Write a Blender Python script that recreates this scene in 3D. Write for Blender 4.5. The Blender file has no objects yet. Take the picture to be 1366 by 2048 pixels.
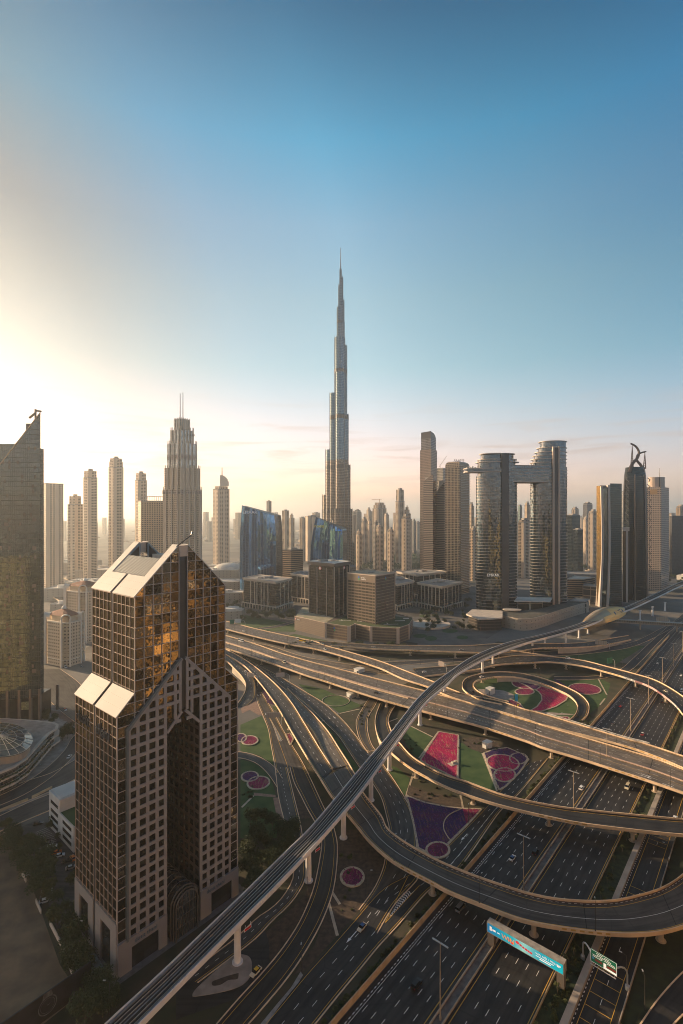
import bpy, math, random
from mathutils import Vector
R = math.radians
rnd = random.Random(11)
S = bpy.context.scene
COL = S.collection
# ------------------------------------------------------------------ camera, sky, sun, exposure
HC, FP, CX, CY = 165.0, 1000.0, 683.0, 1030.0      # eye height (m), focal length in photo pixels, principal column, horizon row
cam = bpy.data.cameras.new('camera')
cam.sensor_fit = 'VERTICAL'; cam.sensor_height = 36.0; cam.lens = 36.0 * FP / 2048
cam.shift_y = (CY - 1024) / 2048; cam.clip_start = 1.0; cam.clip_end = 60000
camo = bpy.data.objects.new('camera', cam); COL.objects.link(camo)
camo.location = (0, 0, HC); camo.rotation_euler = (R(90), 0, 0)
S.camera = camo
SUN_AZ, SUN_EL = 64.0, 13.5                        # degrees left of the view axis, degrees above the horizon
SD = Vector((-math.sin(R(SUN_AZ)) * math.cos(R(SUN_EL)), math.cos(R(SUN_AZ)) * math.cos(R(SUN_EL)), math.sin(R(SUN_EL))))
sl = bpy.data.lights.new('sun', 'SUN'); sl.energy = 5.0; sl.angle = R(0.5); sl.color = (1.0, 0.72, 0.44)
so = bpy.data.objects.new('sun', sl); COL.objects.link(so)
so.rotation_euler = (-SD).to_track_quat('-Z', 'Y').to_euler()
W = bpy.data.worlds.new('World'); S.world = W; W.use_nodes = True
wt = W.node_tree; wb = wt.nodes['Background']
sky = wt.nodes.new('ShaderNodeTexSky'); sky.sky_type = 'NISHITA'; sky.sun_disc = False
sky.sun_elevation = R(SUN_EL); sky.sun_rotation = R(-SUN_AZ); sky.altitude = 100; sky.air_density = 1.0; sky.dust_density = 1.2; sky.ozone_density = 3.0
hs = wt.nodes.new('ShaderNodeHueSaturation'); hs.inputs['Saturation'].default_value = 1.1
wt.links.new(sky.outputs[0], hs.inputs['Color'])
wb.inputs['Strength'].default_value = 0.10
# the sky's colour over its height: teal high up, peach at the horizon
tz = wt.nodes.new('ShaderNodeTexCoord'); sz = wt.nodes.new('ShaderNodeSeparateXYZ'); wt.links.new(tz.outputs['Generated'], sz.inputs[0])
gr = wt.nodes.new('ShaderNodeValToRGB'); ge = gr.color_ramp.elements
ge[0].position = 0.0; ge[0].color = (3.0, 1.38, 1.05, 1); ge[1].position = .72; ge[1].color = (.002, .50, .52, 1)
for p_, c_ in ((.09, (2.55, 1.20, .97, 1)), (.20, (2.05, 1.28, .94, 1)), (.28, (1.6, 1.28, .88, 1)), (.395, (1.62, 1.32, .88, 1)), (.50, (1.35, 1.30, .95, 1)), (.60, (.50, 1.22, 1.0, 1))):
    q_ = ge.new(p_); q_.color = c_
wt.links.new(sz.outputs['Z'], gr.inputs[0])
gm = wt.nodes.new('ShaderNodeMix'); gm.data_type = 'RGBA'; gm.blend_type = 'MULTIPLY'; gm.inputs[0].default_value = 1.0
wt.links.new(hs.outputs[0], gm.inputs[6]); wt.links.new(gr.outputs[0], gm.inputs[7])
# and over its angle from the sun: the aureole is held back, the far side is a deeper blue
dp = wt.nodes.new('ShaderNodeVectorMath'); dp.operation = 'DOT_PRODUCT'; wt.links.new(tz.outputs['Generated'], dp.inputs[0]); dp.inputs[1].default_value = (-math.sin(R(SUN_AZ)), math.cos(R(SUN_AZ)), 0)
mr_ = wt.nodes.new('ShaderNodeMapRange'); mr_.inputs['From Min'].default_value = -.4; mr_.inputs['From Max'].default_value = 1.0; wt.links.new(dp.outputs['Value'], mr_.inputs['Value'])
tr = wt.nodes.new('ShaderNodeValToRGB'); te = tr.color_ramp.elements
te[0].position = .08; te[0].color = (.26, .57, .76, 1); te[1].position = .92; te[1].color = (.10, .115, .14, 1)
for p_, c_ in ((.34, (.74, .88, .92, 1)), (.56, (1, 1, 1, 1)), (.70, (.60, .66, .72, 1)), (.82, (.25, .26, .29, 1))):
    q_ = te.new(p_); q_.color = c_
wt.links.new(mr_.outputs[0], tr.inputs[0])
wz = wt.nodes.new('ShaderNodeMapRange'); wz.inputs['From Min'].default_value = -.28; wz.inputs['From Max'].default_value = .48; wt.links.new(sz.outputs['Z'], wz.inputs['Value'])
tm = wt.nodes.new('ShaderNodeMix'); tm.data_type = 'RGBA'; tm.blend_type = 'MULTIPLY'
wt.links.new(wz.outputs[0], tm.inputs[0]); wt.links.new(gm.outputs[2], tm.inputs[6]); wt.links.new(tr.outputs[0], tm.inputs[7])
# thin streaks of cloud low in the sky
tc = wt.nodes.new('ShaderNodeTexCoord'); mp = wt.nodes.new('ShaderNodeMapping'); mp.inputs['Scale'].default_value = (2.2, 2.2, 26); mp.inputs['Location'].default_value = (.9, .4, .3)
cn = wt.nodes.new('ShaderNodeTexNoise'); cn.inputs['Scale'].default_value = 2.6; cn.inputs['Detail'].default_value = 7; cn.inputs['Distortion'].default_value = 0.6
wt.links.new(tc.outputs['Generated'], mp.inputs[0]); wt.links.new(mp.outputs[0], cn.inputs['Vector'])
cr = wt.nodes.new('ShaderNodeValToRGB'); cr.color_ramp.elements[0].position = 0.50; cr.color_ramp.elements[1].position = 0.68
wt.links.new(cn.outputs[0], cr.inputs[0])
sx = wt.nodes.new('ShaderNodeSeparateXYZ'); wt.links.new(tc.outputs['Generated'], sx.inputs[0])
el = wt.nodes.new('ShaderNodeValToRGB')
el.color_ramp.elements[0].position = 0.02; el.color_ramp.elements[0].color = (0, 0, 0, 1)
el.color_ramp.elements[1].position = 0.10; el.color_ramp.elements[1].color = (1, 1, 1, 1)
e3 = el.color_ramp.elements.new(0.24); e3.color = (0, 0, 0, 1)
wt.links.new(sx.outputs['Z'], el.inputs[0])
cm = wt.nodes.new('ShaderNodeMath'); cm.operation = 'MULTIPLY'
wt.links.new(cr.outputs[0], cm.inputs[0]); wt.links.new(el.outputs[0], cm.inputs[1])
cs = wt.nodes.new('ShaderNodeMath'); cs.operation = 'MULTIPLY'; cs.inputs[1].default_value = 0.75
wt.links.new(cm.outputs[0], cs.inputs[0])
mxw = wt.nodes.new('ShaderNodeMix'); mxw.data_type = 'RGBA'
wt.links.new(cs.outputs[0], mxw.inputs[0]); wt.links.new(tm.outputs[2], mxw.inputs[6]); mxw.inputs[7].default_value = (2.7, 2.0, 1.75, 1)
wt.links.new(mxw.outputs[2], wb.inputs['Color'])
S.view_settings.view_transform = 'Standard'; S.view_settings.look = 'None'; S.view_settings.gamma = 1.0
S.view_settings.exposure = 1.38
S.cycles.use_denoising = True
S.cycles.filter_width = 1.0; S.cycles.max_bounces = 8; S.cycles.diffuse_bounces = 3; S.cycles.glossy_bounces = 4; S.cycles.volume_bounces = 3
S.cycles.caustics_reflective = True; S.cycles.blur_glossy = 0.2; S.cycles.sample_clamp_indirect = 8.0

# ------------------------------------------------------------------ from a photo pixel to a point of the place
def P(px, py, z=0.0):
    Y = (HC - z) * FP / (py - CY)
    return ((px - CX) * Y / FP, Y, z)
def XA(px, Y): return (px - CX) * Y / FP
def ZA(py, Y): return HC - (py - CY) * Y / FP
CROPS = dict(A=(450, 1220, 3.0356), B=(780, 1200, 2.331), C=(740, 1440, 2.182), D=(480, 1640, 3.105), E=(860, 1700, 2.70), F=(140, 1500, 2.846),
             R1=(450, 1230, 5.692), R2=(650, 1240, 4.879), R3=(470, 1340, 5.059), R4=(880, 1220, 2.811), R5=(680, 1400, 4.879),
             R6=(900, 1330, 4.018), R7=(1086, 1420, 4.879), R8=(380, 1740, 4.269), I=(0, 0, 1.0), T=(440, 1540, 7.59), U=(1180, 1560, 7.344), V=(1060, 1310, 4.464),
             LL=(0, 1560, 4.197), LM=(0, 1280, 5.122))
def px(c, x, y):
    o = CROPS[c]; return (o[0] + x / o[2], o[1] + y / o[2])
def PC(c, x, y, z=0.0): return P(*px(c, x, y), z)

# ------------------------------------------------------------------ materials
def _m(name):
    m = bpy.data.materials.new(name); m.use_nodes = True
    return m, m.node_tree, m.node_tree.nodes, m.node_tree.links
def _mix(nt, fac, a, b):
    n = nt.nodes.new('ShaderNodeMix'); n.data_type = 'RGBA'
    for sock, v in ((0, fac), (6, a), (7, b)):
        if hasattr(v, 'is_linked'): nt.links.new(v, n.inputs[sock])
        else: n.inputs[sock].default_value = v if sock == 0 else (*v[:3], 1)
    return n.outputs[2]
def _math(nt, op, a, b=None):
    n = nt.nodes.new('ShaderNodeMath'); n.operation = op
    for i, v in ((0, a), (1, b)):
        if v is None: continue
        if hasattr(v, 'is_linked'): nt.links.new(v, n.inputs[i])
        else: n.inputs[i].default_value = v
    return n.outputs[0]
def plain(name, c, rough=0.8, metal=0.0, c2=None, scale=0.3, bump=0.0, detail=5, spec=0.5, uv=False, lo=0.35, hi=0.65, emit=None):
    m, nt, N, L = _m(name); b = N['Principled BSDF']
    b.inputs['Roughness'].default_value = rough; b.inputs['Metallic'].default_value = metal
    b.inputs['Specular IOR Level'].default_value = spec
    b.inputs['Base Color'].default_value = (*c, 1)
    if c2 is not None or bump:
        t = N.new('ShaderNodeTexCoord'); n = N.new('ShaderNodeTexNoise'); n.inputs['Scale'].default_value = scale; n.inputs['Detail'].default_value = detail
        L.new(t.outputs['UV' if uv else 'Object'], n.inputs['Vector'])
        if c2 is not None:
            r = N.new('ShaderNodeValToRGB'); r.color_ramp.elements[0].position = lo; r.color_ramp.elements[1].position = hi
            r.color_ramp.elements[0].color = (*c, 1); r.color_ramp.elements[1].color = (*c2, 1)
            L.new(n.outputs[0], r.inputs[0]); L.new(r.outputs[0], b.inputs['Base Color'])
        if bump:
            bp = N.new('ShaderNodeBump'); bp.inputs['Strength'].default_value = bump; bp.inputs['Distance'].default_value = 0.3
            L.new(n.outputs[0], bp.inputs['Height']); L.new(bp.outputs[0], b.inputs['Normal'])
    if emit:
        b.inputs['Emission Color'].default_value = (*emit[:3], 1); b.inputs['Emission Strength'].default_value = emit[3]
    return m
def glassy(name, c, c2, rough=0.08, metal=0.7, tilt=0.012, du=3.6, dv=3.85, warp=0.02, wscale=0.5):
    """reflective window glass: every pane leans and ripples a little differently"""
    m, nt, N, L = _m(name); b = N['Principled BSDF']
    u = N.new('ShaderNodeUVMap'); s = N.new('ShaderNodeSeparateXYZ'); L.new(u.outputs[0], s.inputs[0])
    cu = _math(nt, 'FLOOR', _math(nt, 'DIVIDE', s.outputs[0], du)); cv = _math(nt, 'FLOOR', _math(nt, 'DIVIDE', s.outputs[1], dv))
    cb = N.new('ShaderNodeCombineXYZ'); L.new(cu, cb.inputs[0]); L.new(cv, cb.inputs[1])
    wn = N.new('ShaderNodeTexWhiteNoise'); wn.noise_dimensions = '2D'; L.new(cb.outputs[0], wn.inputs['Vector'])
    L.new(_mix(nt, wn.outputs['Value'], c, c2), b.inputs['Base Color'])
    b.inputs['Roughness'].default_value = rough; b.inputs['Metallic'].default_value = metal
    L.new(_tiltn(nt, wn.outputs['Color'], u.outputs[0], tilt, warp, wscale), b.inputs['Normal'])
    return m
def _tiltn(nt, col, uv, tilt, warp, wscale):
    N, L = nt.nodes, nt.links
    nz = N.new('ShaderNodeTexNoise'); nz.inputs['Scale'].default_value = wscale; nz.inputs['Detail'].default_value = 2.0; L.new(uv, nz.inputs['Vector'])
    def cen(sock, k):
        a = N.new('ShaderNodeVectorMath'); a.operation = 'SUBTRACT'; L.new(sock, a.inputs[0]); a.inputs[1].default_value = (.5, .5, .5)
        c = N.new('ShaderNodeVectorMath'); c.operation = 'SCALE'; L.new(a.outputs[0], c.inputs[0]); c.inputs['Scale'].default_value = k
        return c.outputs[0]
    g = N.new('ShaderNodeNewGeometry')
    a = N.new('ShaderNodeVectorMath'); L.new(cen(col, tilt * 2), a.inputs[0]); L.new(cen(nz.outputs['Color'], warp * 2), a.inputs[1])
    d = N.new('ShaderNodeVectorMath'); L.new(g.outputs['Normal'], d.inputs[0]); L.new(a.outputs[0], d.inputs[1])
    e = N.new('ShaderNodeVectorMath'); e.operation = 'NORMALIZE'; L.new(d.outputs[0], e.inputs[0])
    return e.outputs[0]
def facade(name, frame, glass, glass2=None, du=3.5, dv=3.8, fu=0.3, fv=0.35, rough=0.14, metal=0.30, tilt=0.01, warp=0.01, bay=None, frame2=None, frough=0.7):
    """wall with a grid of windows laid out in metres by the mesh's UV: du x dv cells, fu / fv of each cell is solid; bay=(period, share) keeps a plain strip"""
    m, nt, N, L = _m(name); b = N['Principled BSDF']; out = N['Material Output']
    u = N.new('ShaderNodeUVMap'); s = N.new('ShaderNodeSeparateXYZ'); L.new(u.outputs[0], s.inputs[0])
    au = _math(nt, 'DIVIDE', s.outputs[0], du); av = _math(nt, 'DIVIDE', s.outputs[1], dv)
    mk = _math(nt, 'MAXIMUM', _math(nt, 'LESS_THAN', _math(nt, 'FRACT', au), fu), _math(nt, 'LESS_THAN', _math(nt, 'FRACT', av), fv))
    if bay:
        bf = _math(nt, 'LESS_THAN', _math(nt, 'FRACT', _math(nt, 'DIVIDE', s.outputs[0], bay[0])), bay[1])
        mk = _math(nt, 'MAXIMUM', mk, bf)
    cb = N.new('ShaderNodeCombineXYZ'); L.new(_math(nt, 'FLOOR', au), cb.inputs[0]); L.new(_math(nt, 'FLOOR', av), cb.inputs[1])
    wn = N.new('ShaderNodeTexWhiteNoise'); wn.noise_dimensions = '2D'; L.new(cb.outputs[0], wn.inputs['Vector'])
    L.new(_mix(nt, wn.outputs['Value'], glass, glass2 or tuple(x * 1.8 for x in glass)), b.inputs['Base Color'])
    b.inputs['Roughness'].default_value = rough; b.inputs['Metallic'].default_value = metal
    L.new(_tiltn(nt, wn.outputs['Color'], u.outputs[0], tilt, warp, 0.35), b.inputs['Normal'])
    f = N.new('ShaderNodeBsdfPrincipled'); f.inputs['Roughness'].default_value = frough
    t = N.new('ShaderNodeTexNoise'); t.inputs['Scale'].default_value = 0.06; t.inputs['Detail'].default_value = 4; L.new(u.outputs[0], t.inputs['Vector'])
    L.new(_mix(nt, t.outputs[0], tuple(x * 0.8 for x in frame), frame2 or tuple(min(1, x * 1.15) for x in frame)), f.inputs['Base Color'])
    mx = N.new('ShaderNodeMixShader'); L.new(mk, mx.inputs[0]); L.new(b.outputs[0], mx.inputs[1]); L.new(f.outputs[0], mx.inputs[2])
    L.new(mx.outputs[0], out.inputs['Surface'])
    return m

# ------------------------------------------------------------------ mesh building
OFF = {}
class MB:
    def __init__(s): s.v = []; s.f = []; s.m = []; s.u = []; s.p = [0]
    def face(s, pts, mi=0, uv=None):
        k = len(s.v); s.v += [tuple(p) for p in pts]; s.f.append(tuple(range(k, k + len(pts)))); s.m.append(mi)
        if uv is None:
            nx = ny = nz = 0.0
            for i in range(len(pts)):
                a, b = pts[i], pts[(i + 1) % len(pts)]
                nx += (a[1] - b[1]) * (a[2] + b[2]); ny += (a[2] - b[2]) * (a[0] + b[0]); nz += (a[0] - b[0]) * (a[1] + b[1])
            l = math.hypot(nx, ny)
            if l <= abs(nz) + 1e-12: uv = [(p[0], p[1]) for p in pts]
            else:
                tx, ty = -ny / l, nx / l
                uv = [(p[0] * tx + p[1] * ty, p[2]) for p in pts]
        s.u += [tuple(q) for q in uv]
        return s
    def box(s, x0, x1, y0, y1, z0, z1, mi=0):
        return s.prism([(x0, y0), (x1, y0), (x1, y1), (x0, y1)], z0, z1, mi)
    def obox(s, c, ang, lx, ly, z0, z1, mi=0, mt=None):
        ca, sa = math.cos(ang), math.sin(ang)
        q = [(c[0] + x * ca - y * sa, c[1] + x * sa + y * ca) for x, y in ((-lx / 2, -ly / 2), (lx / 2, -ly / 2), (lx / 2, ly / 2), (-lx / 2, ly / 2))]
        return s.prism(q, z0, z1, mi, mt)
    def prism(s, poly, z0, z1, mi=0, mt=None, u0=0.0, bottom=True, top=True):
        """poly counter-clockwise; z1 may be a list of heights per corner"""
        s.p.append(len(s.f))
        if sum(poly[i][0] * poly[(i + 1) % len(poly)][1] - poly[(i + 1) % len(poly)][0] * poly[i][1] for i in range(len(poly))) < 0:
            poly = poly[::-1]
            if isinstance(z1, (list, tuple)): z1 = list(z1)[::-1]
            if isinstance(z0, (list, tuple)): z0 = list(z0)[::-1]
        n = len(poly); zt = z1 if isinstance(z1, (list, tuple)) else [z1] * n; zb = z0 if isinstance(z0, (list, tuple)) else [z0] * n
        u = u0
        for i in range(n):
            j = (i + 1) % n; a, b = poly[i], poly[j]; d = math.hypot(b[0] - a[0], b[1] - a[1])
            s.face([(a[0], a[1], zb[i]), (b[0], b[1], zb[j]), (b[0], b[1], zt[j]), (a[0], a[1], zt[i])], mi, [(u, zb[i]), (u + d, zb[j]), (u + d, zt[j]), (u, zt[i])]); u += d
        mt = mi if mt is None else mt
        if top: s.face([(p[0], p[1], z) for p, z in zip(poly, zt)], mt, [tuple(p[:2]) for p in poly])
        if bottom: s.face([(p[0], p[1], z) for p, z in zip(poly, zb)][::-1], mt)
        return s
    def loft(s, rings, mi=0, cap=True, mt=None):
        """rings: lists of 3-D points, all of one length"""
        s.p.append(len(s.f))
        n = len(rings[0])
        for a, b in zip(rings, rings[1:]):
            u = 0.0
            for i in range(n):
                j = (i + 1) % n; d = math.dist(a[i], a[j])
                s.face([a[i], a[j], b[j], b[i]], mi, [(u, a[i][2]), (u + d, a[j][2]), (u + d, b[j][2]), (u, b[i][2])]); u += d
        if cap:
            s.face(rings[-1], mi if mt is None else mt); s.face(rings[0][::-1], mi if mt is None else mt)
        return s
    def tube(s, p, q, r0, r1=None, n=8, mi=0):
        r1 = r0 if r1 is None else r1
        a, b = Vector(p), Vector(q); d = (b - a).normalized()
        x = d.orthogonal().normalized(); y = d.cross(x)
        return s.loft([[tuple(c + x * (r * math.cos(2 * math.pi * i / n)) + y * (r * math.sin(2 * math.pi * i / n))) for i in range(n)] for c, r in ((a, r0), (b, r1))], mi)
    def path(s, pts, r, n=6, mi=0):
        for a, b in zip(pts, pts[1:]): s.tube(a, b, r, r, n, mi)
        return s
    def build(s, name, mats, parent=None, smooth=False, label=None):
        off = OFF.get(parent.name, Vector((0, 0, 0))) if parent else Vector((0, 0, 0))
        me = bpy.data.meshes.new(name)
        me.from_pydata([(x - off[0], y - off[1], z - off[2]) for x, y, z in s.v], [], s.f)
        uvl = me.uv_layers.new(name='UVMap')
        uvl.data.foreach_set('uv', [c for q in s.u for c in q])
        for m in (mats if isinstance(mats, (list, tuple)) else [mats]): me.materials.append(m)
        me.polygons.foreach_set('material_index', s.m)
        if smooth: me.polygons.foreach_set('use_smooth', [True] * len(s.f))
        me.update()
        o = bpy.data.objects.new(name, me); COL.objects.link(o)
        if parent: o.parent = parent; OFF[o.name] = off
        if label: o['label'] = label
        return o
def each(mb, name, mats, parent, per=1):
    """one object for every `per` solids of the builder"""
    cuts = sorted(set(mb.p + [len(mb.f)])); starts = []
    uo = [0]
    for f in mb.f: uo.append(uo[-1] + len(f))
    for k in range(0, len(cuts) - 1, per):
        a, b = cuts[k], cuts[min(k + per, len(cuts) - 1)]
        if b <= a: continue
        q = MB(); v0, v1 = uo[a], uo[b]
        q.v = mb.v[v0:v1]; q.u = mb.u[v0:v1]; q.f = [tuple(i - v0 for i in f) for f in mb.f[a:b]]; q.m = mb.m[a:b]; q.build(name, mats, parent)
def nth(n):
    w = 'first second third fourth fifth sixth seventh eighth ninth tenth eleventh twelfth thirteenth fourteenth fifteenth sixteenth seventeenth eighteenth nineteenth twentieth'.split()
    if n <= 20: return w[n - 1]
    t = {2: 'twenty', 3: 'thirty', 4: 'forty'}[n // 10]
    return t + '-' + w[n % 10 - 1] if n % 10 else t[:-1] + 'ieth'
def tag(o, label=None, cat=None, group=None, kind=None):
    if label: o['label'] = label
    if cat: o['category'] = cat
    if group: o['group'] = group
    if kind: o['kind'] = kind
    return o
def empty(name, loc, label=None, cat=None, group=None, rz=0.0):
    o = bpy.data.objects.new(name, None); COL.objects.link(o); o.location = loc; o.rotation_euler = (0, 0, rz)
    OFF[o.name] = Vector(loc); o.empty_display_size = 1
    return tag(o, label, cat, group)
def copy_tree(o, parent=None):
    c = o.copy(); COL.objects.link(c); c.parent = parent
    for ch in [x for x in KIDS.get(o.name, o.children)]: copy_tree(ch, c)
    return c
KIDS = {}
def freeze(o):                                   # remember a prototype's children (obj.children is slow in a big scene)
    KIDS[o.name] = list(o.children)
    for c in KIDS[o.name]: freeze(c)
    return o
def put(o, loc, rz=0.0, sc=1.0):
    o.location = loc; o.rotation_euler = (0, 0, rz); o.scale = (sc, sc, sc); return o
def text(name, body, size, mat, origin, xdir, parent=None, up=(0, 0, 1), extrude=0.15, align='LEFT', shear=0.0):
    """raised lettering: origin is the foot of the first letter, xdir the reading direction"""
    cu = bpy.data.curves.new(name, 'FONT'); cu.body = body; cu.size = size; cu.extrude = extrude; cu.align_x = align; cu.shear = shear
    cu.resolution_u = 2; cu.materials.append(mat)
    o = bpy.data.objects.new(name, cu); COL.objects.link(o)
    x = Vector(xdir).normalized(); y = Vector(up).normalized(); y = (y - x * x.dot(y)).normalized(); z = x.cross(y)
    off = OFF.get(parent.name, Vector((0, 0, 0))) if parent else Vector((0, 0, 0))
    from mathutils import Matrix
    M = Matrix((x, y, z)).transposed().to_4x4(); M.translation = Vector(origin) - off
    o.matrix_basis = M
    me = bpy.data.meshes.new_from_object(o); bpy.data.objects.remove(o); bpy.data.curves.remove(cu)
    o = bpy.data.objects.new(name, me); COL.objects.link(o); o.matrix_basis = M
    if parent: o.parent = parent
    return o

# ------------------------------------------------------------------ shared materials
CONC = plain('concrete', (.42, .36, .30), .85, c2=(.30, .26, .22), scale=.12)
CONC_D = plain('grey_concrete', (.27, .25, .23), .85, c2=(.18, .17, .16), scale=.2)
WHITE = plain('white_paint', (.78, .77, .74), .7)
YELLOW = plain('yellow_paint', (.62, .37, .05), .7)
STEEL = plain('dark_steel', (.06, .06, .065), .45, .6)
PALE_STEEL = plain('pale_steel', (.5, .5, .5), .4, .5)
BLACK = plain('black', (.012, .012, .014), .5)
ROOFG = plain('grey_roof', (.30, .28, .26), .9, c2=(.20, .19, .18), scale=.08)
ROOFW = plain('pale_roof', (.62, .58, .52), .85, c2=(.46, .43, .39), scale=.05)
# ------------------------------------------------------------------ ground, highway, ramps, metro viaduct
def asphalt(name, c, c2, lane=0.0):
    m, nt, N, L = _m(name); b = N['Principled BSDF']; b.inputs['Roughness'].default_value = .58; b.inputs['Specular IOR Level'].default_value = .25
    u = N.new('ShaderNodeUVMap')
    mp = N.new('ShaderNodeMapping'); mp.inputs['Scale'].default_value = (.03, .55, 1); L.new(u.outputs[0], mp.inputs[0])
    n1 = N.new('ShaderNodeTexNoise'); n1.inputs['Scale'].default_value = 1.0; n1.inputs['Detail'].default_value = 6; L.new(mp.outputs[0], n1.inputs['Vector'])
    n2 = N.new('ShaderNodeTexNoise'); n2.inputs['Scale'].default_value = .09; n2.inputs['Detail'].default_value = 8; L.new(u.outputs[0], n2.inputs['Vector'])
    f = _math(nt, 'ADD', _math(nt, 'MULTIPLY', n1.outputs[0], .6), _math(nt, 'MULTIPLY', n2.outputs[0], .5))
    r = N.new('ShaderNodeValToRGB'); r.color_ramp.elements[0].position = .44; r.color_ramp.elements[1].position = .64
    r.color_ramp.elements[0].color = (*[x * .8 for x in c], 1); r.color_ramp.elements[1].color = (*c2, 1); L.new(f, r.inputs[0])
    vo = N.new('ShaderNodeTexVoronoi'); vo.feature = 'DISTANCE_TO_EDGE'; vo.inputs['Scale'].default_value = .06; L.new(u.outputs[0], vo.inputs['Vector'])
    ck = _math(nt, 'MULTIPLY', _math(nt, 'LESS_THAN', vo.outputs['Distance'], .012), .35)
    L.new(_mix(nt, ck, r.outputs[0], tuple(x * .55 for x in c)), b.inputs['Base Color'])
    return m
ASPH = asphalt('asphalt', (.022, .021, .021), (.040, .038, .036))
ASPH2 = asphalt('grey_asphalt', (.050, .046, .042), (.088, .079, .070))
ASPH3 = asphalt('sunlit_worn_asphalt', (.115, .098, .080), (.190, .160, .130))  # worn asphalt, lightened further to paint in low sun on the decks
PAVE = plain('paving', (.36, .30, .25), .9, c2=(.24, .20, .17), scale=.25)
BRICK = plain('brick_paving', (.30, .19, .14), .9, c2=(.22, .14, .11), scale=.6)
SOIL = plain('dry_soil', (.090, .062, .042), .95, c2=(.045, .033, .024), scale=.5, bump=.6)

def cr(pts, n):
    """smooth a polyline of tuples"""
    out = []; m = len(pts)
    for i in range(m - 1):
        p0, p1, p2, p3 = pts[max(i - 1, 0)], pts[i], pts[i + 1], pts[min(i + 2, m - 1)]
        for k in range(n):
            t = k / n; a = []
            for w, x, y, z in zip(p0, p1, p2, p3):
                a.append(.5 * (2 * x + (y - w) * t + (2 * w - 5 * x + 4 * y - z) * t * t + (3 * x - 3 * y + z - w) * t ** 3))
            out.append(tuple(a))
    out.append(tuple(pts[-1])); return out
def lerp(a, b, f): return tuple(x + (y - x) * f for x, y in zip(a, b))
def even(Ls, Rs, step):
    """resample a pair of edges at about even steps of the centre line"""
    C = [lerp(a, b, .5) for a, b in zip(Ls, Rs)]; acc = [0.0]
    for a, b in zip(C, C[1:]): acc.append(acc[-1] + math.dist(a[:2], b[:2]))
    n = max(2, int(acc[-1] / step)); L2, R2, U = [], [], []; j = 0
    for k in range(n + 1):
        s = acc[-1] * k / n
        while j < len(acc) - 2 and acc[j + 1] < s: j += 1
        t = (s - acc[j]) / max(acc[j + 1] - acc[j], 1e-6)
        L2.append(lerp(Ls[j], Ls[j + 1], t)); R2.append(lerp(Rs[j], Rs[j + 1], t)); U.append(s)
    return L2, R2, U
ALLROADS = []
class Road:
    def __init__(r, st, n=8, step=4.0):
        Ls, Rs = [], []
        for a in st:
            if len(a) == 3: l, q, z = a; Ls.append(P(*l, z)); Rs.append(P(*q, z))
            else: Ls.append(a[0]); Rs.append(a[1])
        r.L, r.R, r.U = even(cr(Ls, n), cr(Rs, n), step); ALLROADS.append(r)
    def at(r, i, off, left=True, dz=0.0):
        """point `off` metres in from an edge at index i"""
        a, b = (r.L[i], r.R[i]) if left else (r.R[i], r.L[i])
        w = max(math.dist(a[:2], b[:2]), 1e-3)
        p = lerp(a, b, off / w); return (p[0], p[1], p[2] + dz)
    def frac(r, i, f, dz=0.0):
        p = lerp(r.L[i], r.R[i], f); return (p[0], p[1], p[2] + dz)
    def surface(r, mb, mi=0, dz=0.0):
        for i in range(len(r.L) - 1):
            a, b, c, d = r.L[i], r.L[i + 1], r.R[i + 1], r.R[i]
            w0, w1 = math.dist(a, d), math.dist(b, c)
            mb.face([(p[0], p[1], p[2] + dz) for p in (d, c, b, a)], mi, [(r.U[i], -w0 / 2), (r.U[i + 1], -w1 / 2), (r.U[i + 1], w1 / 2), (r.U[i], w0 / 2)])
    def line(r, mb, mi, getter, width, dash=0, gap=0, i0=0, i1=None, dz=.03):
        """a painted line; getter(i) gives its centre"""
        i1 = len(r.L) - 1 if i1 is None else i1
        pts = [getter(i) for i in range(i0, i1 + 1)]; acc = [0.0]
        for a, b in zip(pts, pts[1:]): acc.append(acc[-1] + math.dist(a[:2], b[:2]))
        def pos(s):
            j = 0
            lo, hi = 0, len(acc) - 2
            while lo < hi:
                md = (lo + hi) // 2
                if acc[md + 1] < s: lo = md + 1
                else: hi = md
            j = lo; t = (s - acc[j]) / max(acc[j + 1] - acc[j], 1e-6); p = lerp(pts[j], pts[j + 1], t)
            dx, dy = pts[j + 1][0] - pts[j][0], pts[j + 1][1] - pts[j][1]; l = math.hypot(dx, dy) or 1
            return p, (-dy / l * width / 2, dx / l * width / 2)
        s = 0.0; tot = acc[-1]
        segs = []
        if dash:
            while s < tot: segs.append((s, min(s + dash, tot))); s += dash + gap
        else:
            k = max(1, int(tot / 4)); segs = [(tot * q / k, tot * (q + 1) / k) for q in range(k)]
        for s0, s1 in segs:
            (p, n), (q, m) = pos(s0), pos(s1)
            mb.face([(p[0] - n[0], p[1] - n[1], p[2] + dz), (q[0] - m[0], q[1] - m[1], q[2] + dz), (q[0] + m[0], q[1] + m[1], q[2] + dz), (p[0] + n[0], p[1] + n[1], p[2] + dz)], mi)
    def wall(r, mb, left, off0, off1, z0, z1, mi=0, i0=0, i1=None):
        """a kerb, parapet or fascia that follows an edge between two offsets (negative = outside), closed"""
        i1 = len(r.L) - 1 if i1 is None else i1
        rings = []
        for i in range(i0, i1 + 1):
            a, b = r.at(i, off0, left), r.at(i, off1, left)
            zz = (lambda v: v[i] if isinstance(v, list) else v)
            q = [(a[0], a[1], a[2] + zz(z0)), (b[0], b[1], b[2] + zz(z0)), (b[0], b[1], b[2] + zz(z1)), (a[0], a[1], a[2] + zz(z1))]
            rings.append(q if not left else q[::-1])
        mb.loft(rings, mi)
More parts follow.
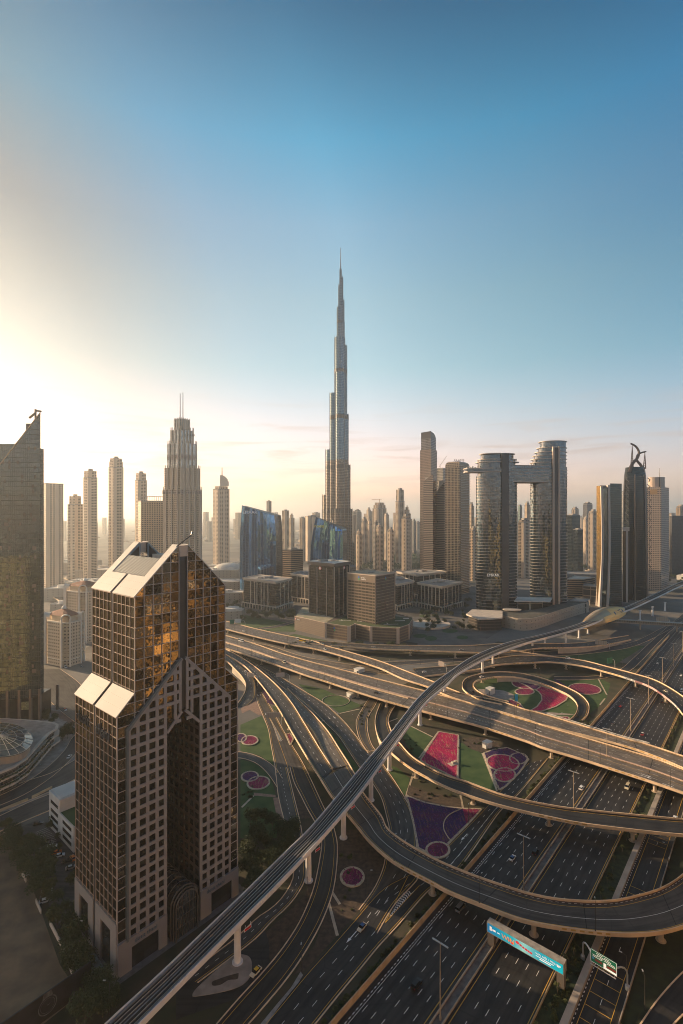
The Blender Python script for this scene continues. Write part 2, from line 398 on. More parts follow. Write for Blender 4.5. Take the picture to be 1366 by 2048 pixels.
MARK = [WHITE, YELLOW, plain('joint_black', (.012, .012, .012), .9)]
def arrow(mb, mi, p, d, L=5.0, w=.16):
    dx, dy = d; l = math.hypot(dx, dy); dx /= l; dy /= l; nx, ny = -dy, dx
    f = lambda a, b: (p[0] + dx * a + nx * b, p[1] + dy * a + ny * b, p[2])
    mb.face([f(0, -w), f(L * .62, -w), f(L * .62, w), f(0, w)], mi); mb.face([f(L * .62, -.65), f(L, 0), f(L * .62, .65)], mi)

# --- ground
g = MB()
for (x0, x1, y0, y1) in ((-1500, 1500, -400, 1500),):
    pass
n = 24
xs = [-26000, -9000, -4000, -2000, -1000, -500, 0, 500, 1000, 2000, 4000, 9000, 26000]; ys = [-3000, -500, 0, 200, 400, 700, 1000, 1500, 2500, 4000, 8000, 16000, 30000]
for i in range(len(xs) - 1):
    for j in range(len(ys) - 1):
        g.face([(xs[i], ys[j], 0), (xs[i + 1], ys[j], 0), (xs[i + 1], ys[j + 1], 0), (xs[i], ys[j + 1], 0)])
def ground_mat():
    m, nt, N, L = _m('city_ground'); b = N['Principled BSDF']; b.inputs['Roughness'].default_value = .95; b.inputs['Specular IOR Level'].default_value = .2
    t = N.new('ShaderNodeTexCoord')
    n1 = N.new('ShaderNodeTexNoise'); n1.inputs['Scale'].default_value = .006; n1.inputs['Detail'].default_value = 9; L.new(t.outputs['Object'], n1.inputs[0])
    v = N.new('ShaderNodeTexVoronoi'); v.inputs['Scale'].default_value = .018; L.new(t.outputs['Object'], v.inputs[0])
    n2 = N.new('ShaderNodeTexNoise'); n2.inputs['Scale'].default_value = .35; n2.inputs['Detail'].default_value = 6; L.new(t.outputs['Object'], n2.inputs[0])
    r = N.new('ShaderNodeValToRGB'); e = r.color_ramp.elements
    e[0].position = .32; e[0].color = (.045, .055, .028, 1); e[1].position = .72; e[1].color = (.30, .25, .19, 1)
    for p_, c_ in ((.42, (.085, .075, .055, 1)), (.50, (.12, .108, .095, 1)), (.58, (.20, .17, .135, 1))):
        q = e.new(p_); q.color = c_
    L.new(n1.outputs[0], r.inputs[0])
    a = _mix(nt, .35, r.outputs[0], v.outputs['Color'])
    hsv = N.new('ShaderNodeHueSaturation'); hsv.inputs['Saturation'].default_value = .0; hsv.inputs['Value'].default_value = .35; L.new(v.outputs['Color'], hsv.inputs['Color'])
    a = _mix(nt, .3, r.outputs[0], hsv.outputs[0])
    L.new(_mix(nt, _math(nt, 'MULTIPLY', n2.outputs[0], .35), a, (.05, .045, .035)), b.inputs['Base Color'])
    return m
tag(g.build('ground', ground_mat()), kind='structure')

# --- the main highway, straight, in its own (t across, s along) frame
TH = math.atan(.86429); DV = (math.sin(TH), math.cos(TH)); NV = (DV[1], -DV[0]); P0 = (-141.80, 0.0)
def ST(t, s, z=0.0): return (P0[0] + NV[0] * t + DV[0] * s, P0[1] + NV[1] * t + DV[1] * s, z)
def strip(mb, t0, t1, s0, s1, z, mi=0, step=60.0):
    k = max(1, int((s1 - s0) / step))
    for i in range(k):
        a, b = s0 + (s1 - s0) * i / k, s0 + (s1 - s0) * (i + 1) / k
        mb.face([ST(t1, a, z), ST(t1, b, z), ST(t0, b, z), ST(t0, a, z)], mi, [(a, t1), (b, t1), (b, t0), (a, t0)])
def stbox(mb, t0, t1, s0, s1, z0, z1, mi=0): mb.prism([ST(t0, s0)[:2], ST(t1, s0)[:2], ST(t1, s1)[:2], ST(t0, s1)[:2]], z0, z1, mi)
S0, S1 = 60, 3200
m = MB(); strip(m, 0.3, 23.2, S0, S1, .06); strip(m, 26.4, 47.9, S0, S1, .06)
hw = tag(m.build('highway', ASPH), kind='structure')
m = MB()
for t, c, w in ((2.9, 0, .16), (21.6, 1, .22), (27.6, 1, .22), (47.0, 1, .22)):
    strip(m, t - w / 2, t + w / 2, S0, 1700, .09, c, 30)
for t in (3.9, 7.5, 11.15, 14.8, 18.4, 31.7, 35.5, 39.25, 43.05):
    s = S0 + 2.3
    while s < 1500:
        strip(m, t - .09, t + .09, s, s + 2.9, .09, 0); s += 8.45
s = S0
while s < 700:                                            # black and white kerb blocks along the wall
    strip(m, 1.9, 2.25, s, s + 1.0, .10, 0); strip(m, 57.55, 57.85, s, s + .9, .10, 0); s += 2.0
m.build('lane_markings', MARK, hw)
m = MB(); strip(m, 23.2, 26.4, S0, S1, .12); md = tag(m.build('median_strip', plain('median_paving', (.17, .155, .14), .9, c2=(.10, .09, .085), scale=.4)), kind='structure')
m = MB(); strip(m, 48.1, 55.1, S0, S1, .05); tag(m.build('verge', plain('verge_grass', (.030, .046, .016), .95, c2=(.012, .02, .008), scale=.4, bump=.5)), kind='structure')
m = MB(); strip(m, 57.4, 69.3, S0, S1, .06); fr2 = tag(m.build('side_road', ASPH), kind='structure')
m = MB()
for t, c in ((59.0, 1), (67.2, 1)): strip(m, t - .1, t + .1, S0, 1500, .09, c, 30)
s = S0 + 1
while s < 1200: strip(m, 63.1 - .08, 63.1 + .08, s, s + 2.8, .09, 0); s += 9
for s in (190, 196, 202, 208, 262, 268, 274, 280, 286, 292, 330, 335, 340, 345, 384, 388, 392, 396, 400):
    strip(m, 59.0, 67.2, s, s + .22, .095, 1)
m.build('lane_markings', MARK, fr2)
GOLDWALL = plain('sandstone_wall', (.50, .38, .24), .8, c2=(.38, .28, .17), scale=.3)
def longwall(name, t0, t1, z1, label, mat=GOLDWALL, s0=S0, s1=S1, cop=True, wob=False):
    m = MB(); s = s0; k = 0
    seg = 11.0 if s1 < 1300 else 22.0
    while s < s1:
        zz = z1 * (1 + (.10 if k % 2 else 0.0)) if wob else z1
        stbox(m, t0, t1, s, min(s + seg - .06, s1), 0, zz); s += seg; k += 1
    return tag(m.build(name, mat), label, 'wall')
longwall('boundary_wall', -.35, .0, 2.5, 'tall sand coloured wall between the planted verge and the six lane highway', s0=130, s1=900)
longwall('median_barrier', 23.1, 23.4, .95, 'low concrete barrier on the side of the highway median nearest the gardens', CONC, s1=1500)
longwall('median_barrier', 26.2, 26.5, .95, 'low concrete barrier on the side of the highway median nearest the blue banner', CONC, s1=1500)
longwall('verge_wall', 47.95, 48.2, 1.15, 'low stepped pale wall edging the palm planted verge of the highway', GOLDWALL, s1=900, wob=True)
longwall('retaining_wall', 55.1, 57.3, 1.5, 'broad grey concrete wall between the palm verge and the side road', CONC, s1=900)
longwall('side_wall', 69.3, 69.6, 1.1, 'thin pale concrete wall on the far edge of the side road with yellow hatching', CONC, s1=900)

# --- flyovers
PARA = plain('parapet_concrete', (.72, .53, .35), .8, c2=(.54, .40, .27), scale=.15)
TINT = plain('ochre_tile', (.46, .27, .07), .7)
PILL = plain('pillar_concrete', (.50, .41, .31), .8, c2=(.38, .31, .24), scale=.2)
DARKKERB = plain('dark_kerb', (.10, .065, .055), .9)  # dark brown strip along the foot of each parapet
def flyover(name, label, st, lanes=(.5,), dashes=True, piers=(), pier_w=None, surf=ASPH2, yl=(.9, .9), skirt=None, step=4.0, par=(True, True), thick=1.5, n=8, tiles=True, fac=None, cat='flyover', hatch=None, extra=None):
    r = Road(st, n, step); N_ = len(r.L)
    root = empty(name, r.frac(N_ // 2, .5), label, cat)
    m = MB(); r.surface(m); m.build('road_deck', surf, root)
    m = MB(); up = []
    for i in range(N_ - 1):                                # underside and closing faces
        a, b, c, d = r.at(i, 1.2), r.at(i + 1, 1.2), r.at(i + 1, 1.2, False), r.at(i, 1.2, False)
        m.face([(p[0], p[1], p[2] - thick) for p in (a, b, c, d)])
        for le in (True, False):
            o0, o1, q0, q1 = r.at(i, -.45, le), r.at(i + 1, -.45, le), r.at(i, 1.2, le), r.at(i + 1, 1.2, le)
            f = [(o0[0], o0[1], o0[2] - .5), (o1[0], o1[1], o1[2] - .5), (q1[0], q1[1], q1[2] - thick), (q0[0], q0[1], q0[2] - thick)]
            m.face(f if le else f[::-1])
    if skirt is not None:
        for i in range(N_ - 1):
            z_ = r.L[i][2]
            if skirt(i / (N_ - 1)):
                for le in (True, False):
                    a, b = r.at(i, .1, le), r.at(i + 1, .1, le)
                    m.face([(a[0], a[1], -.1), (b[0], b[1], -.1), (b[0], b[1], b[2] - .3), (a[0], a[1], a[2] - .3)])
    m.build('girder', CONC, root)
    for le in (True, False):
        if not par[0 if le else 1]: continue
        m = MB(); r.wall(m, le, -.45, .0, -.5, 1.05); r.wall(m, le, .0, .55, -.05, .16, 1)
        pa = m.build('parapet', [PARA, DARKKERB], root)
        if tiles:
            m = MB()
            for i0 in range(6, N_ - 5, 22):
                for k in range(6):
                    i = i0 + k
                    if i >= N_ - 1: break
                    a, b = r.at(i, -.475, le), r.at(i + 1, -.475, le); a2, b2 = lerp(a, b, .2), lerp(a, b, .75)
                    f = [(a2[0], a2[1], a2[2] + .1), (b2[0], b2[1], b2[2] + .1), (b2[0], b2[1], b2[2] + .75), (a2[0], a2[1], a2[2] + .75)]
                    m.face(f if not le else f[::-1])
            if m.f: m.build('ochre_tiles', TINT, pa)
    m = MB()
    if yl[0]: r.line(m, 1, lambda i: r.at(i, yl[0], True), .2)
    if yl[1]: r.line(m, 1, lambda i: r.at(i, yl[1], False), .2)
    for f in lanes: r.line(m, 0, lambda i, f=f: r.frac(i, f), .18, 3.0 if dashes else 0, 5.5)
    if extra: extra(r, m)
    for i in range(5, N_ - 3, max(4, int(38 / step))):     # expansion joints
        a, b, c, d = r.frac(i, .03, .02), r.frac(i, .97, .02), r.L[i + 1], r.L[i]; l = math.dist(c, d); ux, uy = (c[0] - d[0]) / l * .35, (c[1] - d[1]) / l * .35
        m.face([a, b, (b[0] + ux, b[1] + uy, b[2]), (a[0] + ux, a[1] + uy, a[2])], 2)
    if m.f: m.build('lane_markings', MARK, root)
    for k in piers:
        i = min(N_ - 2, max(0, int(k * (N_ - 1)))); c = r.frac(i, .5); e = r.frac(i, 1.0)
        w = math.dist(r.L[i], r.R[i]); dx, dy = (r.R[i][0] - r.L[i][0]) / w, (r.R[i][1] - r.L[i][1]) / w
        cw = pier_w or (2.2 if w < 14 else 2.6); m = MB(); ang = math.atan2(dy, dx); zt = c[2] - thick - .02
        cols = [0] if w < 13 else ([-.26 * w, .26 * w] if w < 26 else [-.36 * w, 0, .36 * w])
        for o in cols:
            q = (c[0] + dx * o, c[1] + dy * o)
            rr = .95
            ring = lambda R_, z: [(q[0] + R_ * math.cos(2 * math.pi * j / 14), q[1] + R_ * math.sin(2 * math.pi * j / 14), z) for j in range(14)]
            m.loft([ring(rr, 0), ring(rr, zt - 1.9), ring(rr * 1.25, zt - 1.55), ring(rr * 1.25, zt - 1.1)])
            ring2 = [(q[0] + (rr + .9) * math.cos(2 * math.pi * j / 14), q[1] + (rr + .9) * math.sin(2 * math.pi * j / 14)) for j in range(14)]
            m.prism(ring2, 0, .25)
        span = w - 4.0
        poly = [(-span / 2, zt - .75), (-span / 2 + 1.2, zt - 1.1), (span / 2 - 1.2, zt - 1.1), (span / 2, zt - .75), (span / 2, zt), (-span / 2, zt)]
        f3 = lambda a, z, o: (c[0] + dx * a - dy * o, c[1] + dy * a + dx * o, z)
        m.loft([[f3(a, z, -.9) for a, z in poly], [f3(a, z, .9) for a, z in poly]])
        m.build('pier', PILL, root)
    ROADS[name + str(len(ROADS))] = r; r.root = root
    return r
ROADS = {}
def hatch_zone(mb, r, i0, i1, fa, fb, n, mi=0, chev=False, w=.35):
    """painted stripes between two fractions of the road's width (functions of progress 0..1)"""
    for k in range(n):
        q = (k + .5) / n; i = i0 + (i1 - i0) * q; j = int(i); t = i - j
        if j + 1 >= len(r.L): break
        Lp, Rp = lerp(r.L[j], r.L[j + 1], t), lerp(r.R[j], r.R[j + 1], t)
        a, b = lerp(Lp, Rp, fa(q)), lerp(Lp, Rp, fb(q))
        dx, dy = r.L[j + 1][0] - r.L[j][0], r.L[j + 1][1] - r.L[j][1]; l = math.hypot(dx, dy) or 1; dx, dy = dx / l, dy / l
        z = a[2] + .035; sk = math.dist(a, b) * .35
        mid = lerp(a, b, .5)
        if chev:
            for e in (a, b):
                mb.face([(e[0], e[1], z), (e[0] + dx * w, e[1] + dy * w, z), (mid[0] + dx * (w + sk * 2), mid[1] + dy * (w + sk * 2), z), (mid[0] + dx * sk * 2, mid[1] + dy * sk * 2, z)], mi)
        else:
            mb.face([(a[0], a[1], z), (a[0] + dx * w, a[1] + dy * w, z), (b[0] + dx * (w + sk), b[1] + dy * (w + sk), z), (b[0] + dx * sk, b[1] + dy * sk, z)], mi)
X = px
# twin elevated highway crossing the picture (far edge = left)
def hx(r, m):
    N_ = len(r.L)
    hatch_zone(m, r, int(N_ * .60), int(N_ * .83), lambda q: .70 - .01 * q, lambda q: .74 - .035 * q, 46, 0, True, .5)
    r.line(m, 1, lambda i: r.frac(i, .69), .2, i0=int(N_ * .70))
    r.line(m, 1, lambda i: r.frac(i, .46), .2); r.line(m, 1, lambda i: r.frac(i, .54), .2)
    for k, f in ((.80, .85), (.80, .30), (.93, .86), (.95, .90), (.93, .80)):
        i = int(N_ * k); p = r.frac(i, f, .035); q = r.frac(i + 1, f); arrow(m, 0, p, (q[0] - p[0], q[1] - p[1]), 6, .2)
HWY = flyover('elevated_highway', 'wide double deck flyover carrying the main crossing highway over the gardens', [
    (X('R1', -150, 190), X('R1', -150, 330), 7), (X('R1', 25, 242), X('R1', 25, 385), 7), (X('R1', 330, 330), X('R1', 330, 485), 7), (X('R1', 650, 443), X('R1', 640, 590), 7), (X('R1', 1000, 545), X('R1', 950, 700), 7),
    (X('R2', 0, 448), X('R2', 0, 600), 7), (X('R2', 450, 565), X('R2', 420, 740), 7), (X('R2', 960, 695), X('R2', 800, 852), 7),
    (X('R6', 0, 268), X('R6', 0, 432), 7), (X('R6', 240, 332), X('R6', 250, 498), 7), (X('R6', 620, 445), X('R6', 610, 615), 7),
    (X('R7', 0, 158), X('R7', 0, 373), 7), (X('R7', 360, 264), X('R7', 360, 479), 7), (X('R7', 750, 380), X('R7', 735, 600), 7), (X('R7', 1120, 492), X('R7', 1060, 706), 7),
    (X('R7', 1366, 588), X('R7', 1366, 812), 7), (X('R7', 1650, 690), X('R7', 1650, 910), 7)],
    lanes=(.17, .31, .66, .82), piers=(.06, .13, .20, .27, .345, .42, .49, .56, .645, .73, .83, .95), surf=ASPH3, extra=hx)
m = MB(); N_ = len(HWY.L)
def midwall(r, mb, f0, f1, z1, i0, i1, mi=0):
    rings = []
    for i in range(i0, i1):
        a, b = r.frac(i, f0), r.frac(i, f1)
        rings.append([(a[0], a[1], a[2] + z1), (b[0], b[1], b[2] + z1), (b[0], b[1], b[2] - .02), (a[0], a[1], a[2] - .02)])
    mb.loft(rings, mi)
midwall(HWY, m, .487, .513, .55, 2, N_ - 2); m.build('median_kerb', plain('pink_concrete', (.46, .33, .27), .85), HWY.root)
m = MB(); midwall(HWY, m, .575, .595, 1.0, 2, int(N_ * .60)); m.build('median_parapet', PARA, HWY.root)
# third carriageway beside it, coming down from the north-west and swallowing the loop
NRT = flyover('slip_flyover', 'long slip flyover from the office blocks down to the railing beside the elevated highway', [
    (X('R1', -150, 35), X('R1', -150, 120), 7), (X('R1', 20, 75), X('R1', 20, 165), 7), (X('R1', 340, 158), X('R1', 340, 247), 7), (X('R1', 680, 234), X('R1', 680, 326), 7), (X('R1', 1000, 300), X('R1', 960, 376), 7),
    (X('R2', 0, 252), X('R2', 0, 308), 7), (X('R2', 220, 312), X('R2', 210, 367), 7), (X('R2', 540, 408), X('R2', 530, 472), 7), (X('R2', 800, 507), X('R2', 760, 577), 7), (X('R2', 1055, 607), X('R2', 1000, 655), 7),
    ((925, 1388), (900, 1394), 7), ((997, 1403), (962, 1414), 7.02), ((1049, 1420), (1050, 1441), 7.02), ((1089, 1430), (1110, 1457), 7.02), ((1240, 1476), (1240, 1490), 7.02), ((1290, 1489), (1316, 1516), 7.02), ((1366, 1514), (1366, 1537), 7.02), ((1424, 1533), (1424, 1560), 7.02)],
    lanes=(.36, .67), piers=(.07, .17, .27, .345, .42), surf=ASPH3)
m = MB()
for i in range(len(NRT.L) - 1):                            # white picket railing on its parapet
    a = NRT.at(i, -.25)
    if 745 < a[0] * FP / a[1] + CX - 345 and a[0] * FP / a[1] + CX < 1292 and a[0] * FP / a[1] + CX > 1088:
        b = NRT.at(i + 1, -.25)
        for k in range(6):
            p = lerp(a, b, k / 6); q = lerp(a, b, (k + .55) / 6)
            m.tube((p[0], p[1], p[2] + 1.05), (p[0], p[1], p[2] + 2.1), .10, n=4)
        m.tube((a[0], a[1], a[2] + 2.1), (b[0], b[1], b[2] + 2.1), .12, n=4)
m.build('railing', WHITE, NRT.root)
flyover('branch_flyover', 'level flyover running along the foot of the brown office podium', [
    (X('R1', 960, 292), X('R1', 960, 330), 7.03), (X('R2', 0, 212), X('R2', 0, 250), 7.03), (X('R2', 200, 229), X('R2', 220, 264), 7), (X('R2', 480, 245), X('R2', 480, 285), 7), (X('R2', 900, 254), X('R2', 900, 300), 7), (X('R2', 1366, 255), X('R2', 1366, 317), 7),
    (X('R4', 300, 193), X('R4', 300, 243), 7), (X('R4', 430, 193), X('R4', 430, 236), 7), (X('R4', 560, 192), X('R4', 560, 216), 7), (X('R4', 760, 188), X('R4', 760, 212), 6.5), (X('R4', 900, 172), X('R4', 910, 200), 4.5), (X('R4', 1060, 145), X('R4', 1075, 168), 1)],
    lanes=(.5,), piers=(.28, .40, .52, .62), surf=ASPH2, skirt=lambda q: q > .68)
def e4x(r, m):
    pass
E4 = flyover('curving_overpass', 'curved overpass with a printed mural band sweeping over the highway', [
    (X('R2', 860, 480), X('R2', 930, 560), .4), (X('R4', 150, 306), X('R4', 170, 342), 2), (X('R4', 310, 276), X('R4', 310, 312), 4.5), (X('R4', 400, 262), X('R4', 400, 303), 6), (X('R4', 490, 258), X('R4', 490, 299), 7), (X('R4', 620, 264), X('R4', 620, 294), 7), (X('R4', 800, 286), X('R4', 800, 317), 7),
    (X('R4', 940, 321), X('R4', 935, 351), 7), (X('R4', 1080, 358), X('R4', 1060, 388), 7), (X('R4', 1220, 402), X('R4', 1190, 438), 7), (X('R4', 1366, 490), X('R4', 1310, 525), 7), (X('R4', 1450, 575), X('R4', 1366, 590), 7)],
    lanes=(.33, .62), piers=(.42, .52, .63, .74, .86), surf=ASPH, skirt=lambda q: q < .22)
flyover('merge_flyover', 'short flyover merging from the office branch into the curved overpass', [
    (X('R4', 290, 213), X('R4', 290, 245), 7.02), (X('R4', 430, 234), X('R4', 430, 258), 7.02), (X('R4', 540, 250), X('R4', 540, 268), 7.02), (X('R4', 640, 263), X('R4', 640, 275), 7.02)], lanes=(), piers=(), surf=ASPH2, par=(True, False), tiles=False, yl=(0, 0))
# mural band on the overpass
m = MB(); k0 = None
for i in range(len(E4.L) - 1):
    a, b = E4.at(i, -.52, False), E4.at(i + 1, -.52, False); x = a[0] * FP / a[1] + CX
    if 1240 < x < 1356:
        k0 = i if k0 is None else k0
        fr = (i - k0)
        mi = 1 if fr in (0, 1, 2) or x > 1338 else (2 if fr % 7 in (3, 4) else 0)
        m.face([(a[0], a[1], a[2] - .7), (b[0], b[1], b[2] - .7), (b[0], b[1], b[2] + 1.2), (a[0], a[1], a[2] + 1.2)][::1], mi)
m.build('mural_band', [plain('mural_pink', (.55, .36, .33), .6, c2=(.40, .25, .24), scale=.5), plain('mural_white', (.55, .55, .53), .6, c2=(.05, .05, .06), scale=1.6, lo=.47, hi=.53), plain('mural_dark', (.16, .07, .08), .6)], E4.root)
# inner loop
flyover('loop_ramp', 'tight oval loop ramp round the pink flower garden', [
    (X('R6', 420, 322), X('R6', 470, 300), 7.04), (X('R6', 250, 285), X('R6', 320, 260), 7.04), (X('R6', 150, 236), X('R6', 222, 215), 7), (X('R6', 100, 180), X('R6', 188, 172), 6.6), (X('R6', 130, 112), X('R6', 212, 130), 6), (X('R6', 260, 72), X('R6', 320, 106), 5.4), (X('R6', 400, 60), X('R6', 440, 96), 4.8),
    (X('R6', 560, 70), X('R6', 570, 108), 4), (X('R6', 720, 105), X('R6', 700, 140), 3.2), (X('R6', 880, 160), X('R6', 830, 188), 2.3), (X('R6', 1030, 232), X('R6', 960, 250), 1.4), (X('R6', 1110, 315), X('R6', 1025, 325), .7), (X('R6', 1105, 400), X('R6', 1010, 400), .3), (X('R6', 1060, 450), X('R6', 960, 448), .12)],
    lanes=(), yl=(1.6, 1.0), piers=(.30, .37), surf=ASPH, skirt=lambda q: q > .42, step=3.0)
# ramp bridging the highway in the middle
def mx_(r, m):
    pass
MR = flyover('middle_ramp', 'slender two lane ramp bridging the highway between the flower gardens and the palm verge', [
    (X('R5', 395, 40), X('R5', 545, 40), .15), (X('R5', 352, 160), X('R5', 478, 160), .6), (X('R5', 348, 260), X('R5', 476, 250), 2), (X('R5', 390, 400), X('R5', 530, 370), 4), (X('R5', 500, 520), X('R5', 590, 440), 6), (X('R5', 650, 642), X('R5', 700, 560), 7), (X('R5', 800, 735), X('R5', 870, 668), 7),
    (X('R5', 1000, 838), X('R5', 1060, 755), 7), (X('C', 400, 322), X('C', 420, 274), 7), (X('C', 560, 374), X('C', 590, 335), 7), (X('C', 780, 427), X('C', 800, 380), 7), (X('C', 950, 459), X('C', 960, 400), 7), (X('C', 1200, 489), X('C', 1200, 424), 7), (X('C', 1366, 505), X('C', 1366, 439), 7), (X('C', 1560, 515), X('C', 1560, 450), 7)],
    lanes=(), yl=(1.2, 1.6), piers=(.44, .58, .71, .85), surf=ASPH, skirt=lambda q: q < .30)
# left ramps and the big loop
def f1x(r, m):
    N_ = len(r.L)
flyover('pale_flyover', 'long pale ramp flyover curving down past the twin gabled tower', [
    (X('R1', -120, 395), X('R1', -120, 345), 7), (X('R1', 25, 462), X('R1', 25, 402), 7), (X('R1', 230, 590), X('R1', 225, 512), 7), (X('R1', 385, 762), X('R1', 410, 650), 7), (X('R3', 340, 250), X('R3', 425, 165), 7), (X('R3', 445, 400), X('R3', 568, 335), 7), (X('R3', 577, 632), X('R3', 690, 530), 7), (X('R3', 742, 908), X('R3', 850, 795), 7), (X('R3', 868, 1105), X('R3', 985, 1005), 7)],
    lanes=(.52,), piers=(.12, .34, .52, .74), surf=ASPH2, yl=(1.3, 1.0), fac=1)
flyover('rising_ramp', 'ramp rising from the ground road to a pointed nose on the pale ramp flyover', [
    (X('R3', 470, 235), X('R3', 530, 190), .2), (X('R3', 590, 390), X('R3', 655, 320), 1.2), (X('R3', 700, 520), X('R3', 800, 465), 3.2), (X('R3', 800, 640), X('R3', 935, 625), 5), (X('R3', 905, 850), X('R3', 1045, 795), 6.6), (X('R3', 985, 1000), X('R3', 1150, 960), 7)],
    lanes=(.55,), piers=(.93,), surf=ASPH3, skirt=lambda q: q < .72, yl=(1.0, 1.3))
def bx_(r, m):
    N_ = len(r.L)
    r.line(m, 0, lambda i: r.at(i, .6, False), .3, 1.2, 1.2, i0=int(N_ * .1))
    r.line(m, 0, lambda i: r.at(i, .6, True), .22, 1.2, 1.2, i0=int(N_ * .1))
LOOP = flyover('sweeping_loop', 'broad sweeping loop flyover crossing the highway in front of the blue banner', [
    (X('R3', 868, 1105), X('R3', 1150, 960), 7.02), (X('R3', 975, 1275), X('R3', 1222, 1088), 7), (X('R5', 60, 1108), X('R5', 222, 912), 7), (X('R5', 180, 1250), X('R5', 395, 1135), 7), (X('C', 0, 533), X('C', 75, 480), 7), (X('C', 100, 620), X('C', 160, 545), 7), (X('C', 260, 708), X('C', 300, 622), 7), ((901, 1787), (945, 1753), 7), ((971, 1815), (1008, 1775), 7),
    ((1045, 1842), (1068, 1793), 7), ((1130, 1858.5), (1130, 1803.5), 7), ((1230, 1869.5), (1215, 1806), 7), ((1304, 1868), (1280, 1794), 7), ((1366, 1854), (1330, 1777), 7), ((1430, 1825), (1372, 1748), 7), ((1480, 1770), (1405, 1710), 7), ((1500, 1700), (1420, 1672), 7)],
    lanes=(.45,), dashes=False, piers=(.10, .38, .54, .72), surf=ASPH2, yl=(1.5, 2.4), step=3.0, extra=bx_)
m = MB()                                                   # dark brick lining of the inner parapet
# --- ground roads
ZG = [0.05]
def groundroad(label, st, lanes=(.5,), yl=(.6, .6), surf=ASPH, kerb=(True, True), step=4.0, n=8, extra=None, dash=(3.0, 5.5), kerbmat=None):
    ZG[0] += .012; z0 = ZG[0]
    r = Road([(a[0], a[1], z0) for a in st], n, step)
    m = MB(); r.surface(m); o = tag(m.build('road', surf), kind='structure')
    m = MB()
    if yl[0]: r.line(m, 1, lambda i: r.at(i, yl[0], True), .18, dz=.12 - (z0 - .05))
    if yl[1]: r.line(m, 1, lambda i: r.at(i, yl[1], False), .18, dz=.12 - (z0 - .05))
    for f in lanes: r.line(m, 0, lambda i, f=f: r.frac(i, f), .17, *dash, dz=.12 - (z0 - .05))
    if extra: extra(r, m)
    if m.f: m.build('lane_markings', MARK, o)
    for k, le in ((0, True), (1, False)):
        if kerb[k]:
            m = MB(); a = kerb[k] if isinstance(kerb[k], tuple) else (0, len(r.L) - 1)
            r.wall(m, le, -.45, 0, -z0, .14, 0, a[0], min(a[1], len(r.L) - 1)); m.build('kerb', kerbmat or PARA, o)
    r.root = o
    return r
# S3: long road from under the flyovers to the violet bed, then the wide road by the wall
def s3x(r, m):
    N_ = len(r.L)
    for k, f in ((.30, .45), (.42, .4), (.52, .42), (.52, .72)):
        i = int(N_ * k); p = r.frac(i, f, .1); q = r.frac(i + 1, f); arrow(m, 0, p, (q[0] - p[0], q[1] - p[1]), 5.5)
S3 = groundroad('', [(X('R1', 60, 395), X('R1', 130, 400)), (X('R1', 250, 500), X('R1', 330, 540)), (X('R3', 290, 5), X('R3', 370, 20)), (X('R3', 478, 168), X('R3', 545, 120)), (X('R3', 620, 262), X('R3', 722, 228)), (X('R3', 742, 362), X('R3', 905, 342)), (X('R3', 905, 520), X('R3', 1085, 505)), (X('R3', 1045, 660), X('R3', 1220, 665)), (X('R3', 1165, 835), X('R3', 1330, 815)), (X('R3', 1265, 985), X('R5', 345, 500)), (X('R5', 260, 720), X('R5', 425, 640)), (X('R5', 340, 840), X('R5', 535, 800)), (X('R5', 410, 960), X('R5', 642, 978)), (X('R5', 455, 1120), X('R5', 722, 1150)), (X('R5', 490, 1300), X('R5', 742, 1330)), (X('D', 880, 60), X('D', 1090, 170)), (X('D', 905, 230), X('D', 1120, 330)), (X('D', 850, 400), X('D', 960, 520)), (X('D', 740, 560), X('D', 850, 700))], lanes=(.42, .68), yl=(.9, .9), surf=ASPH2, extra=s3x)
def wx_(r, m):
    N_ = len(r.L)
    for k, f in ((.42, .30), (.78, .28)):
        i = int(N_ * k); p = r.frac(i, f, .1); q = r.frac(i + 1, f); arrow(m, 0, p, (q[0] - p[0], q[1] - p[1]), 7, .18)
    r.line(m, 0, lambda i: r.frac(i, .66), .17, i0=int(N_ * .25), i1=int(N_ * .55), dz=.09)
WR = groundroad('', [(X('C', 690, 190), X('C', 775, 168)), (X('C', 560, 318), X('C', 648, 320)), (X('C', 500, 385), X('C', 560, 405)), (X('C', 280, 605), X('C', 385, 650)), (X('D', 1040, 340), X('D', 1180, 425)), (X('D', 880, 430), X('D', 985, 645)), (X('D', 690, 640), X('D', 860, 780)), (X('D', 540, 810), X('D', 745, 920)), (X('D', 400, 965), X('D', 600, 1095)), (X('D', 190, 1220), X('D', 462, 1267)), (X('D', -20, 1450), X('D', 330, 1420))], lanes=(.36, .68), yl=(.7, .7), surf=ASPH, kerb=(False, True), extra=wx_, dash=(2.6, 4.5))
m = MB()
pa, pb, pc_ = PC('D', 905, 620, .15), PC('D', 1040, 430, .15), PC('D', 1120, 410, .15)
for k in range(13):
    q = k / 13.5; a = lerp(PC('D', 925, 600, .15), PC('D', 1020, 440, .15), q); b = lerp(PC('D', 935, 600, .15), PC('D', 1075, 450, .15), q); md_ = lerp(a, b, .5)
    up_ = (DV[0] * (.7 + 1.2 * q), DV[1] * (.7 + 1.2 * q))
    for e in (a, b):
        m.face([(e[0], e[1], .15), (e[0] + DV[0] * .5, e[1] + DV[1] * .5, .15), (md_[0] + up_[0] + DV[0] * .5, md_[1] + up_[1] + DV[1] * .5, .15), (md_[0] + up_[0], md_[1] + up_[1], .15)], 0)
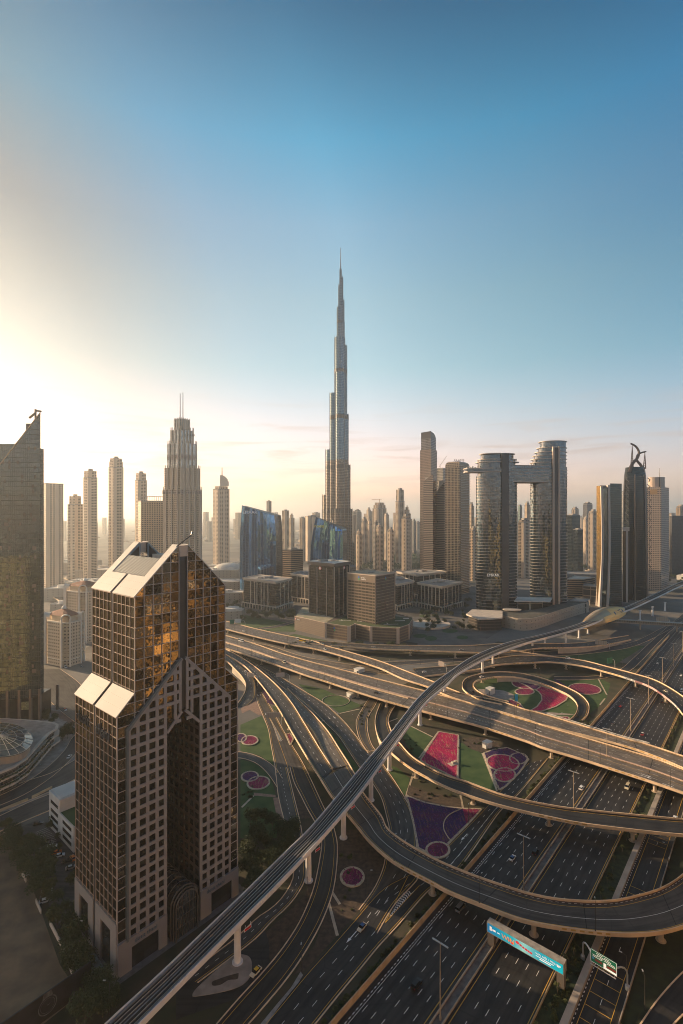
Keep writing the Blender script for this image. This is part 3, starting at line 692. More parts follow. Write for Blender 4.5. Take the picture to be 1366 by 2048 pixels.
for a, b in ((('D', 900, 640), ('D', 1040, 355)), (('D', 900, 640), ('D', 1115, 405))):
    p, q = PC(*a, .15), PC(*b, .15); dx, dy = q[0] - p[0], q[1] - p[1]; l = math.hypot(dx, dy); nx, ny = -dy / l * .12, dx / l * .12
    m.face([(p[0] - nx, p[1] - ny, .15), (q[0] - nx, q[1] - ny, .15), (q[0] + nx, q[1] + ny, .15), (p[0] + nx, p[1] + ny, .15)], 1)
m.build('chevron_markings', MARK, WR.root)
# RR1: curve from under the elevated highway into S3
groundroad('', [(X('R5', 300, -40), X('R5', 380, -30)), (X('R5', 235, 60), X('R5', 335, 60)), (X('R5', 165, 190), X('R5', 272, 170)), (X('R5', 170, 300), X('R5', 266, 290)), (X('R5', 205, 400), X('R5', 300, 420)), (X('R5', 280, 520), X('R5', 350, 500))], lanes=(), yl=(1.2, 1.2), surf=ASPH2)
# S1: left ground road from the brick gore, splitting round a planted median
def s1x(r, m):
    N_ = len(r.L)
    hatch_zone(m, r, int(N_ * .40), int(N_ * .66), lambda q: .42 - .02 * q, lambda q: .46 + .20 * q, 26, 0, True, .45)
    r.line(m, 1, lambda i: r.frac(i, .42), .2, i0=int(N_ * .36)); r.line(m, 1, lambda i: r.frac(i, .44 + .22 * max(0, (i / N_ - .36) / .3)), .2, i0=int(N_ * .36), i1=int(N_ * .68))
    for k, f in ((.33, .25), (.33, .7), (.03, .3), (.03, .7)):
        i = int(N_ * k); p = r.frac(i, f, .1); q = r.frac(i + 1, f); arrow(m, 0, p, (q[0] - p[0], q[1] - p[1]), 4.5)
S1 = groundroad('', [(X('R3', 205, 235), X('R3', 262, 225)), (X('R3', 235, 340), X('R3', 330, 330)), (X('R3', 290, 470), X('R3', 405, 460)), (X('R3', 340, 600), X('R3', 480, 600)), (X('R3', 368, 760), X('R3', 580, 770)), (X('R3', 395, 900), X('R3', 665, 910)), (X('R3', 420, 1040), X('R3', 740, 1050))], lanes=(), yl=(.8, .8), surf=ASPH2, extra=s1x)
S1B = groundroad('', [(X('R3', 408, 985), X('R3', 520, 985)), (X('R3', 425, 1120), X('R3', 555, 1120)), (X('R3', 440, 1260), X('R3', 590, 1270)), (X('R3', 470, 1400), X('R3', 622, 1400)), (X('R3', 500, 1518), X('R3', 650, 1518)), (X('T', 1045, 1120), X('T', 1245, 1010)), (X('R8', 890, 20), X('R8', 985, 20)), (X('R8', 830, 180), X('R8', 935, 170)), (X('R8', 720, 310), X('R8', 830, 310)), (X('R8', 570, 415), X('R8', 700, 430)), (X('R8', 420, 560), X('R8', 560, 580)), (X('R8', 200, 730), X('R8', 330, 760)), (X('R8', -60, 930), X('R8', 60, 960))], lanes=(.45,), yl=(0, .8), surf=ASPH2, dash=(1.6, 2.6))
S1C = groundroad('', [(X('R3', 560, 985), X('R3', 705, 985)), (X('R3', 600, 1130), X('R3', 775, 1130)), (X('R3', 665, 1260), X('R3', 835, 1260)), (X('R3', 735, 1400), X('R3', 900, 1400)), (X('D', 478, 30), X('D', 570, 20)), (X('D', 505, 100), X('D', 592, 95)), (X('D', 510, 160), X('D', 602, 160)), (X('D', 490, 290), X('D', 597, 290)), (X('D', 455, 440), X('D', 572, 450)), (X('D', 380, 620), X('D', 505, 630)), (X('D', 280, 780), X('D', 400, 820)), (X('D', 160, 930), X('D', 290, 980)), (X('D', 0, 1105), X('D', 150, 1150)), (X('D', -160, 1290), X('D', 10, 1310))], lanes=(), yl=(1.4, 1.4), surf=ASPH)
# access road curling through the left garden
groundroad('', [(X('R3', -60, 885), X('R3', -60, 830)), (X('R3', 70, 890), X('R3', 70, 832)), (X('R3', 205, 935), X('R3', 215, 868)), (X('R3', 300, 1010), X('R3', 325, 925)), (X('R3', 370, 1095), X('R3', 420, 1005)), (X('R3', 425, 1180), X('R3', 470, 1090))], lanes=(), yl=(0, 0), surf=ASPH2)
# S0: road peeling off the pale ramp flyover behind the tower
flyover('descending_ramp', 'curved ramp descending behind the gabled tower with yellow cross hatching', [
    (X('R1', -120, 470), X('R1', -120, 400), 7.03), (X('R1', 25, 535), X('R1', 25, 460), 7.03), (X('R1', 110, 615), X('R1', 150, 560), 6.4), (X('R1', 190, 700), X('R1', 270, 660), 5), (X('R1', 238, 790), X('R1', 330, 740), 3.6), (X('R1', 232, 870), X('R1', 350, 860), 2), (X('R1', 185, 960), X('R1', 330, 960), .8), (X('R1', 120, 1050), X('R1', 250, 1030), .2)],
    lanes=(.55,), piers=(), surf=ASPH2, skirt=lambda q: q > .3, par=(True, False), tiles=False, yl=(1.2, 1.0))
groundroad('', [(X('R1', 225, 850), X('R1', 335, 830)), (X('R1', 260, 900), X('R1', 370, 850)), (X('R3', 200, 190), X('R3', 262, 185)), (X('R3', 215, 250), X('R3', 275, 240))], lanes=(.5,), yl=(0, 0), surf=ASPH2, kerb=(False, False))
# roads on the ground beyond the flyovers
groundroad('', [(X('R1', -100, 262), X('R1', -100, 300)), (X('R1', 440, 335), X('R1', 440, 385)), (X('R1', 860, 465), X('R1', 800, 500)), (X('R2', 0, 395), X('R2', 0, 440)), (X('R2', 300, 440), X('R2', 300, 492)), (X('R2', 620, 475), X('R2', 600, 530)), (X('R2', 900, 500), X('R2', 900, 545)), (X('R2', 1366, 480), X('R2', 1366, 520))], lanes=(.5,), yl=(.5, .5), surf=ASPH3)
groundroad('', [(X('R2', 300, 415), X('R2', 300, 440)), (X('R2', 700, 405), X('R2', 700, 440)), (X('R2', 1000, 390), X('R2', 1000, 420)), (X('R2', 1366, 370), X('R2', 1366, 402)), (X('R4', 350, 240), X('R4', 350, 262)), (X('R4', 620, 232), X('R4', 640, 258)), (X('R4', 860, 215), X('R4', 880, 240)), (X('R4', 1080, 180), X('R4', 1100, 200)), (X('R4', 1250, 100), X('R4', 1280, 115)), (X('R4', 1366, 40), X('R4', 1366, 60))], lanes=(.5,), yl=(.5, .5), surf=ASPH2)
groundroad('', [(X('R4', 640, 375), X('R4', 640, 392)), (X('R4', 800, 375), X('R4', 800, 392)), (X('R4', 930, 362), X('R4', 940, 380)), (X('R4', 1020, 330), X('R4', 1060, 345)), (X('R4', 1110, 250), X('R4', 1150, 265)), (X('R4', 1240, 130), X('R4', 1270, 140)), (X('R4', 1366, 20), X('R4', 1390, 40))], lanes=(.5,), yl=(.5, .5), surf=ASPH)
groundroad('', [(X('R1', 180, 160), X('R1', 190, 172)), (X('R1', 450, 140), X('R1', 450, 158)), (X('R1', 640, 105), X('R1', 650, 128)), (X('R1', 800, 60), X('R1', 800, 82))], lanes=(.5,), yl=(0, 0), surf=ASPH2)
# the avenue at far left
def avx(r, m):
    pass
groundroad('', [((-60, 1595), (-60, 1640)), ((0, 1580), (0, 1622)), ((60, 1560), (62, 1598)), ((105, 1545), (110, 1578)), ((150, 1520), (160, 1552)), ((200, 1490), (214, 1516))], lanes=(.33, .66), yl=(.6, .6), surf=ASPH2)
groundroad('', [((-60, 1660), (-60, 1690)), ((0, 1632), (0, 1662)), ((60, 1604), (66, 1634)), ((115, 1582), (122, 1610)), ((165, 1556), (175, 1580))], lanes=(.5,), yl=(.6, .6), surf=ASPH2)
groundroad('', [((60, 1338), (120, 1338)), ((80, 1368), (160, 1368)), ((90, 1390), (178, 1400)), ((120, 1420), (230, 1440)), ((165, 1455), (280, 1480)), ((210, 1490), (330, 1520))], lanes=(.22, .40, .62, .80), yl=(.6, .6), surf=ASPH2)
groundroad('', [((-20, 1600), (-20, 1618)), ((40, 1572), (50, 1588)), ((95, 1535), (110, 1548)), ((130, 1500), (150, 1508)), ((150, 1470), (172, 1478)), ((190, 1450), (200, 1460))], lanes=(), yl=(0, 0), surf=ASPH2)
# U-turn pocket under the viaduct
m = MB(); pts = [(640, 515), (668, 600), (678, 700), (668, 830), (630, 920), (560, 995), (470, 1060), (380, 1105), (280, 1140), (150, 1185), (0, 1235), (-120, 1280), (-120, 1000), (40, 900), (200, 740), (330, 600), (480, 500), (580, 440)]
m.face([PC('R8', *p, .055) for p in pts][::-1]); ut = tag(m.build('turning_area', ASPH), kind='structure')
m = MB(); isl = cr([PC('R8', *p, 0) for p in ((380, 722), (450, 725), (505, 745), (528, 800), (520, 900), (460, 975), (380, 1015), (250, 1050), (60, 1082), (20, 1072), (60, 1010), (200, 880), (300, 790), (380, 722))], 5)[:-1]
m.prism([p[:2] for p in isl], 0, .22); isl_o = m.build('traffic_island', PAVE, ut)
m = MB(); bed = cr([PC('R8', *p, 0) for p in ((415, 885), (405, 935), (330, 945), (260, 985), (195, 992), (190, 960), (240, 938), (320, 910), (415, 885))], 4)[:-1]
m.prism([p[:2] for p in bed], .2, .26); m.build('planting_bed', SOIL, isl_o)
# --- metro viaduct
MET = [((110, 2150), (172, 2150)), ((210, 2048), (276, 2048)), ((316, 1950), (373, 1950)), ((422, 1848), (474, 1848)), ((513, 1760), (561.5, 1760)), ((574, 1700), (618, 1700)), ((620, 1655), (659, 1655)), ((680, 1584.5), (719, 1584.5)), ((731, 1523), (764, 1523)), ((766, 1483.5), (793, 1483.5)), ((803, 1437), (827, 1437)), ((832, 1400), (856, 1400)), ((865, 1368), (894, 1368)), ((899, 1343), (922, 1343)), ((950, 1310), (985, 1310)), ((1017, 1284), (1056, 1284)), ((1089, 1267), (1120, 1267)), ((1155, 1248), (1183, 1248)), ((1200, 1230), (1222, 1230)), ((1252, 1213), (1263, 1217)), ((1310, 1187), (1320, 1191)), ((1366, 1161), (1376, 1165)), ((1450, 1130), (1460, 1132))]
MET = [tuple((q[0], q[1], q[2] - 1.1) for q in (P(*l, 18.8), P(*k, 18.8))) for l, k in MET]
mr = Road(MET, 8, 5.0); root = empty('metro_viaduct', mr.frac(len(mr.L) // 3, .5), 'long pale concrete metro viaduct carrying two railway tracks diagonally across the interchange', 'viaduct')
m = MB(); mr.surface(m); m.build('track_bed', plain('track_bed', (.040, .034, .030), .9, c2=(.024, .021, .019), scale=.8), root)
m = MB(); N_ = len(mr.L)
BLUEC = plain('viaduct_concrete', (.74, .71, .69), .8, c2=(.62, .595, .575), scale=.1)
for le in (True, False):
    mr.wall(m, le, -.25, .05, -.9, 1.15)
for i in range(N_ - 1):
    for le in (True, False):
        a, b, c, d = mr.at(i, -.25, le, -.9), mr.at(i + 1, -.25, le, -.9), mr.at(i + 1, 2.6, le, -2.3), mr.at(i, 2.6, le, -2.3)
        m.face([a, b, c, d] if le else [d, c, b, a])
    m.face([mr.at(i, 2.6, True, -2.3), mr.at(i + 1, 2.6, True, -2.3), mr.at(i + 1, 2.6, False, -2.3), mr.at(i, 2.6, False, -2.3)])
m.build('girder', BLUEC, root)
WALKM = plain('walkway_grey', (.22, .22, .225), .8, c2=(.15, .15, .155), scale=.4); RAILM = plain('rail_steel', (.55, .49, .43), .35, .4); PLINTH = plain('plinth', (.12, .105, .095), .85)
for le in (True, False):
    m = MB(); mr.wall(m, le, .40, 1.05, -.02, .80); m.build('cable_walkway', WALKM, root)
    for o in (1.85, 3.35):
        m = MB(); mr.wall(m, le, o - .30, o + .30, 0, .16); pl_ = m.build('plinth', PLINTH, root)
        m = MB(); mr.wall(m, le, o - .09, o + .09, .15, .38); m.build('rail', RAILM, pl_)
    m = MB(); mr.wall(m, le, 1.30, 1.42, 0, .45); m.build('conductor_rail', BLACK, root)
m = MB()
for i in range(N_ - 1):
    a, b, c, d = mr.frac(i, .47, .42), mr.frac(i + 1, .47, .42), mr.frac(i + 1, .53, .42), mr.frac(i, .53, .42)
    m.face([d, c, b, a])
m.build('centre_walkway', WALKM, root)
m = MB()
i0 = 0
for i in range(0, N_ - 1, 1):
    a, b = mr.at(i, .05, False, .55), mr.at(i, -.28, False, .55)
    m.tube((a[0], a[1], a[2] - .1), (a[0], a[1], a[2] + .7), .06, n=4)
m.build('parapet_posts', CONC_D, root)
for x, y in ((475, 1925), (617, 1762), (687, 1676), (742, 1601), (779, 1540), (840, 1450), (889, 1398), (965, 1345), (986, 1335), (1065, 1303), (1090, 1298), (1132, 1287), (1158, 1276), (1176, 1268), (1280, 1240), (1305, 1232), (1330, 1222)):
    q = P(x, y); m = MB()
    ring = lambda R_, z: [(q[0] + R_ * math.cos(2 * math.pi * j / 18), q[1] + R_ * math.sin(2 * math.pi * j / 18), z) for j in range(18)]
    m.loft([ring(1.35, 0), ring(1.25, 12.6), ring(1.5, 14.0), ring(2.1, 15.42)]); m.loft([ring(2.0, 0), ring(2.0, .5)])
    m.build('pier', BLUEC, root, smooth=False)
DC = (-80.0, 178.0); DA = DV; DB = (-NV[0], -NV[1])
def DP(t, s, z): return (DC[0] + DA[0] * t + DB[0] * s, DC[1] + DA[1] * t + DB[1] * s, z)

sheet_ = MB(); strip(sheet_, 69.7, 128, 60, 900, .03, 0, 40)
tag(sheet_.build('verge', plain('bank_green', (.022, .034, .012), .95, c2=(.012, .018, .008), scale=.25, bump=.6, detail=9)), kind='structure')
groundroad('', [(X('E', 1480, 560), X('E', 1600, 640)), (X('E', 1366, 665), X('E', 1480, 760)), (X('E', 1290, 745), X('E', 1400, 850)), (X('E', 1215, 835), X('E', 1310, 939)), (X('E', 1130, 960), X('E', 1240, 1060))], lanes=(), yl=(.9, .9), surf=ASPH)
# ------------------------------------------------------------------ gardens, flower beds, trees
GRASS = plain('lawn_grass', (.024, .066, .014), .95, c2=(.054, .098, .026), scale=.12, bump=.4, detail=9)
GRASS2 = plain('dark_ground_cover', (.030, .036, .016), .95, c2=(.062, .050, .030), scale=.10, bump=.5, detail=9)
def flower_mat(name, a, b, c):
    """rows of blossom with leaf and soil between them"""
    m, nt, N, L = _m(name); bs = N['Principled BSDF']; bs.inputs['Roughness'].default_value = .9; bs.inputs['Specular IOR Level'].default_value = .15
    t = N.new('ShaderNodeTexCoord'); mp = N.new('ShaderNodeMapping'); mp.inputs['Rotation'].default_value = (0, 0, R(28)); mp.inputs['Scale'].default_value = (1.3, .16, 1); L.new(t.outputs['Object'], mp.inputs[0])
    n1 = N.new('ShaderNodeTexNoise'); n1.inputs['Scale'].default_value = 1.0; n1.inputs['Detail'].default_value = 4; L.new(mp.outputs[0], n1.inputs[0])
    n2 = N.new('ShaderNodeTexNoise'); n2.inputs['Scale'].default_value = .07; n2.inputs['Detail'].default_value = 5; L.new(t.outputs['Object'], n2.inputs[0])
    n3 = N.new('ShaderNodeTexNoise'); n3.inputs['Scale'].default_value = 2.2; n3.inputs['Detail'].default_value = 3; L.new(t.outputs['Object'], n3.inputs[0])
    r1 = N.new('ShaderNodeValToRGB'); r1.color_ramp.elements[0].position = .42; r1.color_ramp.elements[1].position = .60; L.new(n2.outputs[0], r1.inputs[0])
    col = _mix(nt, r1.outputs[0], a, b)
    r2 = N.new('ShaderNodeValToRGB'); r2.color_ramp.elements[0].position = .55; r2.color_ramp.elements[1].position = .64; L.new(n1.outputs[0], r2.inputs[0])
    col = _mix(nt, r2.outputs[0], col, c)
    r3 = N.new('ShaderNodeValToRGB'); r3.color_ramp.elements[0].position = .56; r3.color_ramp.elements[1].position = .68; L.new(n3.outputs[0], r3.inputs[0])
    L.new(_mix(nt, _math(nt, 'MULTIPLY', r3.outputs[0], .55), col, (.06, .035, .03)), bs.inputs['Base Color'])
    bp = N.new('ShaderNodeBump'); bp.inputs['Strength'].default_value = .8; bp.inputs['Distance'].default_value = .4; L.new(n3.outputs[0], bp.inputs['Height']); L.new(bp.outputs[0], bs.inputs['Normal'])
    return m
MAGENTA = flower_mat('magenta_flowers', (.52, .018, .10), (.27, .020, .10), (.46, .24, .15))
PLUM = flower_mat('plum_flowers', (.26, .024, .085), (.13, .020, .07), (.30, .14, .11))
VIOLET = flower_mat('violet_flowers', (.050, .028, .105), (.10, .026, .085), (.16, .09, .08))
RIM = plain('sandstone_rim', (.50, .42, .31), .85, c2=(.38, .31, .23), scale=.5)
BL = plain('bloom_leaf', (.05, .07, .02), .9)
BLOOM = {MAGENTA: [plain('bloom_pink', (.62, .03, .16), .8), plain('bloom_rose', (.42, .015, .09), .8), BL], PLUM: [plain('bloom_plum', (.30, .03, .12), .8), plain('bloom_wine', (.17, .02, .07), .8), BL], VIOLET: [plain('bloom_violet', (.07, .035, .16), .8), plain('bloom_mauve', (.15, .035, .14), .8), BL]}
def sheet(name, pts, mat, z, kind='structure', label=None, cat=None, smooth=0, group=None):
    q = cr(list(pts) + [pts[0]], smooth)[:-1] if smooth else list(pts)
    m = MB(); q3 = [(p[0], p[1], z) for p in q]
    ar = sum(q3[i][0] * q3[(i + 1) % len(q3)][1] - q3[(i + 1) % len(q3)][0] * q3[i][1] for i in range(len(q3)))
    m.face(q3 if ar > 0 else q3[::-1]); o = m.build(name, mat)
    return tag(o, label, cat, group, kind)
def pcs(c, *pts): return [PC(c, *p) for p in pts]
def oval(c, x, y, rx, ry, n=28, rot=0.0):
    out = []
    for k in range(n):
        a = 2 * math.pi * k / n; u, v = rx * math.cos(a), ry * math.sin(a)
        out.append(PC(c, x + u * math.cos(rot) - v * math.sin(rot), y + u * math.sin(rot) + v * math.cos(rot)))
    return out
FB = [0]
def bed(pts, mat, z, label, rim=True, smooth=0):
    """flower bed: a low bank of blossom with a sandstone edging that belongs to it"""
    q = cr(list(pts) + [pts[0]], smooth)[:-1] if smooth else list(pts)
    FB[0] += 1; z += FB[0] * .004
    m = MB(); m.prism([p[:2] for p in q], .0, z); o = tag(m.build('flower_bed', mat), label, 'flower bed', kind='thing')
    if mat in BLOOM:
        xs_, ys_ = [p[0] for p in q], [p[1] for p in q]; qr = random.Random(FB[0]); bm_ = MB(); A_ = abs(sum(q[i - 1][0] * q[i][1] - q[i][0] * q[i - 1][1] for i in range(len(q)))) / 2; n_ = min(2600, int(A_ * 1.5)); tr_ = 0
        while n_ > 0 and tr_ < 20000:
            tr_ += 1; x, y = qr.uniform(min(xs_), max(xs_)), qr.uniform(min(ys_), max(ys_)); ins = False
            for i in range(len(q)):
                (x0, y0), (x1, y1) = q[i - 1][:2], q[i][:2]
                if (y0 > y) != (y1 > y) and x < (x1 - x0) * (y - y0) / (y1 - y0) + x0: ins = not ins
            if not ins: continue
            n_ -= 1; w_ = qr.random(); sz = qr.uniform(.16, .36); mi_ = 2 if w_ < .16 else (1 if w_ < .45 else 0); hz = z + qr.uniform(.02, .28); an_ = qr.uniform(0, 6.28); ca, sa = math.cos(an_) * sz, math.sin(an_) * sz; tl = qr.uniform(-.12, .12)
            bm_.face([(x - ca, y - sa, hz - tl), (x + sa, y - ca, hz), (x + ca, y + sa, hz + tl), (x - sa, y + ca, hz)], mi_)
        if bm_.f: tag(bm_.build('blossom', BLOOM[mat], o), kind='stuff')
    if rim:
        cx_, cy_ = sum(p[0] for p in q) / len(q), sum(p[1] for p in q) / len(q); m = MB(); n = len(q)
        for i in range(n):
            a, b = q[i], q[(i + 1) % n]
            dx, dy = b[0] - a[0], b[1] - a[1]; l = math.hypot(dx, dy)
            if l < .05: continue
            nx, ny = -dy / l * .55, dx / l * .55
            m.prism([(a[0] - nx, a[1] - ny), (b[0] - nx, b[1] - ny), (b[0] + nx, b[1] + ny), (a[0] + nx, a[1] + ny)], 0, z + .12 + .001 * (i % 3))
        m.build('edging', RIM, o)
    return o
m = MB(); strip(m, -165, -.4, 60, 720, .02, 0, 40); tag(m.build('garden_ground', GRASS2), kind='structure')
Z1 = .05
sheet('lawn', pcs('R6', (205, 165), (260, 130), (330, 108), (560, 112), (720, 148), (880, 198), (970, 260), (1020, 340), (1000, 400), (950, 445), (700, 392), (500, 340), (330, 285), (240, 240)), GRASS, Z1)
sheet('lawn', pcs('R6', (740, 108), (1000, 112), (1200, 108), (1290, 150), (1250, 290), (1125, 390), (1115, 300), (1030, 225), (880, 155)), GRASS, Z1)
bed(pcs('R6', (735, 152), (850, 190), (950, 247), (930, 285), (850, 335), (740, 372), (640, 372), (700, 335), (738, 285), (735, 245), (712, 215), (690, 203), (720, 185)), MAGENTA, .3, 'large bright magenta flower bed sweeping across the inside of the oval loop ramp')
bed(pcs('R6', (520, 128), (640, 132), (718, 146), (728, 170), (700, 196), (665, 198), (600, 158)), VIOLET, .3, 'dark violet fan of flowers at the top inside of the oval loop ramp')
bed(pcs('R6', (497, 136), (545, 140), (605, 165), (655, 195), (590, 190), (530, 176), (503, 158)), PLUM, .3, 'narrow mauve flower petal between the violet fan and the small pink oval')
bed(oval('R6', 600, 216, 76, 26), PLUM, .3, 'small pink oval flower bed inside the loop ramp')
bed(oval('R6', 1083, 194, 130, 42, rot=.10), PLUM, .3, 'long pink oval flower bed on the lawn outside the loop ramp')
bed(pcs('R6', (400, 288), (500, 282), (560, 310), (592, 350), (480, 322)), PLUM, .3, 'magenta flower wedge beside the sandy circle and the flagpole')
bed(pcs('R6', (828, 113), (880, 132), (935, 168), (912, 174), (870, 150)), VIOLET, .3, 'thin violet flower strip tucked against the outer edge of the loop ramp', rim=False)
sheet('sandy_patch', pcs('R6', (225, 195), (330, 195), (430, 205), (510, 235), (515, 270), (440, 278), (330, 262), (260, 240)), PAVE, .07)
sheet('lawn', pcs('R6', (700, 372), (1000, 395), (985, 402), (760, 405)), PAVE, .065)
bed(oval('R6', 915, 430, 42, 14), PLUM, .3, 'small plum flower oval below the loop ramp end next to the lamp')
# between the elevated highway and the middle ramp
sheet('lawn', pcs('R5', (660, 265), (700, 262), (900, 362), (770, 575), (700, 520), (640, 420), (600, 330)), GRASS, Z1)
bed(pcs('R5', (962, 312), (1155, 345), (1148, 560), (1145, 775), (1000, 700), (870, 640), (785, 590), (900, 405)), MAGENTA, .3, 'big magenta striped flower field between the two lawns under the elevated highway')
sheet('lawn', pcs('C', (390, 98), (440, 116), (488, 148), (520, 230), (556, 322), (470, 292), (400, 268), (386, 180)), GRASS, Z1)
bed(pcs('C', (497, 146), (540, 130), (600, 122), (660, 148), (692, 172), (650, 232), (592, 290), (565, 306), (530, 235)), VIOLET, .25, 'violet flower corner with pink circles beside the service road')
bed(oval('C', 580, 190, 70, 36, rot=.12), MAGENTA, .42, 'upper bright pink flower oval in the violet corner by the service road')
bed(oval('C', 588, 242, 46, 30), MAGENTA, .46, 'lower bright pink flower oval in the violet corner by the service road')
bed(oval('C', 648, 170, 38, 24), VIOLET, .35, 'small violet flower oval beside the lamp in the violet corner')
sheet('soil_patch', oval('C', 490, 108, 80, 32, rot=.15), SOIL, .06)
bed(pcs('C', (170, 285), (240, 312), (395, 345), (400, 384), (330, 378), (240, 358), (160, 325)), SOIL, .12, 'strip of bare brown planting soil under the middle ramp', rim=False)
bed(pcs('C', (160, 332), (240, 362), (330, 380), (400, 388), (486, 390), (430, 452), (340, 542), (296, 605), (250, 580), (210, 560), (190, 450)), VIOLET, .22, 'wide dark violet flower field between the curving road and the service road')
bed(pcs('C', (405, 392), (482, 392), (452, 424), (420, 455)), PLUM, .38, 'crimson flower corner beside the lamp at the end of the violet field', rim=False)
bed(oval('C', 296, 570, 50, 34), PLUM, .36, 'crimson half round flower bed at the tip of the violet field')
m = MB(); aq = [PC('C', *p, .45) for p in ((398, 388), (350, 410), (325, 440), (322, 475), (340, 510), (355, 525))]; aq = cr(aq, 5)
for a, b in zip(aq, aq[1:]): m.tube(a, b, .3, n=5)
tag(m.build('flower_edging', RIM), 'curved sandstone edging across the dark violet flower field', 'edging')
sheet('lawn', pcs('R5', (500, 640), (560, 660), (680, 765), (635, 975), (550, 800), (470, 690)), GRASS, Z1)
m = MB()
for c, a, b in (('R5', (770, 570), (960, 310)), ('R5', (635, 970), (715, 720)), ('R5', (1150, 780), (1160, 380)), ('R5', (1230, 1215), (1175, 930)), ('C', (490, 145), (555, 310)), ('R5', (690, 255), (905, 362)), ('R5', (480, 212), (560, 182)), ('R3', (1060, 440), (1265, 395)), ('R3', (870, 520), (905, 512)), ('D', (550, 510), (605, 720)), ('D', (560, 430), (620, 525)), ('R6', (1190, 110), (1260, 240)), ('R6', (1245, 270), (1205, 320)), ('T', (510, 390), (330, 570))):
    p, q = PC(c, *a), PC(c, *b); dx, dy = q[0] - p[0], q[1] - p[1]; l = math.hypot(dx, dy); nx, ny = -dy / l * .6, dx / l * .6
    m.face([(p[0] - nx, p[1] - ny, .12), (q[0] - nx, q[1] - ny, .12), (q[0] + nx, q[1] + ny, .12), (p[0] + nx, p[1] + ny, .12)])
tag(m.build('garden_paths', RIM), kind='structure')
# left gardens
sheet('lawn', pcs('R3', (55, 555), (270, 462), (335, 590), (366, 780), (392, 965), (260, 870), (180, 845), (55, 822)), GRASS, Z1)
sheet('lawn', pcs('R3', (55, 905), (190, 940), (300, 1020), (370, 1120), (410, 1250), (385, 1290), (440, 1518), (420, 1700), (55, 1700)), GRASS, Z1)
bed(oval('R3', 148, 716, 82, 46, rot=-.05), PLUM, .3, 'round plum flower bed with a pale rim on the upper left lawn')
bed(oval('R3', 62, 690, 52, 42), VIOLET, .34, 'violet flower circle half hidden by the gabled tower on the upper left lawn')
bed(oval('R3', 150, 1082, 84, 50, rot=-.1), VIOLET, .34, 'round violet flower bed with a pale rim on the lower left lawn')
bed(oval('R3', 237, 1146, 112, 64, rot=-.15), PLUM, .30, 'round magenta flower bed overlapping the violet circle on the lower left lawn')
sheet('brick_path', pcs('R3', (190, 1242), (410, 1265), (412, 1290), (190, 1272)), BRICK, .09)
sheet('brick_path', pcs('R3', (385, 1295), (438, 1290), (495, 1518), (428, 1518)), BRICK, .09)
sheet('lawn', pcs('R3', (405, 380), (440, 405), (575, 640), (740, 925), (960, 1290), (1000, 1345), (930, 1380), (850, 1260), (770, 1060), (600, 800), (500, 610)), GRASS2, .055)
bed(pcs('R3', (250, 150), (330, 335), (392, 352), (300, 210)), VIOLET, .2, 'narrow purple flower wedge between the ground road and the pale ramp flyover', rim=False)
sheet('lawn', pcs('R3', (375, 370), (425, 368), (450, 400), (400, 410)), GRASS, .06)
bed(pcs('R3', (515, 655), (560, 640), (590, 700), (560, 760)), PLUM, .2, 'small plum flower patch under the pale ramp flyover')
sheet('lawn', pcs('R3', (720, 372), (900, 530), (1040, 690), (1160, 860), (1255, 1000), (1205, 1040), (1120, 900), (1010, 730), (910, 600), (800, 460)), GRASS, Z1)
sheet('lawn', pcs('R3', (640, 140), (880, 190), (1290, 360), (1060, 440), (910, 330), (730, 228)), GRASS, Z1)
m = MB(); ov = oval('R3', 1020, 312, 138, 55, 32)
for a, b in zip(ov, ov[1:] + ov[:1]): m.tube((a[0], a[1], .15), (b[0], b[1], .15), .3, n=4)
tag(m.build('garden_ring', RIM), 'pale stone ring set in the lawn beneath the elevated highway', 'edging')
sheet('brick_gore', pcs('R3', (205, 300), (275, 450), (235, 455), (150, 405), (70, 440), (60, 390)), BRICK, .10)
sheet('lawn', pcs('R3', (1060, 445), (1275, 390), (1215, 605), (1090, 490)), GRASS2, .06)
sheet('soil_island', pcs('D', (605, 90), (680, 60), (880, 60), (893, 250), (850, 400), (740, 558), (600, 725), (400, 935), (330, 965), (460, 780), (545, 560), (595, 400), (610, 250)), SOIL, .045)
bed(oval('D', 697, 357, 70, 58), PLUM, .3, 'round crimson flower bed alone in the dry soil island')
sheet('soil_island', pcs('D', (480, 270), (455, 400), (380, 600), (230, 830), (190, 900), (160, 700), (300, 570), (400, 470)), SOIL, .045)
sheet('soil_island', pcs('R3', (570, 1080), (660, 1260), (770, 1500), (640, 1518), (610, 1330)), SOIL, .075)
sheet('gravel_tip', pcs('R8', (600, 1320), (740, 1150), (860, 1010), (945, 870), (965, 900), (930, 960), (760, 1170), (660, 1320)), plain('gravel', (.30, .29, .27), .9, c2=(.20, .195, .185), scale=.6), .15)
m = MB(); strip(m, -14.5, -.4, 200, 214, .05, 0)
tag(m.build('soil_strip', SOIL), kind='structure')
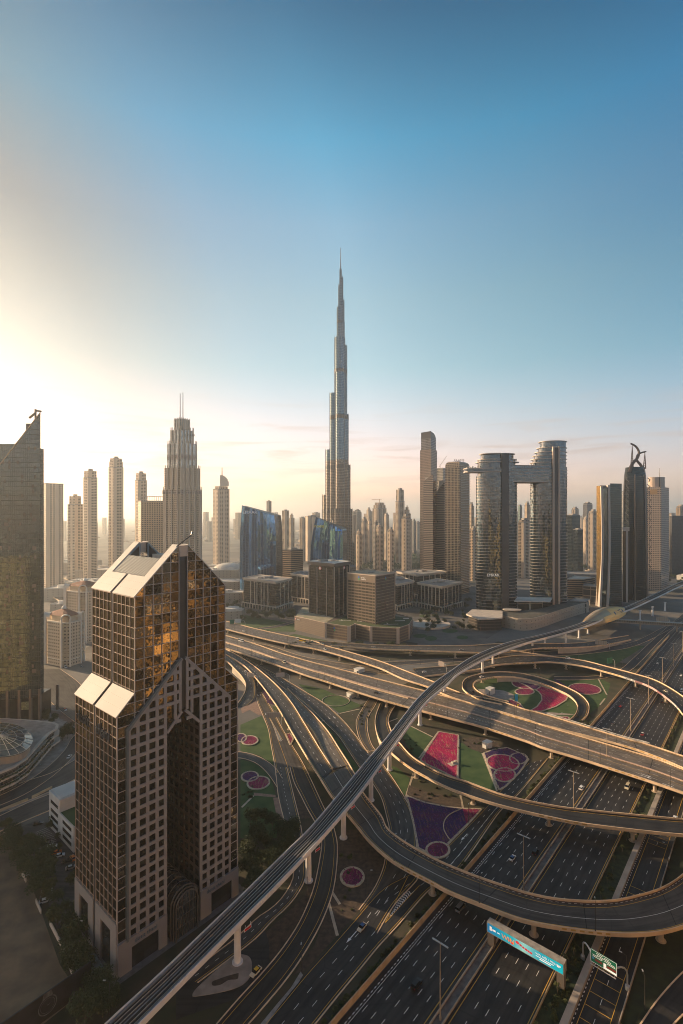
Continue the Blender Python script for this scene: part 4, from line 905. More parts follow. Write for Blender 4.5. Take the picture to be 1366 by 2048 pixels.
# dry plot, car park and pavement at lower left
sheet('dry_plot', [P(*p) for p in ((-120, 1640), (0, 1640), (60, 1760), (120, 1930), (160, 1990), (60, 2070), (-120, 2140))], plain('dry_field', (.21, .145, .088), .95, c2=(.12, .085, .055), scale=.12, bump=.6, detail=9), .04)
sheet('car_park', [P(*p) for p in ((40, 1655), (75, 1640), (110, 1655), (160, 1700), (165, 1880), (235, 1965), (190, 1990), (120, 1880), (85, 1770))], ASPH2, .05)
sheet('plaza', [P(*p) for p in ((80, 1395), (160, 1440), (165, 1560), (60, 1610), (-60, 1640), (-60, 1470), (60, 1460))], PAVE, .045)
sheet('pavement', [DP(-4, -3, 0), DP(57, -3, 0), DP(57, 40, 0), DP(-4, 40, 0)], plain('grey_paving', (.16, .155, .15), .9, c2=(.11, .105, .10), scale=.5), .06)
m = MB()
for k in range(7): m.face([P(85 + k * 8 + d, 1418 + k * 4 + e, 0)[:2] + (.07,) for d, e in ((0, 0), (62, 10), (66, 14), (2, 4))])
tag(m.build('plaza_stripes', BRICK), kind='structure')
# ---- trees: trunk, limbs and a crown of many leaf-sized faces
def leafmat(name, a, b):
    m = plain(name, a, .75, c2=b, scale=.9, spec=.25)
    return m
LEAF = [leafmat('leaf_olive', (.036, .050, .016), (.078, .088, .028)), leafmat('leaf_dark', (.028, .044, .016), (.058, .074, .026)), leafmat('leaf_light', (.050, .062, .018), (.085, .088, .026))]
BARK = plain('bark', (.10, .075, .055), .9)
def make_tree(name, h, w, nleaf, size, mat, seed, trunk=.35, lobes=9):
    q = random.Random(seed); root = empty(name, (0, 0, 0))
    t = MB(); th = h * .38; t.tube((0, 0, 0), (.1, .05, th), trunk * .55, trunk * .35, 6)
    lb = []
    for k in range(lobes):
        a = q.uniform(0, 6.283); r_ = w * .5 * math.sqrt(q.random()) * .75; z = h * q.uniform(.45, .82)
        lb.append((r_ * math.cos(a), r_ * math.sin(a), z, w * q.uniform(.17, .30)))
        if k < 6: t.tube((.1, .05, th * .9), (lb[-1][0] * .8, lb[-1][1] * .8, z), trunk * .3, trunk * .1, 5)
    t.build('trunk', BARK, root)
    c = MB()
    for k in range(nleaf):
        x, y, z, r_ = q.choice(lb); 
        d = Vector((q.gauss(0, 1), q.gauss(0, 1), q.gauss(0, .8))).normalized() * r_ * q.uniform(.55, 1.08)
        p = Vector((x, y, z)) + d; s = size * q.uniform(.6, 1.3)
        u = Vector((q.gauss(0, 1), q.gauss(0, 1), q.gauss(0, .6))).normalized(); v = u.orthogonal().normalized(); v = (v + u.cross(v) * q.uniform(-1, 1)).normalized()
        c.face([p - u * s - v * s * .5, p + u * s * .2 - v * s * .6, p + u * s + v * s * .4, p - u * s * .3 + v * s * .6])
    c.build('crown', mat, root)
    return root
def make_palm(name, h, seed):
    q = random.Random(seed); root = empty(name, (0, 0, 0)); t = MB(); t.tube((0, 0, 0), (.15, .1, h), .22, .15, 7); t.build('trunk', BARK, root)
    c = MB()
    for k in range(22):
        a = k * 2.4; up = q.uniform(-.3, 1.0); L_ = q.uniform(1.8, 2.6); px_, pz = .15, h
        pts = []
        for j in range(6):
            f = j / 5; pts.append((.15 + math.cos(a) * L_ * f, .1 + math.sin(a) * L_ * f, h + L_ * (up * f - 1.05 * f * f)))
        for j in range(5):
            w0, w1 = .34 * (1 - j / 6), .34 * (1 - (j + 1) / 6); n = (-math.sin(a), math.cos(a)); p, r_ = pts[j], pts[j + 1]
            for sg in (-1, 1):
                c.face([p, r_, (r_[0] + n[0] * w1 * sg, r_[1] + n[1] * w1 * sg, r_[2] - .16), (p[0] + n[0] * w0 * sg, p[1] + n[1] * w0 * sg, p[2] - .16)])
    c.build('crown', LEAF[0], root); return root
def make_shrub(name, mat, seed, r=.9):
    q = random.Random(seed); c = MB()
    for k in range(150):
        d = Vector((q.gauss(0, 1), q.gauss(0, 1), abs(q.gauss(0, .8)))).normalized() * r * q.uniform(.4, 1.05); s = .26 * q.uniform(.6, 1.3)
        u = Vector((q.gauss(0, 1), q.gauss(0, 1), q.gauss(0, .6))).normalized(); v = u.orthogonal().normalized()
        c.face([d - u * s, d - v * s * .7, d + u * s, d + v * s * .7])
    return c.build(name, mat)
TREES = [freeze(make_tree('tree', 9, 8.5, 1500, .34, LEAF[0], 1)), freeze(make_tree('tree', 11, 10.5, 1900, .36, LEAF[1], 2, lobes=12)), freeze(make_tree('tree', 7, 6.5, 1100, .30, LEAF[2], 3, lobes=7))]
PALM = freeze(make_palm('palm_tree', 6.0, 4)); SHRUBS = [make_shrub('shrub', LEAF[1], 5), make_shrub('shrub', LEAF[0], 6), make_shrub('shrub', LEAF[2], 8)]
USED = set()
def plant(proto, x, y, label, group, cat='tree', sc=1.0, z=0.0):
    o = proto if proto.name not in USED else copy_tree(proto)
    USED.add(proto.name); put(o, (x, y, z), rnd.uniform(0, 6.28), sc)
    return tag(o, label, cat, group)
def grove(kinds, spots, label, group, s0=.8, s1=1.25):
    for x, y in spots:
        p = P(x, y); plant(TREES[rnd.choice(kinds)], p[0], p[1], label, group, sc=rnd.uniform(s0, s1))
grove((1, 0), [(500, 1655), (520, 1648), (545, 1660), (560, 1675), (575, 1690), (512, 1690), (530, 1700), (500, 1720), (552, 1715), (580, 1712), (520, 1735), (497, 1760), (540, 1745), (505, 1790), (562, 1738), (590, 1675)], 'dense tree in the clump between the gabled tower and the viaduct', 'trees beside the viaduct', .75, 1.15)
grove((1, 0), [(10, 1665), (35, 1690), (20, 1710), (55, 1700), (65, 1722), (40, 1735), (78, 1745), (60, 1760), (95, 1735), (85, 1775), (70, 1795), (100, 1800), (92, 1758), (50, 1712), (25, 1685)], 'dark tree between the dry plot and the car park', 'trees along the dry plot', .75, 1.1)
grove((1, 0), [(110, 1810), (128, 1830), (115, 1850), (140, 1860), (150, 1835), (130, 1880), (155, 1885), (140, 1905), (150, 1930), (165, 1955), (145, 1945)], 'dark tree on the verge beside the base of the gabled tower', 'trees at the foot of the gabled tower', .6, .95)
grove((1,), [(175, 1985), (195, 2000), (210, 1990), (185, 2025), (205, 2035), (225, 2015), (170, 2045)], 'very dark tree in front of the gabled tower next to the viaduct', 'dark trees in front of the gabled tower', .7, 1.0)
grove((2, 0), [(100, 1662), (115, 1680), (120, 1700), (108, 1650), (148, 1760), (140, 1775), (155, 1745)], 'small tree next to the white building and the parked cars', 'trees beside the white building', .5, .7)
grove((0, 1), [(75, 1418), (85, 1428), (95, 1436), (90, 1445), (102, 1450), (112, 1442), (84, 1440), (70, 1430)], 'thin tree on the plaza beside the tall glass tower', 'plaza trees', .5, .75)
grove((1,), [(128, 1470), (140, 1466), (135, 1478), (125, 1482), (146, 1476)], 'round clipped tree in the raised plaza planter', 'planter trees', .6, .8)
EQ = []
for k in range(26): EQ.append((482 + k * 5.2 + rnd.uniform(-3, 3), 1232 + rnd.uniform(-7, 8) + (k % 3) * 2))
grove((0, 2, 1), EQ, 'olive tree on the lawn in front of the white colonnade offices', 'trees in front of the colonnade offices', .8, 1.3)
EQ = []
for k in range(58): EQ.append((830 + rnd.uniform(0, 115), 1195 + rnd.uniform(0, 72)))
grove((0, 1), [q for q in EQ if not (838 < q[0] < 925 and q[1] < 1212)], 'street tree on the forecourt between the offices and the bridged towers', 'forecourt trees', .6, 1.0)
grove((1, 0), [(1010 + rnd.uniform(0, 100), 1232 + rnd.uniform(-3, 10)) for k in range(26)], 'tree on the terrace at the foot of the bridged towers', 'terrace trees', .6, .9)
grove((0, 1), [(170 + rnd.uniform(-6, 25), 1225 + rnd.uniform(-25, 40)) for k in range(14)], 'tree behind the cream hotel in the morning haze', 'hotel garden trees', .9, 1.4)
grove((1, 0), [(1300 + rnd.uniform(0, 66), 1150 + rnd.uniform(-12, 22)) for k in range(14)], 'tree on the waste ground beyond the metro station', 'far verge trees', .9, 1.3)
for k in range(40):
    q = ST(50.5 + rnd.uniform(-.8, .8), 235 + k * 9.5 + rnd.uniform(-2, 2)); plant(PALM, q[0], q[1], 'short palm on the highway verge, ' + nth(k + 1) + ' along from the banner beam', 'verge palms', 'palm', rnd.uniform(.35, .75))
for k in range(140):
    s = 150 + k * 2.7; t = -2.4 + rnd.uniform(-1.3, 1.2)
    if 1 < 2: q = ST(t, s); plant(SHRUBS[rnd.choice((0, 1, 1, 2))], q[0], q[1], 'clipped shrub in the planted strip along the sandstone highway wall', 'shrubs along the highway wall', 'shrub', rnd.uniform(.7, 1.6))
for k in range(42):
    s = 262 + rnd.uniform(0, 34) if k < 26 else rnd.uniform(250, 480); t = 51.8 + rnd.uniform(-2.6, 2.4)
    q = ST(t, s); plant(SHRUBS[rnd.choice((0, 1))], q[0], q[1], 'low dark shrub on the palm verge', 'shrubs on the palm verge', 'shrub', rnd.uniform(.7, 1.4))
for k in range(20):
    q = ST(73 + rnd.uniform(0, 14), rnd.uniform(225, 275)); plant(SHRUBS[0], q[0], q[1], 'shrub on the dark bank by the side road', 'shrubs on the far bank', 'shrub', rnd.uniform(.7, 1.3))
EQ = [(rnd.uniform(560, 830), rnd.uniform(1296, 1302)) for k in range(30)] + [(rnd.uniform(640, 830), rnd.uniform(1196, 1216)) for k in range(40)] + [(rnd.uniform(940, 1000), rnd.uniform(1215, 1262)) for k in range(20)]
grove((0, 1, 2), EQ, 'street tree lining the roads round the office blocks', 'street trees round the offices', .55, .95)
EQ = [(rnd.uniform(1130, 1200), rnd.uniform(1120, 1175)) for k in range(30)] + [(rnd.uniform(455, 480), rnd.uniform(1190, 1245)) for k in range(16)]
grove((0, 1), EQ, 'tree among the low buildings beyond the offices', 'trees among the low buildings', .8, 1.2)
for k in range(92):
    c, x, y = rnd.choice((('D', rnd.uniform(600, 760), rnd.uniform(130, 600)), ('R5', rnd.uniform(690, 1150), rnd.uniform(770, 980)), ('R5', rnd.uniform(180, 300), rnd.uniform(60, 240)), ('R5', rnd.uniform(600, 760), rnd.uniform(380, 560)), ('R3', rnd.uniform(60, 180), rnd.uniform(1180, 1300)), ('R6', rnd.uniform(1010, 1130), rnd.uniform(400, 460)), ('C', rnd.uniform(390, 560), rnd.uniform(80, 130))))
    p = PC(c, x, y); plant(SHRUBS[rnd.choice((0, 1, 2))], p[0], p[1], 'low shrub scattered in the interchange gardens', 'garden shrubs', 'shrub', rnd.uniform(.5, 1.3))
# the wooded park far behind the offices, read as one mass
m = MB(); q = random.Random(9)
for k in range(9000):
    x, y = q.uniform(690, 850), q.uniform(1106, 1140); p = P(x, y)
    if q.random() < .35 and y < 1115: continue
    h = 7 * q.random() ** .5; s = q.uniform(.8, 1.8); u = Vector((q.gauss(0, 1), q.gauss(0, 1), q.gauss(0, .6))).normalized(); v = u.orthogonal()
    c = Vector((p[0], p[1], h)); m.face([c - u * s, c - v * s, c + u * s, c + v * s])
tag(m.build('woodland', LEAF[1]), 'dark wooded park behind the brown office block', 'woods', kind='stuff')
# forecourts and lawns round the offices
sheet('forecourt', [P(*p) for p in ((455, 1245), (600, 1262), (640, 1215), (840, 1215), (835, 1290), (950, 1292), (1000, 1262), (960, 1190), (760, 1185), (470, 1195))], plain('forecourt_paving', (.15, .135, .12), .9, c2=(.085, .08, .075), scale=.05, detail=8), .03)
sheet('lawn', [P(*p) for p in ((478, 1228), (600, 1250), (590, 1264), (520, 1262), (470, 1250))], GRASS, .07)
sheet('lawn', [P(*p) for p in ((545, 1275), (590, 1268), (700, 1291), (820, 1295), (820, 1298), (690, 1295))], GRASS, .07)
for k, (x, y, a, b) in enumerate(((840, 1272, 14, 4), (862, 1277, 12, 5), (900, 1262, 16, 4), (925, 1275, 12, 4), (850, 1232, 12, 3), (812, 1238, 10, 3))):
    sheet('lawn', oval('I', x, y, a, b, 16), GRASS, .075)
sheet('lawn', [P(*p) for p in ((650, 1315), (760, 1300), (980, 1303), (980, 1312), (760, 1322), (690, 1326))], GRASS2, .06); sheet('lawn', [P(*p) for p in ((1105, 1318), (1150, 1300), (1250, 1290), (1290, 1292), (1230, 1330), (1180, 1325))], GRASS, .06)
sheet('lawn', [P(*p) for p in ((690, 1108), (830, 1104), (835, 1118), (700, 1122))], GRASS, .06)
# ------------------------------------------------------------------ twin gabled glass and granite tower in the foreground
def clip(poly, a, b, c):
    """keep a*t + b*z <= c"""
    out = []
    for i in range(len(poly)):
        p, q = poly[i], poly[(i + 1) % len(poly)]; fp, fq = a * p[0] + b * p[1] - c, a * q[0] + b * q[1] - c
        if fp <= 0: out.append(p)
        if fp * fq < 0: k = fp / (fp - fq); out.append((p[0] + (q[0] - p[0]) * k, p[1] + (q[1] - p[1]) * k))
    return out
BRONZE = glassy('bronze_glass', (.045, .04, .034), (.42, .35, .26), rough=.025, metal=.92, tilt=.02, warp=.05, wscale=1.0)
WINM = glassy('dark_pane', (.030, .027, .025), (.13, .105, .08), rough=.03, metal=.85, tilt=.02, warp=.04, wscale=1.0)
BRONZE2 = glassy('olive_glass', (.055, .046, .032), (.11, .09, .062), rough=.08, metal=.8, tilt=.008, warp=.012, wscale=.3)
PINK = plain('pink_granite', (.245, .228, .222), .7, c2=(.20, .186, .18), scale=.25)
MULL = plain('pinkish_mullion', (.31, .27, .25), .6)
GRAN_W = facade('granite_windows', (.12, .095, .085), (.02, .02, .022), (.05, .05, .05), du=3.85, dv=3.85, fu=.36, fv=.38, rough=.1, metal=.3)
GRAN_J = facade('granite_slabs', (.24, .222, .216), (.10, .075, .065), du=1.3, dv=1.0, fu=.96, fv=.95, rough=.7, metal=0, tilt=0, warp=0)
WPANEL = facade('white_roof_panels', (.40, .375, .345), (.09, .075, .06), (.17, .14, .11), du=1.5, dv=3.3, fu=.86, fv=.93, rough=.6, metal=0, tilt=0, warp=0, frame2=(.54, .51, .47))
DKBLUE = plain('dark_blue_cladding', (.035, .045, .06), .35, .3)
root = empty('gabled_tower', DP(26.5, 18, 0), 'twin gabled dark glass office tower with pink granite grid front and white sloping roofs', 'skyscraper')
def top(t):                                              # outline of the front, height over t
    t = min(t, 53 - t)
    if t < 6.6: return 93 + t
    return min(135 + (t - 6.6), 153)
# core behind the glass
poly = [(.3, 0), (19, 0), (19, 81.5), (26.7, 89.5), (34.4, 81.5), (34.4, 0), (52.7, 0), (52.7, 92.6), (46.2, 99), (46.2, 134.8), (40, 141), (13, 141), (6.8, 134.8), (6.8, 99), (.3, 92.6)]
m = MB()
rings = [[DP(t, s, z) for t, z in poly] for s in (.5, 35.5)]
m.loft(rings[::-1], 0)
for s0, s1 in ((.5, 4.4), (31.6, 35.5)):
    pg = [(13, 141), (40, 141), (28.6, 152.6), (28.6, 147), (24.4, 147), (24.4, 152.6)]
    m.loft([[DP(t, s1, z) for t, z in pg], [DP(t, s0, z) for t, z in pg]])
m.build('core', plain('core_dark', (.03, .03, .032), .6), root)
# recess side walls, deep passage
m = MB()
for t, sg in ((19.02, 1), (34.38, -1)):
    q = [DP(t, .6, 0), DP(t, 33, 0), DP(t, 33, 81.4), DP(t, .6, 81.4)]; uv = [(.6, 0), (33, 0), (33, 81.4), (.6, 81.4)]
    m.face(q if sg > 0 else q[::-1], 0, uv if sg > 0 else uv[::-1])
q = [DP(19, 33, 0), DP(34.4, 33, 0), DP(34.4, 33, 89), DP(19, 33, 89)]; m.face(q, 1)
m.build('recess_wall', [GRAN_W, plain('recess_dark', (.05, .045, .042), .7)], root)
m = MB()                                                 # concentric ribs at the back corner of the recess
for k in range(6):
    rr_ = 6.6 - k * .75; pts = []
    for j in range(9):
        a = math.pi / 2 * j / 8; pts.append(DP(33.9 - 7.2 + rr_ * math.sin(a), 30 - k * 1.6, 76 - 3 + rr_ * math.cos(a)))
    pts.append(DP(33.9 - 7.2 + rr_, 30 - k * 1.6, 20)); m.path(pts, .3, 5)
m.build('arch_ribs', plain('rib_bronze', (.11, .085, .07), .6), root)
# curtain wall panes
HZ = 3.85
rows = [135 - HZ * k for k in range(-5, 33)][::-1]
cols_l = [0, 3.55] + [6.6 + 3.6 * i for i in range(6)]
def pane_cols(): return [(a, b) for a, b in zip(cols_l, cols_l[1:])] + [(53 - b, 53 - a) for a, b in zip(cols_l, cols_l[1:])][::-1]
granL = [3.9 + 3.775 * i for i in range(5)]              # granite column edges left of the recess (3.9 .. 19)
ap = lambda t: 87 + (min(t, 53 - t) - 3.9)               # granite gable line
rec = lambda t: 81.5 + max(0, 7.7 - abs(t - 26.7))       # recess line
pans = {True: MB(), False: MB()}; wins = []
for ta, tb in pane_cols():
    for za, zb in zip(rows, rows[1:]):
        pg = [(ta, za), (tb, za), (tb, zb), (ta, zb)]
        pg = clip(pg, -1, 1, 93) if ta < 6.6 and ta < 26 else (clip(pg, 1, 1, 146) if tb > 46.4 else pg)
        if 6.5 < ta < 26: pg = clip(pg, -1, 1, 128.4)
        elif 26 < ta < 46.5: pg = clip(pg, 1, 1, 181.4)
        if 3.8 < (ta + tb) / 2 < 49.2 and len(pg) > 2: pg = clip(pg, -1 if ta < 26 else 1, -1, -(ap(0) + 0) if ta < 26 else -(87 + 49.1)) if False else pg
        if len(pg) < 3: continue
        tc_ = sum(p[0] for p in pg) / len(pg); zc = sum(p[1] for p in pg) / len(pg)
        if 3.55 < tc_ < 49.4 and max(p[1] for p in pg) < ap(tc_) - 4: continue
        dx_, dz_ = rnd.uniform(-.012, .012), rnd.uniform(-.010, .010)
        if len(pg) < 3: continue
        pans[tc_ < 26.5].face([DP(t, .12 + (t - tc_) * dx_ + (z - zc) * dz_, z) for t, z in pg], 0, [(t, z) for t, z in pg])
for pan in pans.values(): pan.build('curtain_glass', BRONZE, root)
# granite grid windows: real panes, set back in the grid
def gran_cells():
    for side in (0, 1):
        for i in range(4):
            a, b = granL[i], granL[i + 1]
            if side: a, b = 53.1 - b, 53.1 - a
            yield a, b
    for a, b in ((19.0, 22.8), (22.8, 24.9), (28.2, 30.5), (30.5, 34.3)): yield a, b
for a, b in gran_cells():
    for k in range(1, 27):
        z0 = 11 + HZ * (k - 1); z1 = z0 + HZ; tc_ = (a + b) / 2
        pg = [(a, z0), (b, z0), (b, z1), (a, z1)]
        pg = clip(pg, -1, 1, 83.1) if tc_ < 26.5 else clip(pg, 1, 1, 83.1 + 53.1)
        if 19 <= tc_ < 26.6: pg = clip(pg, -1, -1, -(81.5 - 0) - 19) if False else clip(pg, 1, -1, -62.5)
        elif 26.6 < tc_ < 34.4: pg = clip(pg, -1, -1, -(81.5 + 34.4))
        if len(pg) >= 3: wins.append(pg)
wins.sort(key=lambda p: -p[0][1])
big = set(id(w) for w in sorted(wins, key=lambda p: p[0][0] * .5 - p[0][1] * .2 + (len(p) != 4) * 50)[:100])
rest = MB()
for w in wins:
    tc_ = sum(p[0] for p in w) / len(w); zc = sum(p[1] for p in w) / len(w); dx_, dz_ = rnd.uniform(-.015, .015), rnd.uniform(-.012, .012)
    f = [DP(t, .10 + (t - tc_) * dx_ + (z - zc) * dz_, z) for t, z in w]; uv = [(t, z) for t, z in w]
    if id(w) in big:
        q = MB(); q.face(f, 0, uv); q.build('window', WINM, root)
    else: rest.face(f, 0, uv)
tag(rest.build('window_rows', WINM, root), kind='stuff')
# mullions of the glass gable
m = MB()
def tbar(ta, tb, z0, z1, s0, s1, mi=0):
    m.prism([DP(ta, s0, 0)[:2], DP(tb, s0, 0)[:2], DP(tb, s1, 0)[:2], DP(ta, s1, 0)[:2]], z0, z1, mi)
for t in [c for c in cols_l[2:]] + [53 - c for c in cols_l[2:]]:
    lo = max(11, ap(t) if 3.9 < t < 49.1 else 11)
    tbar(t - .14, t + .14, lo, top(t) - .1, -.12, .2)
for t in (0.12, 52.88): tbar(t - .22, t + .22, 0, 92.9, -.16, .3)
for t in (6.6, 46.4): tbar(t - .16, t + .16, 93, 135, -.16, .2)
for z in rows:
    lo = 0 if z < 93 else (z - 93 if z < 99.6 else 6.6)
    if z > 135: lo = 6.6 + z - 135
    if z > 152: continue
    hi = 24.6
    if z < ap(26.5):
        g0 = max(3.9, 3.9 + z - 87)                       # glass ends where granite begins
        hi = min(hi, g0)
    if hi - lo > .3:
        tbar(lo, hi, z - .11, z + .11, -.09, .15); tbar(53 - hi, 53 - lo, z - .11, z + .11, -.09, .15)
m.build('mullions', MULL, root)
# granite grid
m = MB(); GP = -.42
for side in (0, 1):
    for i in range(5):
        t = granL[i]; w = .62 if 0 < i < 4 else .6
        a, b = t - w, t + w
        if i == 0: a, b = t, t + 1.0
        if i == 4: a, b = t - .95, t + .3
        if side: a, b = 53.1 - b, 53.1 - a
        c_ = (a + b) / 2; tbar(a, b, 11.4, ap(c_) - .3, GP, .05)
    for c_, w in ((22.9, .6), (25.0, .55)):
        if side: c_ = 53.1 - c_
        tbar(c_ - w, c_ + w, rec(c_), ap(c_) - .4, GP, .05)
for k in range(0, 27):
    z = 11 + HZ * k; hw_ = .63
    lo = 4.4 if z + hw_ < 87 else 3.9 + z + hw_ - 87
    for (a, b) in ((lo, 19.2),) if z < 82 else ((lo, 25.4),):
        if z >= 82:
            b = 25.4; 
        if 81 < z < 90: 
            lo2 = lo; b = 25.4; a = lo2
            e_ = 19 + (z + hw_ - 81.5)
            tbar(max(a, e_), b, z - hw_, z + hw_, GP + .02, .05) if e_ < b else None
            tbar(53.1 - b, 53.1 - max(a, e_), z - hw_, z + hw_, GP + .02, .05) if e_ < b else None
            tbar(a, 19.2, z - hw_, z + hw_, GP + .02, .05); tbar(53.1 - 19.2, 53.1 - a, z - hw_, z + hw_, GP + .02, .05); continue
        if b - a > .5:
            tbar(a, b, z - hw_, z + hw_, GP + .02, .05); tbar(53.1 - b, 53.1 - a, z - hw_, z + hw_, GP + .02, .05)
m.build('granite_grid', GRAN_J, root)
def slope(m, t0, z0, t1, z1, w, s0, s1, mi=0):
    """bar of width w below a sloping line on the front"""
    l = math.hypot(t1 - t0, z1 - z0); nx, nz = (z1 - z0) / l * w, -(t1 - t0) / l * w
    if nz > 0: nx, nz = -nx, -nz
    pg = [(t0, z0), (t1, z1), (t1 + nx, z1 + nz), (t0 + nx, z0 + nz)]
    m.loft([[DP(t, s0, z) for t, z in pg], [DP(t, s1, z) for t, z in pg]], mi)
m = MB()
for sgn in (0, 1):
    f = (lambda t: t) if not sgn else (lambda t: 53.1 - t)
    slope(m, f(3.9), 87.3, f(25.4), 108.8, 1.2, GP - .05, .3); slope(m, f(19), 81.4, f(25.4), 87.9, -1.2 if False else 1.1, GP - .05, .4)
m.build('gable_border', GRAN_J, root)
m = MB(); slope(m, 3.2, 87.4, 24.7, 108.9, .9, -1.0, .3); m.prism([DP(3.2, -.9, 0)[:2], DP(3.95, -.9, 0)[:2], DP(3.95, .2, 0)[:2], DP(3.2, .2, 0)[:2]], 11, 87.4)
m.build('slate_edge', plain('slate_blue', (.09, .115, .13), .5), root)
# central channel and its cap
m = MB(); tbar(24.7, 28.3, 88, 150, .7, 1.0); tbar(24.7, 25.1, 108, 151, -.1, .7); tbar(27.9, 28.3, 108, 151, -.1, .7); m.build('central_channel', DKBLUE, root)
m = MB(); tbar(24.7, 28.3, 148.6, 152.9, -.1, 3.4); tbar(24.7, 28.3, 148.6, 152.9, 32.6, 36.1); m.build('channel_cap', plain('beige_panel', (.46, .36, .28), .7), root)
# left face: panes, mullions, dark groove
LF = MB(); mm = MB()
def lbar(t, sa, sb, z0, z1, o0=-.12, o1=.2):
    mm.prism([DP(t + o0, sa, 0)[:2], DP(t + o0, sb, 0)[:2], DP(t + o1, sb, 0)[:2], DP(t + o1, sa, 0)[:2]], z0, z1)
for t0, zb, zt in ((0, 19, 93), (6.6, 99.6, 135)):
    zr = [zt - HZ * k for k in range(0, 40) if zt - HZ * k > zb - 3]
    for sa, sb in ((0.1, 17.1), (18.9, 35.9)):
        for i in range(5):
            a, b = sa + (sb - sa) * i / 5, sa + (sb - sa) * (i + 1) / 5
            for z0, z1 in zip(zr[1:], zr):
                d1, d2 = rnd.uniform(-.008, .008), rnd.uniform(-.006, .006)
                f = [(b, max(z0, zb)), (a, max(z0, zb)), (a, z1), (b, z1)]
                LF.face([DP(t0 + .12 + (s - (a + b) / 2) * d1 + (z - z0) * d2, s, z) for s, z in f], 0, f)
        for i in range(6):
            s = sa + (sb - sa) * i / 5; lbar(t0, s - .09, s + .09, zb, zt)
        for z in zr[1:]:
            if z > zb: lbar(t0, sa, sb, z - .08, z + .08, -.09, .18)
        lbar(t0, sa, sb, zt - .5, zt - .05, -.2, .2)
LF.build('side_glass', BRONZE2, root); mm.build('side_mullions', plain('side_mullion', (.34, .25, .20), .6), root)
m = MB()
for t0, zb, zt in ((0, 0, 93.2), (6.6, 93, 135.2)):
    m.prism([DP(t0 + .02, 17.1, 0)[:2], DP(t0 + .02, 18.9, 0)[:2], DP(t0 + .6, 18.9, 0)[:2], DP(t0 + .6, 17.1, 0)[:2]], zb, zt)
m.build('side_groove', DKBLUE, root)
m = MB()                                                 # stone base on the left face with tall openings
for sa, sb in ((.0, 17.0), (19.0, 36)):
    for a, b, z0, z1 in ((sa, sa + 4.5, 0, 19), (sb - 4.5, sb, 0, 19), (sa + 4.5, sb - 4.5, 15, 19)):
        m.prism([DP(-.35, a, 0)[:2], DP(-.35, b, 0)[:2], DP(.2, b, 0)[:2], DP(.2, a, 0)[:2]], z0, z1)
    m.face([DP(.15, sb - 4.5, 0), DP(.15, sa + 4.5, 0), DP(.15, sa + 4.5, 15), DP(.15, sb - 4.5, 15)], 1)
LOBBY = glassy('lobby_glass', (.05, .05, .055), (.16, .17, .18), rough=.04, metal=.8, tilt=.03, du=3.4, dv=4.1); m.build('stone_base', [GRAN_J, LOBBY], root); m = MB()
for a, b in ((0, 19.2), (33.9, 53)):                      # front base
    for ta, tb, z0, z1 in ((a, a + 5.2, 0, 11.8), (b - 3.4, b, 0, 11.8), (a + 5.2, b - 3.4, 8.2, 11.8)):
        m.prism([DP(ta, -.75, 0)[:2], DP(tb, -.75, 0)[:2], DP(tb, .4, 0)[:2], DP(ta, .4, 0)[:2]], z0, z1)
    m.face([DP(a + 5.2, -.05, 0), DP(b - 3.4, -.05, 0), DP(b - 3.4, -.05, 8.2), DP(a + 5.2, -.05, 8.2)], 1, [(a + 5.2, 0), (b - 3.4, 0), (b - 3.4, 8.2), (a + 5.2, 8.2)])
m.build('stone_base', [GRAN_J, LOBBY], root)
# roofs
def roofslab(t0, z0, t1, z1, s0, s1, name='roof_panel', mat=WPANEL, lift=.35):
    m = MB(); dt, dz = t1 - t0, z1 - z0; l = math.hypot(dt, dz); nx, nz = -dz / l * lift, dt / l * lift
    if nz < 0: nx, nz = -nx, -nz
    for s, flip in ((s0, 0), (s1, 1)):
        f = [DP(t0, s, z0), DP(t1, s, z1), DP(t1 + nx, s, z1 + nz), DP(t0 + nx, s, z0 + nz)]
        m.face(f if not flip else f[::-1])
    m.face([DP(t0 + nx, s1, z0 + nz), DP(t0 + nx, s0, z0 + nz), DP(t1 + nx, s0, z1 + nz), DP(t1 + nx, s1, z1 + nz)], 0, [(s1, 0), (s0, 0), (s0, l), (s1, l)])
    m.face([DP(t0, s0, z0), DP(t0, s1, z0), DP(t1, s1, z1), DP(t1, s0, z1)]); m.face([DP(t0, s0, z0), DP(t0 + nx, s0, z0 + nz), DP(t0 + nx, s1, z0 + nz), DP(t0, s1, z0)])
    m.face([DP(t1, s0, z1), DP(t1, s1, z1), DP(t1 + nx, s1, z1 + nz), DP(t1 + nx, s0, z1 + nz)])
    return m.build(name, mat, root)
